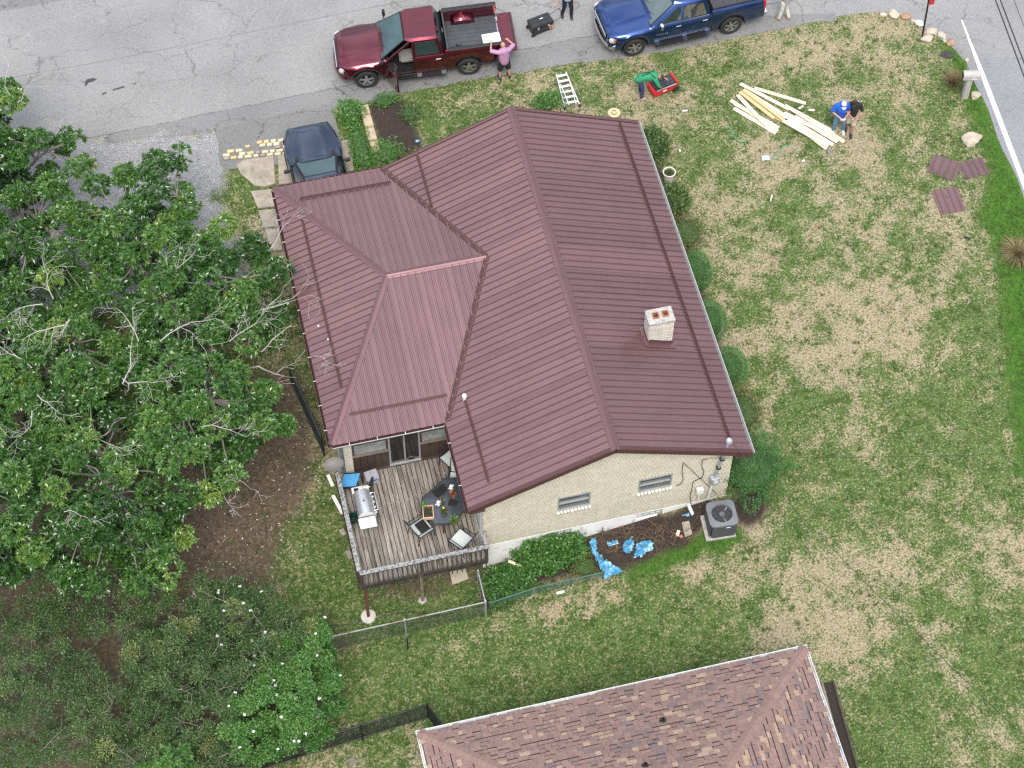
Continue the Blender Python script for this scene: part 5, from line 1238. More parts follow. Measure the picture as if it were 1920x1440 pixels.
def wheel(parent, x, y, r, style=0):
    s = 1 if y > 0 else -1
    t = MB(); w = .27
    t.lathe([(r*.66, -w/2), (r*.93, -w/2), (r, -w*.36), (r, w*.36), (r*.93, w/2), (r*.66, w/2), (r*.62, w*.3), (r*.62, -w*.3), (r*.66, -w/2)], 28, (0, 0, 0), 'Y')
    wh = t.build('wheel', M_TYRE, parent, smooth=35); wh.location = (x, y, r)
    m_ = MB(); m_.lathe([(r*.66, s*w*.44), (r*.60, s*w*.40), (r*.56, s*w*.1)], 28, (0, 0, 0), 'Y'); n = 6 if style else 5
    for k in range(n):
        a = 2*math.pi*k/n+.3
        for da in ((-.10, .10) if style else (0,)):
            m_.bar((math.cos(a)*r*.1, s*w*.33, math.sin(a)*r*.1), (math.cos(a+da)*r*.60, s*w*.36, math.sin(a+da)*r*.60), .035 if style else .085, .03, up=(0, 1, 0))
    m_.lathe([(.001, s*w*.40), (r*.17, s*w*.39), (r*.2, s*w*.28)], 14, (0, 0, 0), 'Y'); m_.build('rim', M_ALLOY, wh, smooth=35)
    d = MB(); d.lathe([(.001, s*w*.12), (r*.6, s*w*.1)], 20, (0, 0, 0), 'Y'); d.build('brake_disc', M_TRIMB, wh)
    return wh
def body_shell(mb, X, hw, zb, zt, kind, skip_side=None, crown=.09):
    """lofted shell: one section per station, both sides; kind(x) in 'hood','cab','bed'"""
    for s in (-1, 1):
        rows = []
        for x in X:
            h, a, t = hw(x), zb(x), zt(x); H = t-a
            r_ = [(x, s*(h-.10), a-.02), (x, s*(h-.035), a), (x, s*(h-.004), a+H*.22), (x, s*h, a+H*.5), (x, s*(h-.008), a+H*.78), (x, s*(h-.045), t-.035), (x, s*(h-.085), t)]
            rows.append(r_)
        n0 = len(mb.f); mb.grid(rows)
        if skip_side and s == skip_side[0]:
            keep = []
            for q, f in enumerate(mb.f[n0:]):
                xc = sum(mb.v[i][0] for i in f)/4; zc = sum(mb.v[i][2] for i in f)/4
                if not (skip_side[1] < xc < skip_side[2] and zc > .5): keep.append(f)
            mb.f = mb.f[:n0]+keep; mb.mi = mb.mi[:n0]+[mb.cur]*len(keep)
def arch(x, ax, r, rz):
    q = None
    for a in ax:
        if abs(x-a) < r: q = rz+math.sqrt(r*r-(x-a)**2)
    return q
def pickup(name, label, loc, rot, col_, style, cover=False, door_open=False, gate_open=False):
    v = thing(name, label, 'pickup truck', loc, rot); P_ = paint(name+'_paint', col_)
    AX = (1.785, -1.785); WR_ = .40
    F_, RR = 2.70, -2.98
    def hw(x):
        if x > 2.2: return 1.0-.20*((x-2.2)/.5)**2
        return 1.0-.02*(x < -2.8)
    def zb(x):
        q = arch(x, AX, .50, .42); b0 = .44 if abs(x) < 2.25 else .50
        return max(b0, q) if q else b0
    def zt(x):
        if x > 1.1: return 1.14-.13*((x-1.1)/1.6)**2
        if x > -1.02: return 1.22
        return 1.36
    X = sorted(set([round(q, 3) for q in np.arange(RR, F_+.001, .085)]+[1.1, 1.09, -1.02, -1.03, F_]), reverse=True)
    mb = MB(); body_shell(mb, X, hw, zb, zt, None, (-1 if False else 1, .12, 1.05) if door_open else None)
    # bonnet
    rows = []
    for x in [q for q in X if q >= 1.09]:
        t = zt(x); h = hw(x)-.085; k = min(1, (F_-x)/.18) ; k = max(0, k)**.5
        rows.append([(x, y*h, t+c*k) for y, c in ((-1, 0), (-.9, .045), (-.72, .055), (-.66, .095), (-.3, .115), (0, .12), (.3, .115), (.66, .095), (.72, .055), (.9, .045), (1, 0))])
    mb.grid(rows)
    # nose
    x = F_; h = hw(x); mb.add([(x, -h+.1, .48), (x, h-.1, .48), (x, h-.085, zt(x)), (x, -h+.085, zt(x))], [(0, 1, 2, 3)])
    body = mb.build('body', P_, v, smooth=38)
    # cab
    B = [(1.22, .86), (.95, .93), (-.92, .93), (-1.0, .90)]; zbelt, zr_ = 1.20, 1.90
    T = [(.34, .66), (.16, .76), (-.70, .77), (-.80, .72)]
    mb = MB(); ring0 = [(x, -y, zbelt) for x, y in B]+[(x, y, zbelt) for x, y in reversed(B)]
    ring1 = [(x, -y, zr_-.06) for x, y in T]+[(x, y, zr_-.06) for x, y in reversed(T)]
    ring2 = [(x*.93-.02, -y*.88, zr_-.005) for x, y in T]+[(x*.93-.02, y*.88, zr_-.005) for x, y in reversed(T)]
    mb.grid([ring0, ring1, ring2], True); mb.add([ring2[0], ring2[1], ring2[2], ring2[3], ring2[4], ring2[5], ring2[6], ring2[7]], [tuple(range(8))])
    if door_open:
        mb.f = [f for f in mb.f if not (len(f) == 4 and all(mb.v[i][1] > .6 for i in f) and min(mb.v[i][2] for i in f) < 1.5 and max(mb.v[i][0] for i in f) > .5)]
        mb.mi = [0]*len(mb.f)
        # B pillar and rear quarter kept as its own piece
    cab = mb.build('cab', P_, v, smooth=30)
    mb = MB()
    for yy in (-.34, 0, .34): mb.box((-.35, yy, zr_+.0), (.62, .06, .012))
    mb.build('roof_rib', P_, cab)
    def lerp(a, c, t): return tuple(a[i]+(c[i]-a[i])*t for i in range(3))
    def pane(nm, q, mt, inset, off, parent=cab):
        q = [Vector(p) for p in q]; c = sum(q, Vector())/4; n = (q[1]-q[0]).cross(q[3]-q[0]).normalized(); n = n if n.dot(c-Vector((0, 0, 1.2))) > 0 else -n
        q = [p.lerp(c, inset)+n*off for p in q]; m_ = MB(); m_.add(q+[p-n*.012 for p in q], [(0, 1, 2, 3), (7, 6, 5, 4), (0, 4, 5, 1), (1, 5, 6, 2), (2, 6, 7, 3), (3, 7, 4, 0)]); return m_.build(nm, mt, parent)
    pane('windscreen', [(1.22, -.86, zbelt), (1.22, .86, zbelt), (.34, .66, zr_-.06), (.34, -.66, zr_-.06)], M_WSHIELD, .06, .008)
    pane('windscreen_surround', [(1.22, -.86, zbelt), (1.22, .86, zbelt), (.34, .66, zr_-.06), (.34, -.66, zr_-.06)], M_SEAM, .01, .003)
    pane('rear_window', [(-1.0, -.8, zbelt+.1), (-1.0, .8, zbelt+.1), (-.80, .66, zr_-.1), (-.80, -.66, zr_-.1)], M_AUTOGL, .06, .01)
    for s in (-1, 1):
        def sd_(x, z):
            t = (z-zbelt)/(zr_-.06-zbelt); return (x, s*(.93+(.768-.93)*t), z)
        wl = [[(.86, 1.26), (.12, 1.26), (.12, 1.78), (.22, 1.78)], [(.02, 1.26), (-.84, 1.26), (-.70, 1.78), (.02, 1.78)]]
        for k, w_ in enumerate(wl):
            if door_open and s == 1 and k == 0: continue
            pane('side_window', [sd_(*q) for q in w_], M_AUTOGL, .03, .008)
        if style: mb = MB(); mb.bar((.92, s*.945, 1.235), (-.92, s*.945, 1.235), .012, .03); mb.build('chrome_strip', M_CHROME, cab)
    if door_open:
        # near-side pillars left standing round the open doorway
        mb = MB(); s = 1
        mb.bar((1.0, .92, 1.20), (.17, .77, 1.84), .05, .07); mb.bar((.07, .93, .5), (.07, .93, 1.22), .10, .05); mb.bar((.07, .92, 1.2), (.07, .775, 1.84), .10, .05)
        mb.add([(.02, .93, 1.2), (-.92, .93, 1.2), (-.70, .772, 1.84), (.02, .772, 1.84)], [(0, 1, 2, 3)]); mb.build('door_frame', P_, v)
        mb = MB(); mb.box((.3, .0, .52), (1.6, 1.7, .06)); mb.box((1.02, 0, .85), (.12, 1.7, .65)); mb.box((-.9, 0, .9), (.06, 1.7, .75)); mb.box((.1, -.9, .85), (1.8, .05, .7)); mb.build('interior', M_TRIMB, v)
        mb = MB(); mb.box((.30, .44, .80), (.55, .52, .18)); st = mb.build('seat', M_SEAT, v, bevel=.05); mb = MB(); mb.box((.0, .44, 1.15), (.14, .50, .62), Matrix.Rotation(R(-12), 3, 'Y')); mb.build('backrest', M_SEAT, st, bevel=.05)
        mb = MB(); mb.lathe([(.16, -.012), (.18, 0), (.16, .012), (.15, 0), (.16, -.012)], 18, (0, 0, 0), 'X'); sw = mb.build('steering_wheel', M_TRIMB, v); sw.location = (.80, .44, 1.13); sw.rotation_euler = (0, R(-25), 0)
        # the door itself
        d = MB(); d.add([(0, 0, 0), (-.92, 0, 0), (-.92, .0, .72), (0, 0, .72), (0, .07, 0), (-.92, .07, 0), (-.92, .05, .72), (0, .05, .72)], [(0, 1, 2, 3), (7, 6, 5, 4), (0, 4, 5, 1), (1, 5, 6, 2), (2, 6, 7, 3), (3, 7, 4, 0)])
        d.bar((-.04, .04, .70), (-.72, -.02, 1.26), .045, .05); d.bar((-.72, -.02, 1.26), (-.88, -.02, 1.26), .045, .05); d.bar((-.90, .04, .70), (-.88, -.02, 1.26), .045, .05)
        dr_ = d.build('door', P_, v, bevel=.012, seg=1); dr_.location = (1.06, .93, .5); dr_.rotation_euler = (0, 0, R(-68))
        g_ = MB(); g_.add([(-.1, .03, .72), (-.88, .03, .72), (-.86, -.01, 1.24), (-.70, -.01, 1.24)], [(0, 1, 2, 3)]); g_.build('door_window', M_AUTOGL, dr_)
        g_ = MB(); g_.box((-.46, -.012, .36), (.8, .02, .55)); g_.build('door_card', M_TRIMB, dr_, bevel=.02); g_ = MB(); g_.box((-.5, -.04, .42), (.4, .05, .05)); g_.build('armrest', M_SEAT, dr_)
        g_ = MB(); g_.box((-.10, .20, .80), (.10, .22, .16)); g_.build('mirror', M_TRIMB, dr_, bevel=.03)
    # mirrors, handles, seams, steps
    for s in (-1, 1):
        if not (door_open and s == 1):
            mb = MB(); mb.bar((.92, s*.94, 1.26), (.90, s*1.10, 1.30), .05, .04); mb.box((.90, s*1.14, 1.36), (.10, .17, .22)); mb.build('mirror', M_CHROME if style else M_TRIMB, v, bevel=.03)
            mb = MB(); mb.box((.22, s*1.005, 1.06), (.19, .03, .035)); mb.build('door_handle', M_CHROME, v, bevel=.01, seg=1)
            mb = MB(); mb.bar((1.05, s*1.0, .55), (1.05, s*.985, 1.15), .01, .01); mb.build('door_seam', M_SEAM, v)
        mb = MB(); mb.box((-.75, s*1.005, 1.06), (.19, .03, .035)); mb.build('door_handle', M_CHROME, v, bevel=.01, seg=1)
        for xx in (.06, -.92): mb = MB(); mb.bar((xx, s*1.003, .5), (xx, s*1.003, 1.0), .012, .008); mb.bar((xx, s*1.003, 1.0), (xx, s*.965, 1.20), .012, .008); mb.build('door_seam', M_SEAM, v)
        mb = MB(); mb.bar((-1.03, s*1.002, .5), (-1.03, s*.99, 1.3), .02, .01); mb.build('bed_gap', M_SEAM, v)
        mb = MB(); mb.box((.05, s*1.04, .38), (2.0, .17, .05)); sb = mb.build('running_board', M_TRIMB, v, bevel=.015)
        for xx in (-.9, -.05, .95): mb = MB(); mb.box((xx, s*1.045, .41), (.16, .16, .02)); mb.build('step_pad', M_CHROME if style else mat('step_grip', (.12, .12, .12), .6), sb)
        if style: mb = MB(); mb.bar((1.1, s*1.012, .58), (-.92, s*1.012, .58), .015, .03); mb.build('chrome_strip', M_CHROME, v)
        if style:
            cu = bpy.data.curves.new('lettering', 'FONT'); cu.body = 'SILVERADO'; cu.size = .085; cu.extrude = .004; cu.align_x = 'CENTER'
            tmp = bpy.data.objects.new('tmp', cu); col.objects.link(tmp); bpy.context.view_layer.update(); me = bpy.data.meshes.new_from_object(tmp.evaluated_get(bpy.context.evaluated_depsgraph_get())); bpy.data.objects.remove(tmp)
            o = link('door_lettering', me, M_CHROME, v, (.80, s*1.004, .80), (R(90), 0, R(180) if s > 0 else 0))
    # bed
    mb = MB(); fl_, x0, x1 = .84, -1.10, -2.93
    mb.box(((x0+x1)/2, 0, fl_-.02), (x0-x1, 1.76, .04)); mb.box((x0, 0, 1.1), (.05, 1.80, .52))
    for s in (-1, 1): mb.box(((x0+x1)/2, s*.86, 1.09), (x0-x1, .05, .50))
    bedm = mat('bed_liner', (.055, .06, .066), .55, var=.2, vs=3); bed = mb.build('bed', [bedm], v)
    if not cover:
        for s in (-1, 1):
            mb = MB(); mb.box(((x0+x1)/2, s*.832, 1.10), (x0-x1-.04, .008, .46)); mb.build('bed_side', P_, bed)
            rows = [[(-1.785+math.cos(a)*.42, s*(.83-dy), fl_+max(0, math.sin(a))*.24*k) for a in np.linspace(0, math.pi, 9)] for dy, k in ((0, 1.), (.14, 1.), (.2, .75), (.21, 0))]
            mb = MB(); mb.grid(rows); mb.build('wheel_housing', P_, bed, smooth=40)
        mb = MB()
        for k in range(9): mb.box(((x0+x1)/2, -.72+k*.18, fl_+.006), (x0-x1-.05, .05, .012))
        mb.build('bed_ribs', bedm, bed)
        for s in (-1, 1): mb = MB(); mb.box(((x0+x1)/2-.03, s*.915, 1.372), (x0-x1+.06, .13, .03)); mb.build('rail_cap', M_TRIMB, bed, bevel=.01, seg=1)
    else:
        mb = MB(); mb.box(((x0+x1)/2, 0, 1.39), (x0-x1+.06, 1.82, .045)); cv = mb.build('tonneau_cover', mat('tonneau_vinyl', (.040, .043, .048), .6, var=.15), v, bevel=.015)
        for s in (-1, 1): mb = MB(); mb.box(((x0+x1)/2, s*.89, 1.415), (x0-x1, .05, .02)); mb.build('cover_rail', M_TRIMB, cv)
        for k in range(3): mb = MB(); mb.box((x0-.45*(k+.9), 0, 1.414), (.012, 1.7, .006)); mb.build('cover_seam', M_SEAM, cv)
    if gate_open:
        g_ = MB(); g_.box((-3.25, 0, .86), (.52, 1.74, .07)); gt = g_.build('tailgate', P_, v, bevel=.02)
        for k in range(10): m_ = MB(); m_.box((-3.20, -.70+k*.155, .902), (.26, .075, .02)); m_.build('tailgate_rib', P_, gt, bevel=.008, seg=1)
        m_ = MB(); m_.box((-3.44, 0, .902), (.05, 1.6, .016)); m_.build('tailgate_lip', M_TRIMB, gt)
        for s in (-1, 1): m_ = MB(); m_.tube([(-2.96, s*.86, 1.2), (-3.3, s*.86, .9)], .008, 5); m_.build('gate_cable', M_TRIMB, gt)
    else:
        g_ = MB(); g_.box((-2.97, 0, 1.1), (.07, 1.76, .54)); gt = g_.build('tailgate', P_, v, bevel=.02); m_ = MB(); m_.box((-3.01, 0, 1.25), (.02, .26, .07)); m_.build('gate_handle', M_CHROME if style else M_TRIMB, gt)
    for s in (-1, 1):
        m_ = MB(); m_.box((-2.95, s*.925, 1.13), (.10, .13, .40)); m_.build('tail_light', M_TAIL, v, bevel=.02)
        m_ = MB(); m_.box((2.56, s*.80, .90), (.22, .24, .19), Matrix.Rotation(s*R(-24), 3, 'Z')); hl = m_.build('headlight', M_LAMP, v, bevel=.04)
        if style: m_ = MB(); m_.box((2.50, s*.905, .90), (.12, .05, .16)); m_.build('amber_marker', M_AMBER, hl)
    m_ = MB(); m_.box((-3.03, 0, .60), (.17, 1.86, .18)); m_.build('rear_bumper', M_CHROME, v, bevel=.03)
    rows = []
    for z, o in ((.40, -.04), (.45, .02), (.56, .04), (.64, .0)): rows.append([(2.80+o-.30*(abs(y)/.98)**3, y, z) for y in np.linspace(-.98, .98, 15)])
    m_ = MB(); m_.grid(rows); m_.grid([[(2.5, p[1]*.98, rows[-1][0][2]) for p in rows[-1]], rows[-1]]); m_.build('front_bumper', P_ if not style else M_CHROME, v, smooth=40)
    m_ = MB(); m_.box((2.70, 0, .86), (.06, 1.24, .30)); gr = m_.build('grille', M_TRIMB, v, bevel=.03)
    for zz in ((.80, .92) if style else (.86,)): m_ = MB(); m_.box((2.74, 0, zz), (.03, 1.22, .04)); m_.build('grille_bar', M_CHROME, gr)
    for x in AX:
        for y in (-.86, .86): wheel(v, x, y, WR_, style)
    m_ = MB()
    for x in AX:
        for s in (-1, 1): rows = [[(x+math.cos(a)*.49, s*y, .42+math.sin(a)*.49) for a in np.linspace(-.1, math.pi+.1, 13)] for y in (.99, .6)]; m_.grid(rows)
    m_.box((0, 0, .5), (5., 1.2, .15)); m_.build('wheel_well', M_SEAM, v)
    if style:
        m_ = MB(); m_.box((-.12, -.0, 1.905), (.42, .66, .012)); m_.build('sunroof', M_AUTOGL, cab, bevel=.004, seg=1)
    m_ = MB(); m_.tube([(1.15, -.5, 1.27), (.95, .0, 1.40)], .012, 5); m_.tube([(1.17, .05, 1.27), (.97, .55, 1.38)], .012, 5); m_.build('wiper', M_TRIMB, cab)
    return v
def place_truck(fw_px, rw_px, side=.99):
    """near-side wheel contact pixels -> origin and heading (nose towards -X)"""
    a, c = gp(*fw_px), gp(*rw_px); d = (a-c); d.z = 0; d.normalize(); mid = (a+c)/2; n = Vector((-d.y, d.x, 0))      # n = truck's left
    o = mid-n*side; pit = math.asin((a.z-c.z)/(a-c).length)
    o.z = (float(gz(a.x, a.y))+float(gz(c.x, c.y)))/2+.045
    return o, (0, -pit, math.atan2(d.y, d.x))
o, r = place_truck((689, 167), (882, 142)); red = pickup('red_pickup', 'maroon pickup truck with its driver door open and tailgate down', o, r, (.13, .009, .024), 0, door_open=True, gate_open=True)
o2, r2 = place_truck((1183, 108), (1375, 64)); blue = pickup('blue_pickup', 'metallic blue pickup truck with a black bed cover at the lawn edge', o2, r2, (.009, .042, .17), 1, cover=True)
# cargo in the red truck's bed
RM = Matrix.Translation(o) @ Matrix.Rotation(r[2], 4, 'Z')
def in_red(x, y, z): return RM @ Vector((x, y, z))
f_ = thing('foam_box', 'white foam cooler in the bed of the maroon truck', 'cooler', in_red(-2.62, .42, .90), r[2]+R(4))
mb = MB(); mb.box((0, 0, .14), (.58, .40, .28), taper=1.04); mb.build('body', M_WHITEP, f_, bevel=.03); mb = MB(); mb.box((0, 0, .30), (.62, .44, .05)); mb.build('lid', mat('foam_lid', (.72, .78, .80), .6, var=.05), f_, bevel=.02)
f_ = thing('tool_bundle', 'tangle of black straps and tools in the truck bed corner', 'tools', in_red(-1.4, .55, .90), r[2]); mb = MB()
for k in range(16): a_ = random.uniform(0, 6.28); mb.tube([(random.uniform(-.2, .2), random.uniform(-.2, .2), .02), (math.cos(a_)*.2, math.sin(a_)*.2, .12), (math.cos(a_+1)*.25, math.sin(a_+1)*.2, .03)], .016, 5)
mb.build('straps', M_TRIMB, f_); mb = MB(); mb.box((-.1, .12, .06), (.5, .06, .1)); mb.build('pale_bar', M_ALU, f_)
# ------------------------------------------------------------------ dark car in the driveway
def suv(name, label, loc, rot):
    v = thing(name, label, 'car', loc, rot); P_ = paint('navy_paint', (.04, .058, .09)); AX = (1.42, -1.42); F_, RR = 2.30, -2.35
    def hw(x):
        if x > 1.3: return .94-.20*((x-1.3)/1.0)**2
        return .94-.06*max(0, (-1.6-x)/.7)
    def zb(x):
        q = arch(x, AX, .42, .36); return max(.34, q) if q else .34
    def zt(x): return 1.02-.16*max(0, (x-1.0)/1.3)**1.6 if x > .9 else 1.04
    X = [round(q, 3) for q in np.arange(F_, RR-.001, -.085)]
    mb = MB(); body_shell(mb, X, hw, zb, zt, None); rows = []
    for x in [q for q in X if q >= .80]:
        t = zt(x); h = hw(x)-.085; k = max(0, min(1, (F_-x)/.25))**.5
        rows.append([(x, y*h, t+c*k) for y, c in ((-1, 0), (-.88, .035), (-.70, .045), (-.62, .085), (-.3, .10), (0, .105), (.3, .10), (.62, .085), (.70, .045), (.88, .035), (1, 0))])
    mb.grid(rows); h = hw(F_); mb.add([(F_, -h+.1, .36), (F_, h-.1, .36), (F_, h-.085, zt(F_)), (F_, -h+.085, zt(F_))], [(0, 1, 2, 3)]); mb.build('body', P_, v, smooth=38)
    B = [(.98, .72), (.80, .84), (-2.0, .84), (-2.2, .76)]; T = [(.10, .56), (-.04, .63), (-1.7, .62), (-1.85, .55)]; z0, z1 = 1.02, 1.62
    ring0 = [(x, -y, z0) for x, y in B]+[(x, y, z0) for x, y in reversed(B)]; ring1 = [(x, -y, z1-.05) for x, y in T]+[(x, y, z1-.05) for x, y in reversed(T)]; ring2 = [(x*.97-.02, -y*.86, z1) for x, y in T]+[(x*.97-.02, y*.86, z1) for x, y in reversed(T)]
    mb = MB(); mb.grid([ring0, ring1, ring2], True); mb.add(ring2, [tuple(range(8))]); cab = mb.build('cabin', P_, v, smooth=30)
    def pane(nm, q, mt, inset, off):
        q = [Vector(p) for p in q]; c = sum(q, Vector())/4; n = (q[1]-q[0]).cross(q[3]-q[0]).normalized(); n = n if n.dot(c-Vector((-.5, 0, 1.1))) > 0 else -n
        q = [p.lerp(c, inset)+n*off for p in q]; m_ = MB(); m_.add(q+[p-n*.012 for p in q], [(0, 1, 2, 3), (7, 6, 5, 4), (0, 4, 5, 1), (1, 5, 6, 2), (2, 6, 7, 3), (3, 7, 4, 0)]); return m_.build(nm, mt, cab)
    w = [(.98, -.72, z0), (.98, .72, z0), (.10, .56, z1-.05), (.10, -.56, z1-.05)]; pane('windscreen_surround', w, M_SEAM, -.05, .003); pane('windscreen', w, M_WSHIELD, .07, .009)
    for s in (-1, 1):
        def sd_(x, z): t = (z-z0)/(z1-.05-z0); return (x, s*(.84-.212*t), z)
        for q in ([(.62, 1.07), (-.45, 1.07), (-.45, 1.5), (.02, 1.5)], [(-.55, 1.07), (-1.85, 1.07), (-1.65, 1.5), (-.55, 1.5)]): pane('side_window', [sd_(*k) for k in q], M_AUTOGL, .03, .008)
        m_ = MB(); m_.bar((.68, s*.86, 1.08), (.66, s*.96, 1.10), .04); m_.box((.64, s*1.03, 1.12), (.10, .20, .14)); m_.build('mirror', M_TRIMB, v, bevel=.03)
        m_ = MB(); m_.box((2.08, s*.66, .76), (.28, .22, .13), Matrix.Rotation(s*R(-28), 3, 'Z')); m_.build('headlight', M_LAMP, v, bevel=.03)
        m_ = MB(); m_.box((-.1, s*.945, .9), (.18, .03, .03)); m_.build('door_handle', M_TRIMB, v)
        m_ = MB(); m_.bar((.1, s*.60, 1.60), (-1.7, s*.58, 1.60), .04, .03); m_.build('roof_rail', M_TRIMB, cab)
    m_ = MB(); m_.box((-.42, 0, 1.612), (.62, .74, .02)); m_.build('sunroof', M_AUTOGL, cab, bevel=.006, seg=1)
    m_ = MB(); m_.box((1.02, 0, 1.085), (.16, 1.36, .02)); m_.build('cowl', M_SEAM, v)
    rows = [[(2.36+o-.34*(abs(y)/.9)**2.5, y, z) for y in np.linspace(-.9, .9, 13)] for z, o in ((.34, -.05), (.42, .02), (.56, .03), (.66, -.03))]
    m_ = MB(); m_.grid(rows); m_.build('front_bumper', M_TRIMB, v, smooth=40); m_ = MB(); m_.box((2.29, 0, .72), (.06, .9, .16)); m_.build('grille', M_TRIMB, v, bevel=.02)
    for s in (-1, 1): m_ = MB(); m_.box((-2.3, s*.8, .85), (.1, .14, .25)); m_.build('tail_light', M_TAIL, v, bevel=.02)
    for x in AX:
        for y in (-.81, .81): wheel(v, x, y, .35, 0)
    return v
cx = (at(540, 285, .25).x+at(641, 275, .25).x)/2; fy = at(588, 236, .15).y
zc1, zc2 = float(gz(cx, fy-.9)), float(gz(cx, fy-3.7)); pit = math.atan2(zc1-zc2, 2.84)
suv('dark_car', 'dark navy car with a sunroof parked nose-out under the wing eave', (cx-.06, fy-2.32, (zc1+zc2)/2+.05), (0, -pit, R(91)))
# ------------------------------------------------------------------ people
def remesh(mb, name, mt, parent, voxel=.016, smooth=6):
    me = mb.mesh('tmp'); o = bpy.data.objects.new('tmp', me); col.objects.link(o)
    r_ = o.modifiers.new('r', 'REMESH'); r_.mode = 'VOXEL'; r_.voxel_size = voxel
    s_ = o.modifiers.new('s', 'SMOOTH'); s_.iterations = smooth; s_.factor = .5
    d_ = o.modifiers.new('d', 'DECIMATE'); d_.ratio = .35
    dg = bpy.context.evaluated_depsgraph_get(); dg.update(); m2 = bpy.data.meshes.new_from_object(o.evaluated_get(dg)); bpy.data.objects.remove(o); bpy.data.meshes.remove(me)
    m2.name = name; m2.materials.clear(); m2.materials.append(mt); m2.polygons.foreach_set('use_smooth', [True]*len(m2.polygons))
    return link(name, m2, None, parent)
def limb(mb, pts, rs, n=10):
    mb.tube(pts, rs, n)
    for p, r in zip(pts, rs): mb.ball(p, r*.99, n, 6)
M_SKIN = mat('skin', (.50, .27, .19), .6, var=.08)
M_SKIN2 = mat('skin_tan', (.36, .19, .13), .6, var=.08)
def person(label, base, rz, J, shirt, pants, shoes, skin=M_SKIN, build=1., shorts=False, sleeves=.55, hair=None, cap=None, hat=None, extra=None, long_sleeve=False):
    """J: joint name -> (x right, y forward, z up) in the person's own frame"""
    t = thing('person', label, 'person', base, rz)
    D = dict(pelvis=(0, 0, .95), waist=(0, 0, 1.08), chest=(0, .0, 1.30), neck=(0, 0, 1.48), head=(0, .03, 1.64),
             sl=(-.19, 0, 1.42), sr=(.19, 0, 1.42), el=(-.27, -.02, 1.14), er=(.27, -.02, 1.14), hl=(-.29, .08, .90), hr=(.29, .08, .90),
             kl=(-.11, .02, .50), kr=(.11, .02, .50), al=(-.12, 0, .09), ar=(.12, 0, .09), pl=(-.09, 0, .92), pr=(.09, 0, .92)); D.update(J)
    V = {k: Vector(v) for k, v in D.items()}; B = build
    face = (V['head']-V['neck']).normalized(); fwd = Vector(J.get('look', (0, 1, -.15))).normalized()
    # one continuous body
    mb = MB()
    limb(mb, [V['pelvis'], V['waist'], V['chest'], (V['sl']+V['sr'])/2], [.135*B, .125*B, .145*B, .12*B], 12)
    for s in 'lr':
        limb(mb, [(V['sl']+V['sr'])/2, V['s'+s]], [.09*B, .06*B]); limb(mb, [V['s'+s], V['e'+s], V['h'+s]], [.052*B, .040*B, .028]); limb(mb, [V['p'+s], V['k'+s], V['a'+s]], [.088*B, .056*B, .040])
        a = V['a'+s]; mb.ball(a+Vector((0, .06, -.045)), (.045, .12, .04), 10, 6)
    limb(mb, [(V['sl']+V['sr'])/2, V['neck'], V['head']], [.075, .058, .07])
    mb.ball(V['head'], (.078, .095, .112), 12, 9); mb.ball(V['head']+fwd*.095, .018, 6, 4)
    side = face.cross(fwd).normalized()
    for s in (-1, 1): mb.ball(V['head']+side*s*.08, (.016, .022, .03), 6, 4)
    # hands: palm and five unequal fingers
    for s in 'lr':
        d = (V['h'+s]-V['e'+s]).normalized(); w = V['h'+s]; x = d.cross(Vector((0, 0, 1))); x = x.normalized() if x.length > .1 else Vector((1, 0, 0)); y = x.cross(d)
        mb.tube([w, w+d*.08], [.028, .040], 8)
        for k, l in enumerate((.062, .074, .080, .072)):
            o = w+d*.08+x*(-.03+.02*k); mb.tube([o, o+d*l*.55-y*.008, o+d*l*.9-y*.03], [.012, .0105, .008], 6)
        th = w+d*.03+x*(-.035 if s == 'l' else .035); sg = -1 if s == 'l' else 1; mb.tube([th, th+d*.03+x*.025*sg, th+d*.06+x*.028*sg], [.013, .012, .009], 6)
    remesh(mb, 'body', skin, t, .012)
    # shirt
    mb = MB(); limb(mb, [V['pelvis']+Vector((0, 0, -.02)), V['waist'], V['chest'], (V['sl']+V['sr'])/2], [.155*B, .155*B, .168*B, .13*B], 12)
    for s in 'lr':
        limb(mb, [(V['sl']+V['sr'])/2, V['s'+s]], [.105*B, .075*B])
        if long_sleeve: limb(mb, [V['s'+s], V['e'+s], V['e'+s].lerp(V['h'+s], .85)], [.072*B, .058*B, .045])
        else: limb(mb, [V['s'+s], V['s'+s].lerp(V['e'+s], sleeves+.35)], [.072*B, .066*B])
    remesh(mb, 'shirt', shirt, t, .018, 4)
    mb = MB(); limb(mb, [V['waist'].lerp(V['pelvis'], .5), V['pelvis']+Vector((0, 0, -.04))], [.148*B, .150*B], 12)
    for s in 'lr':
        if shorts: limb(mb, [V['p'+s], V['p'+s].lerp(V['k'+s], .92)], [.108*B, .092*B])
        else: limb(mb, [V['p'+s], V['k'+s], V['a'+s]+Vector((0, 0, .03))], [.104*B, .074*B, .062])
    remesh(mb, 'shorts' if shorts else 'trousers', pants, t, .018, 4)
    for s in 'lr':
        mb = MB(); a = V['a'+s]; mb.ball(a+Vector((0, .06, -.045)), (.055, .15, .055), 12, 7); mb.ball(a+Vector((0, -.02, -.01)), (.052, .06, .06), 10, 6); mb.box(a+Vector((0, .06, -.083)), (.09, .27, .02)); mb.build('shoe', shoes, t, smooth=50)
    up = Vector((0, 0, 1))
    for s in (-1, 1): mb = MB(); mb.ball(V['head']+fwd*.082+side*s*.03+face*.012, .010, 6, 4); mb.build('eye', M_BLACKP, t)
    if hair:
        mb = MB(); mb.ball(V['head']+face*.022-fwd*.018, (.086, .098, .105), 12, 8); mb.build('hair', hair, t, smooth=60)
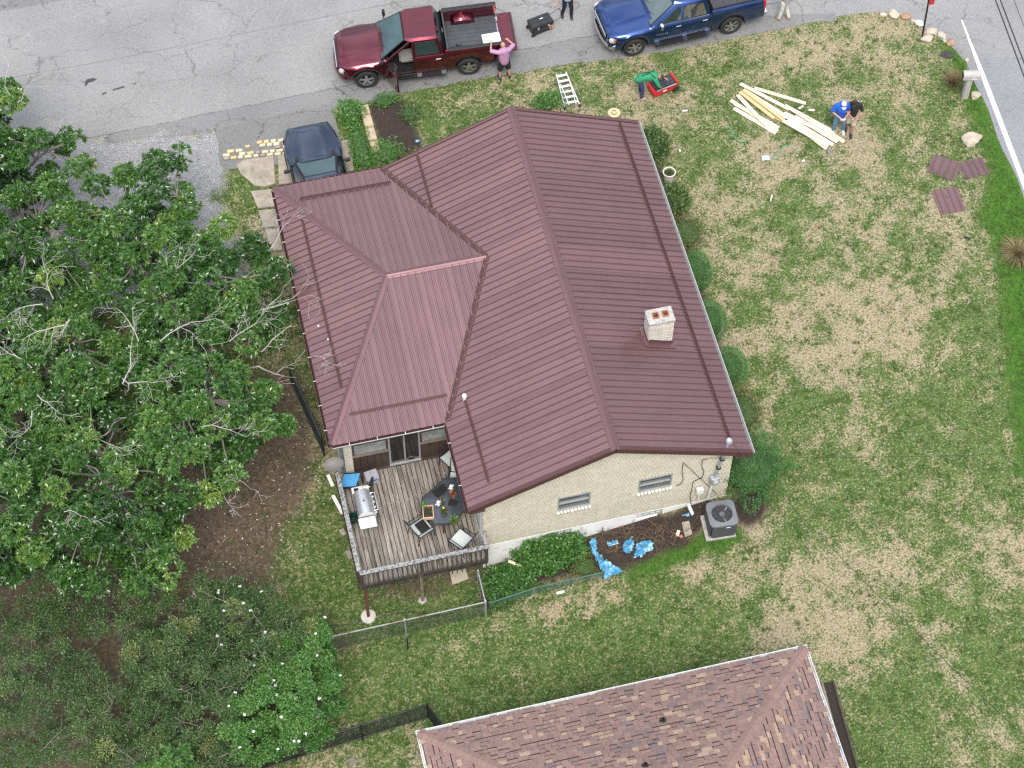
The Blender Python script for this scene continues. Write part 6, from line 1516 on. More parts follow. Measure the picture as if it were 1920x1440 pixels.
    if cap:
        cm = cap[0]; mb = MB(); mb.ball(V['head']+face*.045-fwd*.005, (.092, .104, .085), 14, 8); cp_ = mb.build('cap', cm, t, smooth=60)
        mb = MB(); c = V['head']+face*.05+fwd*.10; rows = [[c+fwd*r*math.cos(a)*.11+side*math.sin(a)*.085-face*.012*r for a in np.linspace(-1.5, 1.5, 7)] for r in (.2, 1.)]; mb.grid(rows); mb.build('brim', cap[1], cp_)
    if hat:
        mb = MB(); mb.lathe([(.001, .12), (.06, .115), (.085, .09), (.095, .01), (.15, .0), (.20, .012), (.205, .02), (.15, .006), (.098, .018), (.001, .02)], 24); h_ = mb.build('straw_hat', hat, t, smooth=50); h_.location = V['head']+face*.05; mb = MB(); mb.lathe([(.0955, .012), (.099, .014), (.094, .04), (.090, .04)], 24); b_ = mb.build('hat_band', mat('hat_band', (.06, .04, .03), .8), h_)
        mb = MB(); mb.lathe([(.02, .121), (.045, .119), (.05, .116)], 16, arc=.7); mb.build('crown_crease', mat('hat_band', (.06, .04, .03), .8), h_)
    if extra: extra(t, V)
    return t
def cloth(name, c, **k): return mat(name, c, .85, var=.14, vs=9, bump=.25, bs=18, **k)
HAIR = mat('brown_hair', (.045, .025, .016), .7, var=.3, vs=40)
# man at the tailgate of the maroon truck, back to us, arms up
p = gp(945, 147)
person('bald man in pink shirt and black shorts leaning on the lowered tailgate', p, R(8),
       dict(al=(-.14, .02, .09), ar=(.20, -.02, .09), kl=(-.13, .03, .5), kr=(.16, .02, .5), el=(-.42, .16, 1.42), hl=(-.30, .44, 1.46), er=(.42, .16, 1.40), hr=(.32, .42, 1.40), head=(0, .10, 1.63), chest=(0, .04, 1.30), look=(0, 1, -.5)),
       cloth('pink_shirt', (.42, .22, .36)), cloth('black_shorts', (.015, .015, .018)), mat('dark_shoe', (.05, .045, .04), .7), build=1.18, shorts=True)
# man pulling the rolling case, cut by the picture's top edge
p = gp(1063, 31)
person('man in black trousers and plaid shirt pulling the rolling case', p, R(172), dict(al=(-.15, .05, .09), ar=(.17, -.05, .09), kl=(-.14, .07, .5), er=(.32, .02, 1.12), hr=(.42, .16, .82), hl=(-.28, .05, .88)),
       cloth('plaid_shirt', (.25, .42, .48)), cloth('black_trousers', (.012, .012, .014)), mat('black_boot', (.03, .026, .022), .6), hair=HAIR)
# worker at the blue truck's tailgate
p = gp(1468, 36)
person('worker in white trousers and tan boots behind the blue truck', p, R(20), dict(al=(-.16, .05, .09), ar=(.16, -.1, .09), el=(-.24, .2, 1.2), hl=(-.16, .42, 1.1)),
       cloth('grey_shirt', (.30, .30, .31)), cloth('white_trousers', (.60, .58, .52)), mat('tan_boot', (.30, .17, .08), .8), hair=HAIR)
# bending worker over the toolbox
p = gp(1204, 181)
def belt(t, V):
    mb = MB(); mb.tube([V['sl']+Vector((0, 0, .09)), V['chest']+Vector((.02, -.02, .17)), V['waist']+Vector((.06, -.04, .15))], .018, 6); mb.tube([V['sr']+Vector((0, 0, .09)), V['chest']+Vector((-.02, -.02, .17)), V['waist']+Vector((-.06, -.04, .15))], .018, 6); mb.build('braces', M_BLACKP, t)
person('man in green shirt and jeans bending over the open red toolbox', p, R(-96),
       dict(pelvis=(0, -.16, .93), pl=(-.09, -.14, .90), pr=(.09, -.14, .90), waist=(0, -.05, 1.02), chest=(0, .20, 1.05), sl=(-.19, .38, 1.02), sr=(.19, .38, 1.02), neck=(0, .46, .98), head=(0, .60, .92),
            el=(-.27, .52, .78), hl=(-.18, .80, .62), er=(.27, .50, .78), hr=(.20, .62, .58), kl=(-.12, -.05, .50), kr=(.13, -.02, .50), al=(-.13, -.06, .09), ar=(.14, -.06, .09), look=(0, .5, -1)),
       cloth('green_shirt', (.02, .26, .11)), cloth('blue_jeans', (.035, .055, .12)), mat('tan_shoe', (.36, .28, .20), .8), skin=M_SKIN2, hair=HAIR, extra=belt)
# two men looking at a phone beside the lumber
def phone(t, V):
    mb = MB(); c = (V['hl']+V['hr'])/2+Vector((0, .07, .01)); mb.box(c, (.15, .08, .012), Matrix.Rotation(R(20), 3, 'X')); mb.build('phone', M_WHITEP, t)
p = gp(1569, 247)
person('man in royal blue shirt, jeans and white cap looking at a phone', p, R(172), dict(al=(-.20, .0, .09), ar=(.14, -.02, .09), kl=(-.17, .04, .5), kr=(.12, .03, .5), el=(-.32, .02, 1.14), hl=(-.09, .30, 1.10), er=(.32, .02, 1.14), hr=(.09, .30, 1.10), chest=(0, .04, 1.30), neck=(0, .05, 1.48), head=(0, .12, 1.60), look=(0, .6, -1)),
       cloth('royal_blue_shirt', (.015, .10, .55)), cloth('faded_jeans', (.10, .20, .30)), mat('white_sneaker', (.62, .62, .60), .7), build=1.12, cap=(cloth('white_cap', (.62, .61, .58)), cloth('white_cap', (.62, .61, .58))), extra=phone)
p = gp(1592, 246)
person('man in black shirt, black cap and tan shorts standing close beside the blue shirt', p, R(160), dict(al=(-.06, .16, .09), ar=(.12, -.12, .09), kl=(-.08, .12, .5), el=(-.28, .02, 1.14), hl=(-.14, .24, 1.04), er=(.26, .06, 1.14), hr=(.04, .28, 1.06), head=(.03, .10, 1.60), neck=(.01, .04, 1.48), look=(.25, .7, -.8)),
       cloth('black_shirt', (.014, .014, .015)), cloth('tan_shorts', (.50, .44, .35)), mat('black_shoe', (.02, .02, .02), .6), skin=M_SKIN2, shorts=True, hair=HAIR, cap=(cloth('black_cap', (.012, .012, .013)), cloth('black_cap', (.012, .012, .013))))
h = at(1150, 212, 1.72); p = Vector((h.x, h.y, float(gz(h.x, h.y))))
person('person in a wide straw hat standing just behind the house', p, R(-60), {}, cloth('tan_work_shirt', (.32, .26, .18)), cloth('brown_trousers', (.10, .07, .05)), mat('tan_boot', (.30, .17, .08), .8), hat=mat('straw', (.62, .47, .28), .8, var=.12, vs=30, bump=.3, bs=90))

# ------------------------------------------------------------------ cases, ladder, lumber and litter on the lawn
t_ = thing('rolling_case', 'black wheeled tool case with pull handle and orange tag on the road', 'tool case', gp(1013, 55), R(13))
M_CASE = mat('case_black', (.022, .023, .026), .45, var=.15)
mb = MB(); mb.box((0, 0, .22), (.78, .46, .34), taper=1.04); mb.build('body', M_CASE, t_, bevel=.03); mb = MB(); mb.box((0, 0, .43), (.84, .50, .08)); ld = mb.build('lid', M_CASE, t_, bevel=.025)
for yy in (-.16, 0, .16): mb = MB(); mb.box((0, yy, .475), (.74, .05, .012)); mb.build('lid_rib', M_CASE, ld)
mb = MB(); mb.box((.06, .06, .482), (.13, .035, .004)); mb.build('badge', M_WHITEP, ld)
for xx in (-.2, .2): mb = MB(); mb.box((xx, -.255, .37), (.06, .03, .09)); mb.build('latch', M_ALU, t_)
mb = MB(); mb.box((.30, -.252, .24), (.13, .012, .16)); mb.build('orange_tag', mat('orange_label', (.62, .26, .11), .6), t_); mb = MB(); mb.box((.30, -.259, .24), (.05, .006, .06)); mb.build('tag_mark', M_BLACKP, t_)
for yy in (-.22, .22): mb = MB(); mb.lathe([(.001, -.025), (.09, -.025), (.09, .025), (.001, .025)], 14, (-.36, yy, .09), 'Y'); mb.build('wheel', M_TYRE, t_)
mb = MB(); mb.tube([(.40, -.18, .36), (.82, -.18, .50)], .01, 6); mb.tube([(.40, .18, .36), (.82, .18, .50)], .01, 6); mb.tube([(.82, -.18, .50), (.82, .18, .50)], .014, 6); mb.build('pull_handle', M_TRIMB, t_)
t_ = thing('red_toolbox', 'red rolling toolbox with black organiser lid below the bending man', 'toolbox', gp(1241, 168), R(14)); M_REDP = mat('red_plastic', (.55, .02, .03), .45, var=.1)
mb = MB(); mb.box((0, 0, .20), (.92, .50, .26), taper=1.03); mb.build('body', M_REDP, t_, bevel=.025); mb = MB(); mb.box((0.02, .0, .36), (.80, .46, .06)); ld = mb.build('lid', M_CASE, t_, bevel=.02)
for i in range(4):
    for j in range(3): mb = MB(); mb.box((-.22+i*.17, -.14+j*.14, .40), (.145, .115, .03)); mb.build('lid_cell', mat('slate_black', (.035, .04, .05), .4), ld, bevel=.008, seg=1)
mb = MB(); mb.box((.45, 0, .38), (.07, .52, .10)); mb.build('end_cap', M_REDP, t_, bevel=.02); mb = MB(); mb.bar((-.36, -.25, .36), (.40, -.25, .36), .03); mb.build('handle', M_ALU, t_); mb = MB(); mb.box((-.05, -.262, .24), (.16, .008, .05)); mb.build('logo', M_WHITEP, t_)
for yy in (-.26, .26): mb = MB(); mb.lathe([(.001, -.03), (.11, -.03), (.11, .03), (.001, .03)], 14, (.40, yy, .11), 'Y'); mb.build('wheel', M_TYRE, t_)
a0, a1, b0, b1 = gp(1043, 140, .1), gp(1061, 136, .1), gp(1059, 203, .1), gp(1087, 198, .1)
t_ = thing('step_ladder', 'white folded step ladder lying on the grass behind the house', 'ladder', (a0+a1+b0+b1)/4-Vector((0, 0, .1))); M_LAD = mat('ladder_white', (.66, .67, .67), .4, metal=.3, var=.08)
def lp(mb, nm, **k): return mb.build(nm, M_LAD, t_, world=True, **k)
for p, q in ((a0, b0), (a1, b1)): mb = MB(); mb.bar(p, q, .035, .085); lp(mb, 'rail')
c0, c1 = a0.lerp(b0, .35)+Vector((.04, 0, .09)), a1.lerp(b1, .35)+Vector((-.03, 0, .09)); d0, d1 = b0+Vector((.16, .02, .09)), b1+Vector((-.13, .02, .09))
for p, q in ((c0, d0), (c1, d1)): mb = MB(); mb.bar(p, q, .03, .05); lp(mb, 'rear_rail')
for k in range(6): t = .08+k*.16; mb = MB(); mb.bar(a0.lerp(b0, t)+Vector((0, 0, .03)), a1.lerp(b1, t)+Vector((0, 0, .03)), .09, .03); lp(mb, 'step')
for q in (b0, b1): mb = MB(); mb.box(q, (.07, .06, .1)); mb.build('foot', M_TRIMB, t_, world=True)
# lumber: each board from end pixel to end pixel
LUM = [((1370, 188), (1458, 246), .0, 'thin board at the lower left edge of the lumber pile'), ((1377, 194), (1460, 240), .04, 'board crossing under the lower left of the pile'), ((1376, 203), (1455, 250), .0, 'outermost lower left board lying flat on the grass'),
       ((1383, 178), (1437, 236), .10, 'board lying diagonally across the left boards'), ((1387, 172), (1452, 222), .05, 'golden board at the left end of the pile'), ((1394, 168), (1470, 225), .09, 'board beside the golden one at the left end'), ((1388, 157), (1480, 205), .03, 'long board along the upper left of the pile'),
       ((1414, 165), (1511, 194), .0, 'separate board at the top beside the white bottles'), ((1400, 172), (1500, 235), .05, 'middle board running the length of the pile'), ((1472, 198), (1562, 247), .05, 'upper right board ending at the men\'s feet'),
       ((1470, 212), (1583, 266), .09, 'rightmost long board reaching past the men'), ((1490, 218), (1570, 266), .05, 'second board of the right end fan'), ((1480, 222), (1562, 272), .02, 'third board of the right end fan'), ((1478, 225), (1550, 279), .06, 'lowest board of the right end fan'), ((1468, 226), (1553, 274), .12, 'short board on top of the right end fan'), ((1455, 220), (1530, 258), .0, 'weathered brown board under the right end of the pile'),
       ((1486, 206), (1577, 262), .13, 'pale top board in the right end of the pile')]
for a_, c_, dz, lb in LUM:
    a_ = gp(*a_, .02+dz); c_ = gp(*c_, .02+dz); L = (c_-a_).length; mb = MB(); mb.box((0, 0, 0), (L, .135, .038)); o = mb.build('lumber_board', M_PINE if 'brown' not in lb and 'golden' not in lb else mat('pine_dark', (.60, .42, .22), .8, var=.2, stretch=(1, 8, 8)), bevel=.004, seg=1)
    o.location = (a_+c_)/2; o.rotation_euler = (0, 0, math.atan2(c_.y-a_.y, c_.x-a_.x)); top(o, lb, 'board', 'lumber boards on the lawn')
# three roof sheet offcuts
for q, rz, w_, l_, lb in (((1770, 314), -38, .98, .82, 'maroon metal roof sheet offcut turned diagonally on the lawn'), ((1826, 316), 4, .90, .70, 'maroon metal roof sheet offcut nearest the side road'), ((1779, 376), -1, .88, .98, 'maroon metal roof sheet offcut lying alone below the other two')):
    prof = [(0, 0)]
    for m_ in range(4): c = m_*w_/4+w_/8; prof += [(c-.03, 0), (c-.014, .025), (c+.014, .025), (c+.03, 0)]
    prof.append((w_, 0)); mb = MB(); mb.grid([[(x-w_/2, -l_/2, z), (x-w_/2, l_/2, z)] for x, z in prof]); mb.grid([[(x-w_/2, -l_/2, z-.006), (x-w_/2, l_/2, z-.006)] for x, z in prof]); o = mb.build('roof_sheet', M_METAL); o.location = gp(*q, .03); o.rotation_euler = (R(2), 0, R(rz)); top(o, lb, 'metal sheet', 'roof sheet offcuts on the lawn')
# small litter
def bottle(label, px, py, rz, l=.24, r=.04, mt=M_WHITEP, capm=None):
    t = thing('bottle', label, 'bottle', gp(px, py, r), (0, R(90), R(rz))); mb = MB(); mb.lathe([(.001, 0), (r, .005), (r, l*.7), (r*.4, l*.85), (r*.4, l), (.001, l)], 12); mb.build('body', mt, t, smooth=40); mb = MB(); mb.lathe([(.001, l*1.06), (r*.46, l*1.06), (r*.46, l*.9)], 10); mb.build('cap', capm or M_TRIMB, t)
bottle('white sealant bottle with dark cap nearest the top board', 1506, 199, 200); bottle('white sealant bottle lying below its twin near the boards', 1516, 206, -20, capm=mat('red_cap', (.3, .04, .03), .5))
bottle('white caulk tube alone on the grass by the red toolbox', 1279, 208, -8, .22, .03); bottle('white bottle lying beside the round bush', 1275, 285, 80, .16, .03)
t_ = thing('paint_can', 'small open round can below the right end of the lumber', 'can', gp(1555, 287)); mb = MB(); mb.lathe([(.001, 0), (.07, 0), (.07, .12), (.075, .125), (.06, .125), (.06, .02), (.001, .02)], 16); mb.build('body', M_ALU, t_, smooth=40); mb = MB(); mb.tube([(-.07, 0, .11), (0, -.06, .03), (.07, 0, .11)], .005, 4); mb.build('handle', M_TRIMB, t_)
block('pvc_pipe', 'short white pipe offcut alone on the open lawn', 1446, 372, (.26, .045, .045), 62, M_WHITEP, 'pipe')
hose('green_strap', [(1364, 234), (1372, 246), (1378, 258), (1388, 265), (1400, 265)], .012, mat('green_strap', (.10, .42, .28), .5), 'curled green packing strap left of the lumber', 'strap')
hose('green_strap', [(1452, 298), (1460, 286), (1468, 276), (1474, 272), (1484, 275), (1492, 282)], .010, mat('green_strap', (.10, .42, .28), .5), 'bent green packing strap beside the plastic bag', 'strap')
def rag(name, label, px, py, s, mt, cat):
    p = gp(px, py); X, Y = np.meshgrid(np.linspace(-1, 1, 9), np.linspace(-1, 1, 9)); Z = .04+.10*fbm(X+px, Y+py, 1.3, 3, 5); k = 1+.3*(fbm(X*2+px, Y*2, 1., 2, 8)-.5)
    mb = MB(); mb.grid([[(X[i, j]*s*k[i, j], Y[i, j]*s*k[i, j]*.8, Z[i, j]) for j in range(9)] for i in range(9)]); o = mb.build(name, mt, smooth=60); o.location = p; return top(o, label, cat)
rag('plastic_bag', 'crumpled pale blue plastic bag on the grass', 1435, 299, .13, mat('bag_blue', (.48, .56, .60), .4, var=.25, vs=14), 'bag')
block('metal_bracket', 'small dark metal bracket on the lawn below the roof sheets', 1813, 447, (.2, .07, .05), -35, M_TRIMB, 'bracket')
block('flower_pot', 'tiny terracotta pot fragment in the middle lawn', 1532, 424, (.07, .07, .05), 15, M_TERRA, 'pot')
rag('orange_rag', 'orange warning flag beside the service cable anchor', 1447, 911, .09, mat('orange_cloth', (.55, .14, .04), .8), 'flag')
rag('blue_ball', 'small blue glass ornament at the bed corner', 783, 267, .06, mat('blue_glass', (.15, .4, .7), .2), 'ornament')
rag('plastic_scrap', 'small white paper scrap on the open lawn', 1506, 305, .05, M_WHITEP, 'scrap')
# ------------------------------------------------------------------ mailbox, sign, rocks
t_ = thing('mailbox', 'tall pale grey plastic mailbox on a tapered post by the side road', 'mailbox', gp(1808, 182), R(-12)); M_MB = mat('mailbox_grey', (.40, .38, .36), .6, var=.08)
mb = MB(); mb.box((0, 0, .55), (.22, .24, 1.1), taper=.86); mb.build('post', M_MB, t_, bevel=.02); mb = MB(); rows = [[(x, math.cos(a)*.15, 1.20+max(0, math.sin(a))*.13 if math.sin(a) > 0 else 1.05) for a in np.linspace(-.6, math.pi+.6, 13)] for x in (-.26, .32)]; mb.grid(rows); mb.add(rows[0], [tuple(range(13))]); mb.add(rows[1], [tuple(range(13))]); bx_ = mb.build('box', M_MB, t_, smooth=40)
mb = MB(); mb.lathe([(.03, 0), (.045, .0), (.045, .008), (.03, .008)], 12, (.10, -.155, 1.17), 'Y', .75); mb.box((.10, -.155, 1.20), (.012, .012, .06)); mb.build('emblem', M_WHITEP, bx_); mb = MB(); mb.box((.12, -.157, 1.09), (.20, .008, .028)); mb.build('stripe', M_WHITEP, bx_); mb = MB(); mb.box((.325, 0, 1.18), (.015, .24, .2)); mb.build('door', mat('mailbox_door', (.26, .25, .24), .5), bx_); mb = MB(); mb.box((-.27, 0, 1.16), (.015, .2, .16)); mb.build('rear_panel', M_TRIMB, bx_)
base = gp(1729, 71); topp = at(1747, -30, 3.0); t_ = thing('sign_post', 'black leaning post with a red street sign at the corner', 'sign post', base); mb = MB(); d = (topp-base); mb.tube([(0, 0, -.1), d], .035, 8); mb.build('pole', M_BLK, t_)
c = d*.68; mb = MB(); mb.box(c+Vector((.10, -.02, 0)), (.22, .02, .30)); mb.build('sign_panel', mat('sign_red', (.50, .03, .05), .5, var=.1), t_)
def rock(label, px, py, s, mt, cat='rock', flat_=.5, seed=0):
    p = gp(px, py); bm = bmesh.new(); bmesh.ops.create_icosphere(bm, subdivisions=3, radius=1)
    for v in bm.verts:
        n = mnoise.noise(v.co*1.1+Vector((px, py, seed)))*.45+mnoise.noise(v.co*3+Vector((py, px, 0)))*.14; q = 1+n
        v.co = Vector((round(v.co.x*q*3.2)/3.2*.4+v.co.x*q*.6, v.co.y*q*.8, v.co.z*q*flat_))*s
    me = bpy.data.meshes.new('rock'); bm.to_mesh(me); bm.free(); me.polygons.foreach_set('use_smooth', [True]*len(me.polygons)); me.set_sharp_from_angle(angle=R(28))
    o = link('rock', me, mt); o.location = p+Vector((0, 0, s*flat_*.45)); o.rotation_euler = (0, 0, px % 6); return top(o, label, cat, 'rocks along the lawn corner')
M_ROCKP = mat('pale_rock', (.46, .40, .31), .9, var=.15, vs=3, bump=.5, bs=12, c2=(.40, .34, .25), c2t=(.55, .7)); M_ROCKB = mat('brown_rock', (.36, .22, .13), .9, var=.2, vs=3, bump=.5, bs=12)
for px, py, s, mt, lb in ((1656, 28, .13, M_ROCKP, 'small pale rock, first at the road end of the row'), (1676, 28, .21, M_ROCKP, 'wide pale rock second in the row at the road'), (1698, 32, .18, M_ROCKB, 'brown rounded rock left of the sign post'), (1713, 40, .09, M_ROCKP, 'tiny pale rock between the brown rock and sign post'), (1724, 45, .16, M_WHITE, 'white flat rock touching the sign post'), (1746, 60, .22, M_ROCKP, 'angular pale rock just right of the sign post'),
                          (1737, 74, .20, M_ROCKP, 'wedge-shaped pale rock at the foot of the sign post'), (1766, 67, .16, M_ROCKP, 'pale rock on the kerb side of the corner'), (1783, 81, .17, M_ROCKB, 'brown rock last in the corner row'), (1813, 113, .09, M_ROCKP, 'small lone rock by the white edge line'), (1828, 180, .19, M_ROCKP, 'pale rock beside the mailbox post'), (1821, 264, .34, M_ROCKP, 'biggest tan rock standing alone on the lawn edge'), (1771, 77, .07, M_ROCKP, 'tiny pale stone between two corner rocks')):
    rock(lb, px, py, s, mt)
rock('dark burnt stump hollow by the corner rocks', 1776, 103, .22, mat('charcoal', (.05, .045, .045), .95, var=.4, vs=6), 'stump', .22)
# ------------------------------------------------------------------ neighbouring house with shingled hip roof
NZ, NS = 2.75, .42
nA = at(788, 1382, NZ); nB = at(1506, 1207, NZ); NY = (nA.y+nB.y)/2; NX0, NX1 = nA.x, nB.x; ND = 8.5
nh = thing('neighbour_house', 'neighbouring house seen as a brown shingled hip roof with white gutters', 'house', ((NX0+NX1)/2, NY-ND/2, -.5))
def npart(mb, name, mt, parent=nh, **k): return mb.build(name, mt, parent, world=True, **k)
hr = ND/2; RZ_ = NZ+NS*hr; rdg = [(NX0+hr, NY-hr, RZ_), (NX1-hr, NY-hr, RZ_)]
c4 = [(NX0, NY, NZ), (NX1, NY, NZ), (NX1, NY-ND, NZ), (NX0, NY-ND, NZ)]
mb = MB()
for L in ([c4[0], c4[1], rdg[1], rdg[0]], [c4[1], c4[2], rdg[1]], [c4[2], c4[3], rdg[0], rdg[1]], [c4[3], c4[0], rdg[0]]): mb.add(*tri_slab(L, .15))
M_FELT = mat('roof_felt', (.055, .035, .032), .95, var=.2)
nroof = npart(mb, 'roof', M_FELT)
SHC = [(.215, .14, .118), (.235, .152, .126), (.185, .125, .112), (.32, .225, .165), (.16, .12, .118), (.215, .135, .115)]
M_SH = [mat('shingle_%s' % nm, c, .92, var=.14, vs=9, rnd=.10, bump=.4, bs=120) for nm, c in zip(('brown', 'rust', 'dark', 'tan', 'slate', 'red'), SHC)]
SW = [.30, .22, .15, .11, .07, .15]
me_sh = []
for k in range(6):
    mb = MB(); mb.box((0, 0, 0), (1, .17, .014)); me_sh.append(mb.mesh('shingle', M_SH[k]))
cand = []
def shingle_plane(O, U, Vp, ulen, vmax, hipL, hipR):
    O = Vector(O); U = Vector(U); Vp = Vector(Vp).normalized(); n = U.cross(Vp); n = n if n.z > 0 else -n; ex = .142; i = 0
    rot = Matrix((U, U.cross(n)*-1, n)).transposed() if False else Matrix((U, Vp, n)).transposed()
    if rot.determinant() < 0: rot = Matrix((-U, Vp, n)).transposed()
    while i*ex < vmax:
        v = i*ex+.07; hx = v/ (vmax/ (ulen/2 if hipL == 2 else hr)) if hipL else 0
        a, c = hx, ulen-hx; u = a+random.uniform(-.2, 0)
        while u < c:
            w = random.choice([.14, .17, .2, .25, .3]); p0, p1 = max(u, a), min(u+w, c)
            if p1-p0 > .03: sh = random.random() < .42; kc = random.choices(range(6), SW)[0]; cand.append((O+U*((p0+p1)/2)+Vp*(v+(.022 if sh else 0))+n*(.012+(.0 if sh else random.choice([.008, .014]))), p1-p0-.006, rot, kc, .68 if sh else .86))
            u += w
        i += 1
sl = math.hypot(hr, NS*hr)
shingle_plane((NX0, NY, NZ), (1, 0, 0), (0, -hr, NS*hr), NX1-NX0, sl, 1, 1)
shingle_plane((NX1, NY-ND, NZ), (0, 1, 0), (-hr, 0, NS*hr), ND, sl, 2, 2)
shingle_plane((NX0, NY-ND, NZ), (0, 1, 0), (hr, 0, NS*hr), ND, sl, 2, 2)
shingle_plane((NX0, NY-ND, NZ), (1, 0, 0), (0, hr, NS*hr), NX1-NX0, sl, 1, 1)
def vis(p):
    d = np.array(p)-CAM; z = d @ FW; return abs((d @ CR)/z*FPX) < 960 and abs((d @ CU)/z*FPX) < 720, z
vc = [c for c in cand if vis(c[0])[0]]; hid = [c for c in cand if not vis(c[0])[0]]
vc.sort(key=lambda c: (c[0]-Vector((3.2, NY-1.6, NZ))).length)
for p, w, rot, k, q in vc[:298]: link('shingle', me_sh[k], None, nroof, p, rot.to_euler(), (w, q, 1))
mb = MB()
for p, w, rot, k, q in vc[298:]+hid: mb.cur = k; mb.box(p, (w, .17*q, .014), rot)
sg = npart(mb, 'shingles', M_SH, nroof); sg['kind'] = 'stuff'
# hip caps
M_HIPC = mat('hip_shingle', (.225, .145, .122), .92, var=.12, vs=8, rnd=.08, bump=.4, bs=100)
for a, c, n1, n2 in ((c4[0], rdg[0], Vector((0, NS, 1)), Vector((-NS, 0, 1))), (c4[1], rdg[1], Vector((0, NS, 1)), Vector((NS, 0, 1)))):
    a, c = Vector(a), Vector(c); d = (c-a).normalized(); n1.normalize(); n2.normalize(); t1 = d.cross(n1).normalized(); t1 = t1 if t1.z < 0 else -t1; t2 = d.cross(n2).normalized(); t2 = t2 if t2.z < 0 else -t2; L = (c-a).length; k = 0
    mb = MB(); up = (n1+n2).normalized()
    x0, x1 = d*-.11, d*.11
    for e0, e1, lift in ((x0, x1, 0.0),): mb.add([e0+t1*.15+n1*.040, e0+up*.060, e0+t2*.15+n2*.040, e1+t1*.15+n1*.022, e1+up*.042, e1+t2*.15+n2*.022, e0+t1*.15+n1*.022, e0+up*.04, e0+t2*.15+n2*.022], [(0, 1, 4, 3), (1, 2, 5, 4), (0, 6, 7, 1), (1, 7, 8, 2)])
    me = mb.mesh('hip_shingle', M_HIPC)
    while .1+k*.165 < L: link('hip_shingle', me, None, nroof, a+d*(.1+k*.165)); k += 1
# gutters, vents, walls, downspout
M_WGUT = mat('white_gutter', (.60, .60, .59), .5, var=.1)
def ngut(a, c, o):
    mb = MB(); rows = []
    for p in (Vector(a), Vector(c)): rows.append([p+Vector(o)*x+Vector((0, 0, z)) for x, z in ((-.01, .0), (-.01, -.12), (.06, -.12), (.085, .0), (.07, .0), (.05, -.1), (.0, -.1), (0, .0))])
    mb.grid(rows); npart(mb, 'gutter', M_WGUT, nroof)
    n = int((Vector(c)-Vector(a)).length/.62)
    for i in range(n): p = Vector(a).lerp(Vector(c), (i+.5)/n); mb = MB(); mb.bar(p+Vector((0, 0, .0)), p+Vector(o)*.085+Vector((0, 0, .003)), .022, .01); npart(mb, 'gutter_hanger', M_WGUT, nroof)
ngut((NX0-.1, NY, NZ), (NX1+.1, NY, NZ), (0, 1, 0)); ngut((NX1, NY, NZ), (NX1, NY-ND, NZ), (1, 0, 0)); ngut((NX0, NY, NZ), (NX0, NY-ND, NZ), (-1, 0, 0))
pl_n = np.array((0, NS, 1.))
for q in ((1243, 1353), (1210, 1437)):
    p = onplane(*q, np.array(c4[0]), pl_n); mb = MB(); mb.lathe([(.001, .001), (.11, .01), (.07, .05), (.045, .06), (.045, .2), (.035, .2), (.035, .08)], 14, p); npart(mb, 'vent_pipe', M_TRIMB, nroof, smooth=40)
mb = MB(); mb.box(((NX0+NX1)/2, NY-ND/2, .9), (NX1-NX0-.8, ND-.8, 3.8)); npart(mb, 'wall', M_CREAMW)
# timber edging bed with yellow-green plant beside the gutter
e0, e1 = gp(1540, 1284), gp(1585, 1450); t_ = thing('raised_bed', 'narrow timber-edged bed along the neighbouring house', 'garden bed', e0); d = (e1-e0).normalized(); s_ = Vector((-d.y, d.x, 0))*-1
for o_ in (0, .34): mb = MB(); mb.bar(e0+s_*-o_+Vector((0, 0, .08)), e1+s_*-o_+Vector((0, 0, .08)), .06, .18); mb.build('edging_timber', M_OLDW if o_ else M_POSTW, t_, world=True)
mb = MB(); mb.bar(e0+s_*-.17+Vector((0, 0, .05)), e1+s_*-.17+Vector((0, 0, .05)), .28, .08); mb.build('soil', M_SOIL, t_, world=True)
L_LIME = leaf_mat('lime_leaf', [(0, (.25, .32, .06)), (1, (.45, .48, .14))], .5)
grass_clump('lime variegated plant in the narrow timber bed', e0.lerp(e1, .16)+s_*-.15, .16, .2, 60, L_LIME)
# access cover in the lawn
p = gp(660, 1429); mb = MB(); mb.lathe([(.001, .03), (.12, .03), (.14, .02), (.14, -.05)], 18); o = mb.build('drain_cover', mat('cover_tan', (.20, .17, .14), .9, var=.3)); o.location = p; top(o, 'round drain cover in the grass inside the black fence', 'drain cover')
# ------------------------------------------------------------------ trees and thickets
M_BARK = mat('grey_bark', (.20, .18, .16), .95, var=.3, vs=6, bump=.6, bs=25)
M_DEAD = mat('dead_twig', (.40, .37, .34), .9, var=.25, vs=5)
def rosettes(C, A, k, ln, wd, tone, spread=(.35, 1.0)):
    """C centres (n,3), A axes; k leaflets each, fanned round the axis"""
    n = len(C); out = []
    X = np.cross(A, np.array([.3, .5, .8])); X /= np.linalg.norm(X, axis=1, keepdims=True); Y = np.cross(A, X)
    for j in range(k):
        a = 2*math.pi*(j*.618)+rng.uniform(-.3, .3, n); q = rng.uniform(*spread, n)*1.25
        D = A*np.cos(q)[:, None]+(X*np.cos(a)[:, None]+Y*np.sin(a)[:, None])*np.sin(q)[:, None]; D[:, 2] -= .12; D /= np.linalg.norm(D, axis=1, keepdims=True)
        out.append(leaves(C, D, ln*rng.uniform(.65, 1.2, n), wd*rng.uniform(.8, 1.2, n), np.clip(tone+rng.normal(0, .10, n), 0, 1), .6, .18))
    return out
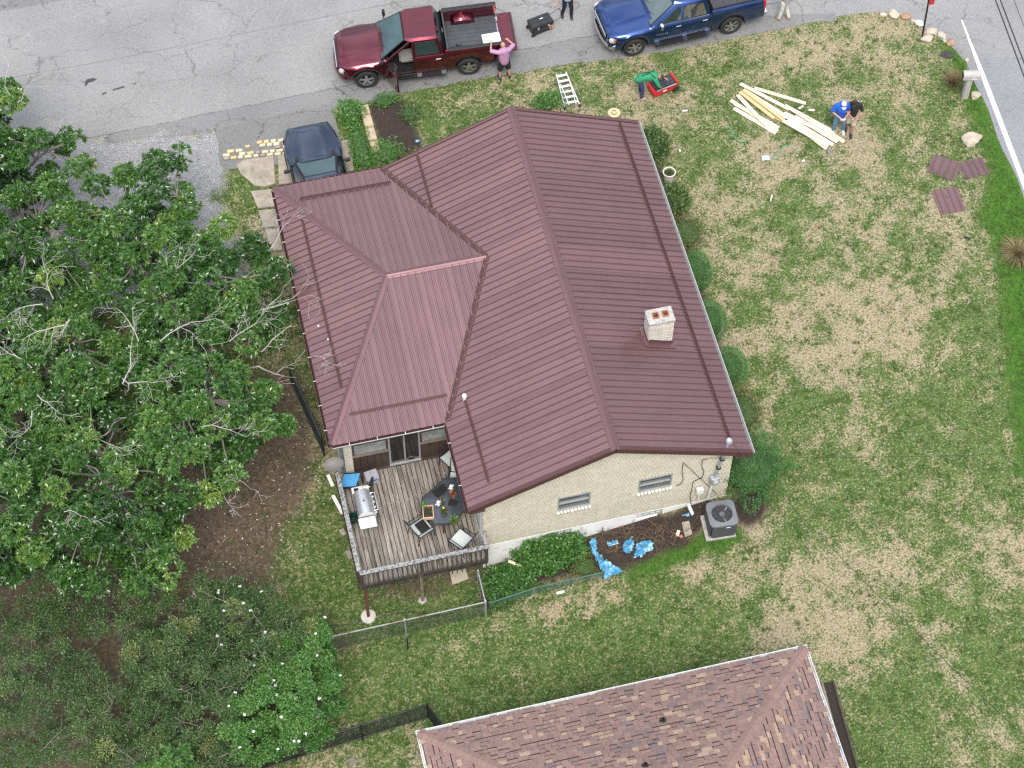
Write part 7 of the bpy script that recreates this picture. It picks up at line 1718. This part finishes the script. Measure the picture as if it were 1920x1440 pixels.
def twig(mb, p, d, L, r, depth, bend=.35):
    pts = [Vector(p)]; d = Vector(d).normalized(); n = 5; rr = [r]
    for i in range(n):
        d = (d+Vector((random.gauss(0, bend*.45), random.gauss(0, bend*.45), random.gauss(0, bend*.3)))).normalized(); pts.append(pts[-1]+d*L/n); rr.append(max(.004, r*(1-.7*(i+1)/n)))
    mb.tube(pts, rr, 5, False)
    if depth > 0:
        for i in range(1, n+1):
            if random.random() < .85:
                s = random.choice((-1, 1)); dd = (d+Vector((d.y*-s, d.x*s, 0))*random.uniform(.6, 1.2)+Vector((0, 0, random.uniform(-.25, .4)))).normalized(); twig(mb, pts[i], dd, L*random.uniform(.35, .6), rr[i]*.6, depth-1, bend)
def poisson(poly, d, n=6000, gapfn=None):
    P_ = np.array(poly); lo, hi = P_.min(0), P_.max(0); X = rng.uniform(lo[0], hi[0], n); Y = rng.uniform(lo[1], hi[1], n); dist = polydist(X, Y, poly); k = dist > 0; X, Y, dist = X[k], Y[k], dist[k]; out = []
    for x, y, q in zip(X, Y, dist):
        if all((x-a)**2+(y-b_)**2 > d*d for a, b_, _ in out): out.append((x, y, q))
    return out
def crownpoly(L, z): return [tuple(at(*q, z))[:2] for q in L]
def tree(label, L, base, zc, spacing, nros, lf=(.158, .048), low=.95, dead=(), thick=.16, mt=L_TREE, dome=1.2, kk=11, gaps=(), yellow=0):
    base = Vector(base); base.z = float(gz(base.x, base.y)); t = thing('tree', label, 'tree', base); poly = crownpoly(L, zc)
    G = [(tuple(at(px, py, zc))[:2], r) for px, py, r in gaps]
    def ok(x, y): return all((x-g[0])**2+(y-g[1])**2 > r*r for g, r in G)
    top_ = [(x, y, zc+dome*min(1, q/1.8)+random.uniform(-.75, .55)-.4) for x, y, q in poisson(poly, spacing) if ok(x, y)]
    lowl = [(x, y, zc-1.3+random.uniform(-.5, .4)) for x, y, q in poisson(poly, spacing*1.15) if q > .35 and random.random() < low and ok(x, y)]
    C = []; A = []; T = []
    for lev, blobs in ((1, top_), (0, lowl)):
        for (x, y, z) in blobs:
            n = max(3, int(random.gauss(nros, nros*.3))); r = spacing*random.uniform(.62, .85); D = dirs(n, -.25, 1.); q = rng.uniform(.45, 1., (n, 1)); cc = np.array([x, y, z])+D*q*r*np.array([1, 1, .75])
            aa = D*.8+np.array([0, 0, .75])+rng.normal(0, .2, (n, 3)); aa /= np.linalg.norm(aa, axis=1, keepdims=True); C.append(cc); A.append(aa)
            yb = .32 if random.random() < yellow else 0; T.append(np.clip(rng.normal(.5 if lev else .3, .13, n)+random.gauss(0, .15)+yb, 0, 1))  # lower leaf layer toned darker: shade inside the crown put into colour
    C, A, T = np.concatenate(C), np.concatenate(A), np.concatenate(T)
    W = rosettes(C, A, kk, np.full(len(C), lf[0]), np.full(len(C), lf[1]), T)
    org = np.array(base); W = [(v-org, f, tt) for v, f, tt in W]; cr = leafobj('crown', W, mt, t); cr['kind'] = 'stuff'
    # trunk, limbs to each leaf mass
    mb = MB(); fork = Vector((0, 0, max(1.2, (zc-base.z)*.45))); mb.tube([(0, 0, -.2), (.05, .02, fork.z*.5), fork], [thick*1.25, thick, thick*.85], 9); mb.build('trunk', M_BARK, t, smooth=50)
    mb = MB(); mains = []
    for k in range(7):
        a_ = 2*math.pi*k/7+random.uniform(-.3, .3); far = max((Vector((x, y, z))-base for x, y, z in top_), key=lambda v: v.x*math.cos(a_)+v.y*math.sin(a_)); e = far*.62; e.z = (zc-base.z)-.2
        m_ = fork.lerp(e, .5)+Vector((0, 0, -.15)); mb.tube([fork, m_, e], [thick*.6, thick*.42, thick*.22], 7, False); mains += [m_, e, fork.lerp(e, .75)]
    mains.append(fork+Vector((0, 0, .6)))
    for (x, y, z) in top_:
        q = Vector((x, y, z))-base; s = min(mains, key=lambda v: (v-q).length); mid = s.lerp(q, .5)+Vector((random.gauss(0, .12), random.gauss(0, .12), random.gauss(.05, .1))); mb.tube([s, mid, q], [thick*.2, thick*.14, .012], 5, False)
        for _ in range(2): d_ = Vector(tuple(dirs(1, -.1, .9)[0])); mb.tube([q, q+d_*spacing*.5], [.012, .006], 4, False)
    mb.build('branches', M_BARK, t)
    if dead:
        for (px, py), (qx, qy), z0, z1, r in dead:
            up_ = 0 if qx > 520 else 1.0; z0 += up_; z1 += up_; mb = MB(); s = at(px, py, z0)-base; e = at(qx, qy, z1)-base; twig(mb, s, e-s, (e-s).length*.9, r*.62, 2, .5); mb.build('dead_branch', M_DEAD, t)
    return t
GAPS = [(405, 300, .75), (400, 355, .6), (300, 262, .25), (235, 300, .35), (185, 400, .35), (445, 410, .4), (200, 810, .4), (20, 415, .3)]
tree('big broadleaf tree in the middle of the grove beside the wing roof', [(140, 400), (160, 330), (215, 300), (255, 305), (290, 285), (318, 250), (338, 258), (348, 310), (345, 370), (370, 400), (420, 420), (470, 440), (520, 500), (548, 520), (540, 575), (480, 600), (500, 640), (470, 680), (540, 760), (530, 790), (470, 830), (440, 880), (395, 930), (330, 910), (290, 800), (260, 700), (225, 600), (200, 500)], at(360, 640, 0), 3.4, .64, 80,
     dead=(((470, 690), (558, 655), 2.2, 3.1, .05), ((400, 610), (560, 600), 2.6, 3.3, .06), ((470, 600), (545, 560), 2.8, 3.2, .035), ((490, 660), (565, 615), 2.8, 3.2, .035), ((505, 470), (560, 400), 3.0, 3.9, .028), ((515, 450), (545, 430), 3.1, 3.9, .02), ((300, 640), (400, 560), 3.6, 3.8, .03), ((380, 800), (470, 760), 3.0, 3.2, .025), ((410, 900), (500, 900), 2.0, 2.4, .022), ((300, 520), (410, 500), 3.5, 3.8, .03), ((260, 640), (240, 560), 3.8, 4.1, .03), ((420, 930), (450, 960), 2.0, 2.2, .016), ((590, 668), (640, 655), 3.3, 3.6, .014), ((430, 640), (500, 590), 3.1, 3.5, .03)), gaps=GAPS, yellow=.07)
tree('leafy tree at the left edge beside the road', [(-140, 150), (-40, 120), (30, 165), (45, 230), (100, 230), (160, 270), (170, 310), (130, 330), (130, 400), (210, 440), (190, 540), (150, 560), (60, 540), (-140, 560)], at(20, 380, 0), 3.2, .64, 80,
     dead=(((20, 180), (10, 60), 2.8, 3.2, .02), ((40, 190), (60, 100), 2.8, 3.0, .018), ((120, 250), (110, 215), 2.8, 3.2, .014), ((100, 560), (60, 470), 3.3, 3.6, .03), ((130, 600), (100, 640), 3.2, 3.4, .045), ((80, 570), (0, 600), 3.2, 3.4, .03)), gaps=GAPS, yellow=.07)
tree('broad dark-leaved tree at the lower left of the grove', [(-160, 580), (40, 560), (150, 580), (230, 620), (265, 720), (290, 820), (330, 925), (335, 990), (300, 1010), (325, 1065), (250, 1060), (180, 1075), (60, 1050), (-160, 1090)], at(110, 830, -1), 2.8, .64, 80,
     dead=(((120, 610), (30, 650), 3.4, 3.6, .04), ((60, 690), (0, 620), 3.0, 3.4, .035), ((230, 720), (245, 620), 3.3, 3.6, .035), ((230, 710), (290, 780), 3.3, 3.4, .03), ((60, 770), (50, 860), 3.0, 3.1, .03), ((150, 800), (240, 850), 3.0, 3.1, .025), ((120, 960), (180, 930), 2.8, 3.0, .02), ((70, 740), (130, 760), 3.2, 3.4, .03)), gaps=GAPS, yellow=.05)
# --- thicket of thin shrubs at the lower left
def shrub(label, L, base, zc, spacing, nlf, mt, ln, wd, twigs=24, low=.5, flowers=0, pinnate=.3, dead=True, dome=.6):
    base = Vector(base); base.z = float(gz(base.x, base.y)); t = thing('shrub', label, 'shrub', base, 0); poly = crownpoly(L, zc); org = np.array(base)
    top_ = [(x, y, zc+dome*min(1, q/1.2)+random.uniform(-.5, .35)) for x, y, q in poisson(poly, spacing)]; lowl = [(x, y, zc-.8+random.uniform(-.4, .3)) for x, y, q in poisson(poly, spacing*1.1) if random.random() < low]; W = []
    mbt = MB()
    for lev, bl in ((1, top_), (0, lowl)):
        for x, y, z in bl:
            c = np.array([x, y, z]); n = max(6, int(random.gauss(nlf*6.5, nlf*1.2)))
            if random.random() < pinnate:      # long fronds with paired leaflets
                for _ in range(3):
                    d = dirs(1, -.1, .5)[0]; l = random.uniform(.35, .7); m_ = 9; s = np.linspace(.15, 1, m_)[:, None]*l; P0 = c+d*s-np.array([0, 0, .25])*(s/l)**2*l; sd = np.cross(d, (0, 0, 1)); sd /= np.linalg.norm(sd)+1e-9
                    for sg in (-1, 1): D = np.tile(sd*sg+d*.5, (m_, 1)); D /= np.linalg.norm(D, axis=1, keepdims=True); W.append(leaves(P0, D, np.full(m_, ln*.95), np.full(m_, wd*.8), np.clip(rng.normal(.45, .12, m_), 0, 1), .3, .05))
                    mbt.tube([Vector(c-org), Vector(P0[-1]-org)], [.008, .003], 3, False)
            D = dirs(n, -.3, 1.); cc = c+D*rng.uniform(.2, 1., (n, 1))*spacing*.78; Dl = D*.6+dirs(n)*.7; Dl /= np.linalg.norm(Dl, axis=1, keepdims=True); W.append(leaves(cc, Dl, rng.uniform(ln*.7, ln*1.2, n), np.full(n, wd), np.clip(rng.normal(.5 if lev else .3, .16, n)+random.gauss(0, .1)+(.4 if random.random() < .05 else 0), 0, 1), .4, .1))  # lower leaves in a darker tone, crown shade carried by the colour
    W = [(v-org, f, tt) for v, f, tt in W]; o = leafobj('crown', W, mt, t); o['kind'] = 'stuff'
    for k in range(twigs//2):
        x, y, z = random.choice(top_); q = Vector((x, y, z-.1))-base; s = Vector((q.x*random.uniform(.1, .6)+random.gauss(0, .2), q.y*random.uniform(.1, .6)+random.gauss(0, .2), float(gz(base.x+q.x*.4, base.y+q.y*.4))-base.z)); mid = s.lerp(q, .55)+Vector((random.gauss(0, .2), random.gauss(0, .2), .2)); mbt.tube([s, mid, q, q+Vector((random.gauss(0, .2), random.gauss(0, .2), .15))], [.02, .013, .007, .003], 5, False)
    mbt.build('stems', M_BARK, t)
    if dead:
        for k in range(6):
            mb = MB(); x, y, z = random.choice(top_); q = Vector((x, y, z+.1))-base; twig(mb, q, Vector((random.gauss(0, 1), random.gauss(0, 1), .3)), random.uniform(.6, 1.3), .012, 1, .5); mb.build('dead_branch', mat('dead_brown', (.22, .18, .15), .9, var=.3), t)
    if flowers:
        fl = []
        for k in range(flowers):
            x, y, z = random.choice(top_); c = np.array([[x, y, z]])+rng.normal(0, .25, (1, 3))*np.array([1, 1, .4])+np.array([0, 0, .25]); ax = np.array([[.1, -.3, 1.]])/1.05; fl += rosettes(c, ax, 6, np.array([.055]), np.array([.05]), rng.random(1), (.8, 1.1))
        fl = [(v-org, f, tt) for v, f, tt in fl]; leafobj('flowers', fl, L_FLOWER, t)['kind'] = 'stuff'
    return t
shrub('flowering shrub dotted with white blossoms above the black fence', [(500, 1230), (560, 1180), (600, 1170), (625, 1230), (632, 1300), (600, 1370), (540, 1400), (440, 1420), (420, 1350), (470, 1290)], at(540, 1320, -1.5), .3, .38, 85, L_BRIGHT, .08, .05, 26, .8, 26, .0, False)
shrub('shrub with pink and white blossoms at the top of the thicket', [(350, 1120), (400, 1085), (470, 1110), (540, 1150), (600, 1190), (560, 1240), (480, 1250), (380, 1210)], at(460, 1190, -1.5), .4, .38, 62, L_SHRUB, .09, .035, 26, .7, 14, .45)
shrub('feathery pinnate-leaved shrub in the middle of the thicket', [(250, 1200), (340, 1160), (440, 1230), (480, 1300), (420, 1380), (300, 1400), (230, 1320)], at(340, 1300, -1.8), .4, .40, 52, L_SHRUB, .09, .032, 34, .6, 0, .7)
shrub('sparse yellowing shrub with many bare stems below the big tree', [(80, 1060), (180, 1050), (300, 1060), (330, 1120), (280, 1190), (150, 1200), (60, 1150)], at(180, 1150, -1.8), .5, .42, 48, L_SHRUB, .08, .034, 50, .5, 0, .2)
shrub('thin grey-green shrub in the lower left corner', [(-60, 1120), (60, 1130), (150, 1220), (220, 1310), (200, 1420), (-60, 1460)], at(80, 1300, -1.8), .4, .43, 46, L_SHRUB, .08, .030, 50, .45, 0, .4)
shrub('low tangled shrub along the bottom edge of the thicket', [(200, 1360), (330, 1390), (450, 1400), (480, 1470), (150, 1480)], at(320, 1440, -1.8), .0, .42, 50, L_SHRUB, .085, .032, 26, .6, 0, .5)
# pale-leaved tree top poking up at the bottom edge
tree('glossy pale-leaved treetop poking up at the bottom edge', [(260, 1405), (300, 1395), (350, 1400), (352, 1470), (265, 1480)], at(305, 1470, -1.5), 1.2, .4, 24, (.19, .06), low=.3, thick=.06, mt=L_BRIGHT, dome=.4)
# fallen leaves on the bare soil
pts = []
while len(pts) < 520:
    px, py = random.uniform(280, 640), random.uniform(700, 1200); p = gp(px, py)
    if polydist(np.array([p.x]), np.array([p.y]), Z_DIRT[0])[0] > -.9+random.random()*.5: pts.append((p.x, p.y, p.z+.02))
litter('fallen_leaves', mat('pale_leaf_litter', (.55, .52, .47), .8, var=.25), pts, .014, .04, 'pale dry leaves scattered on the bare soil under the trees', 'leaves')
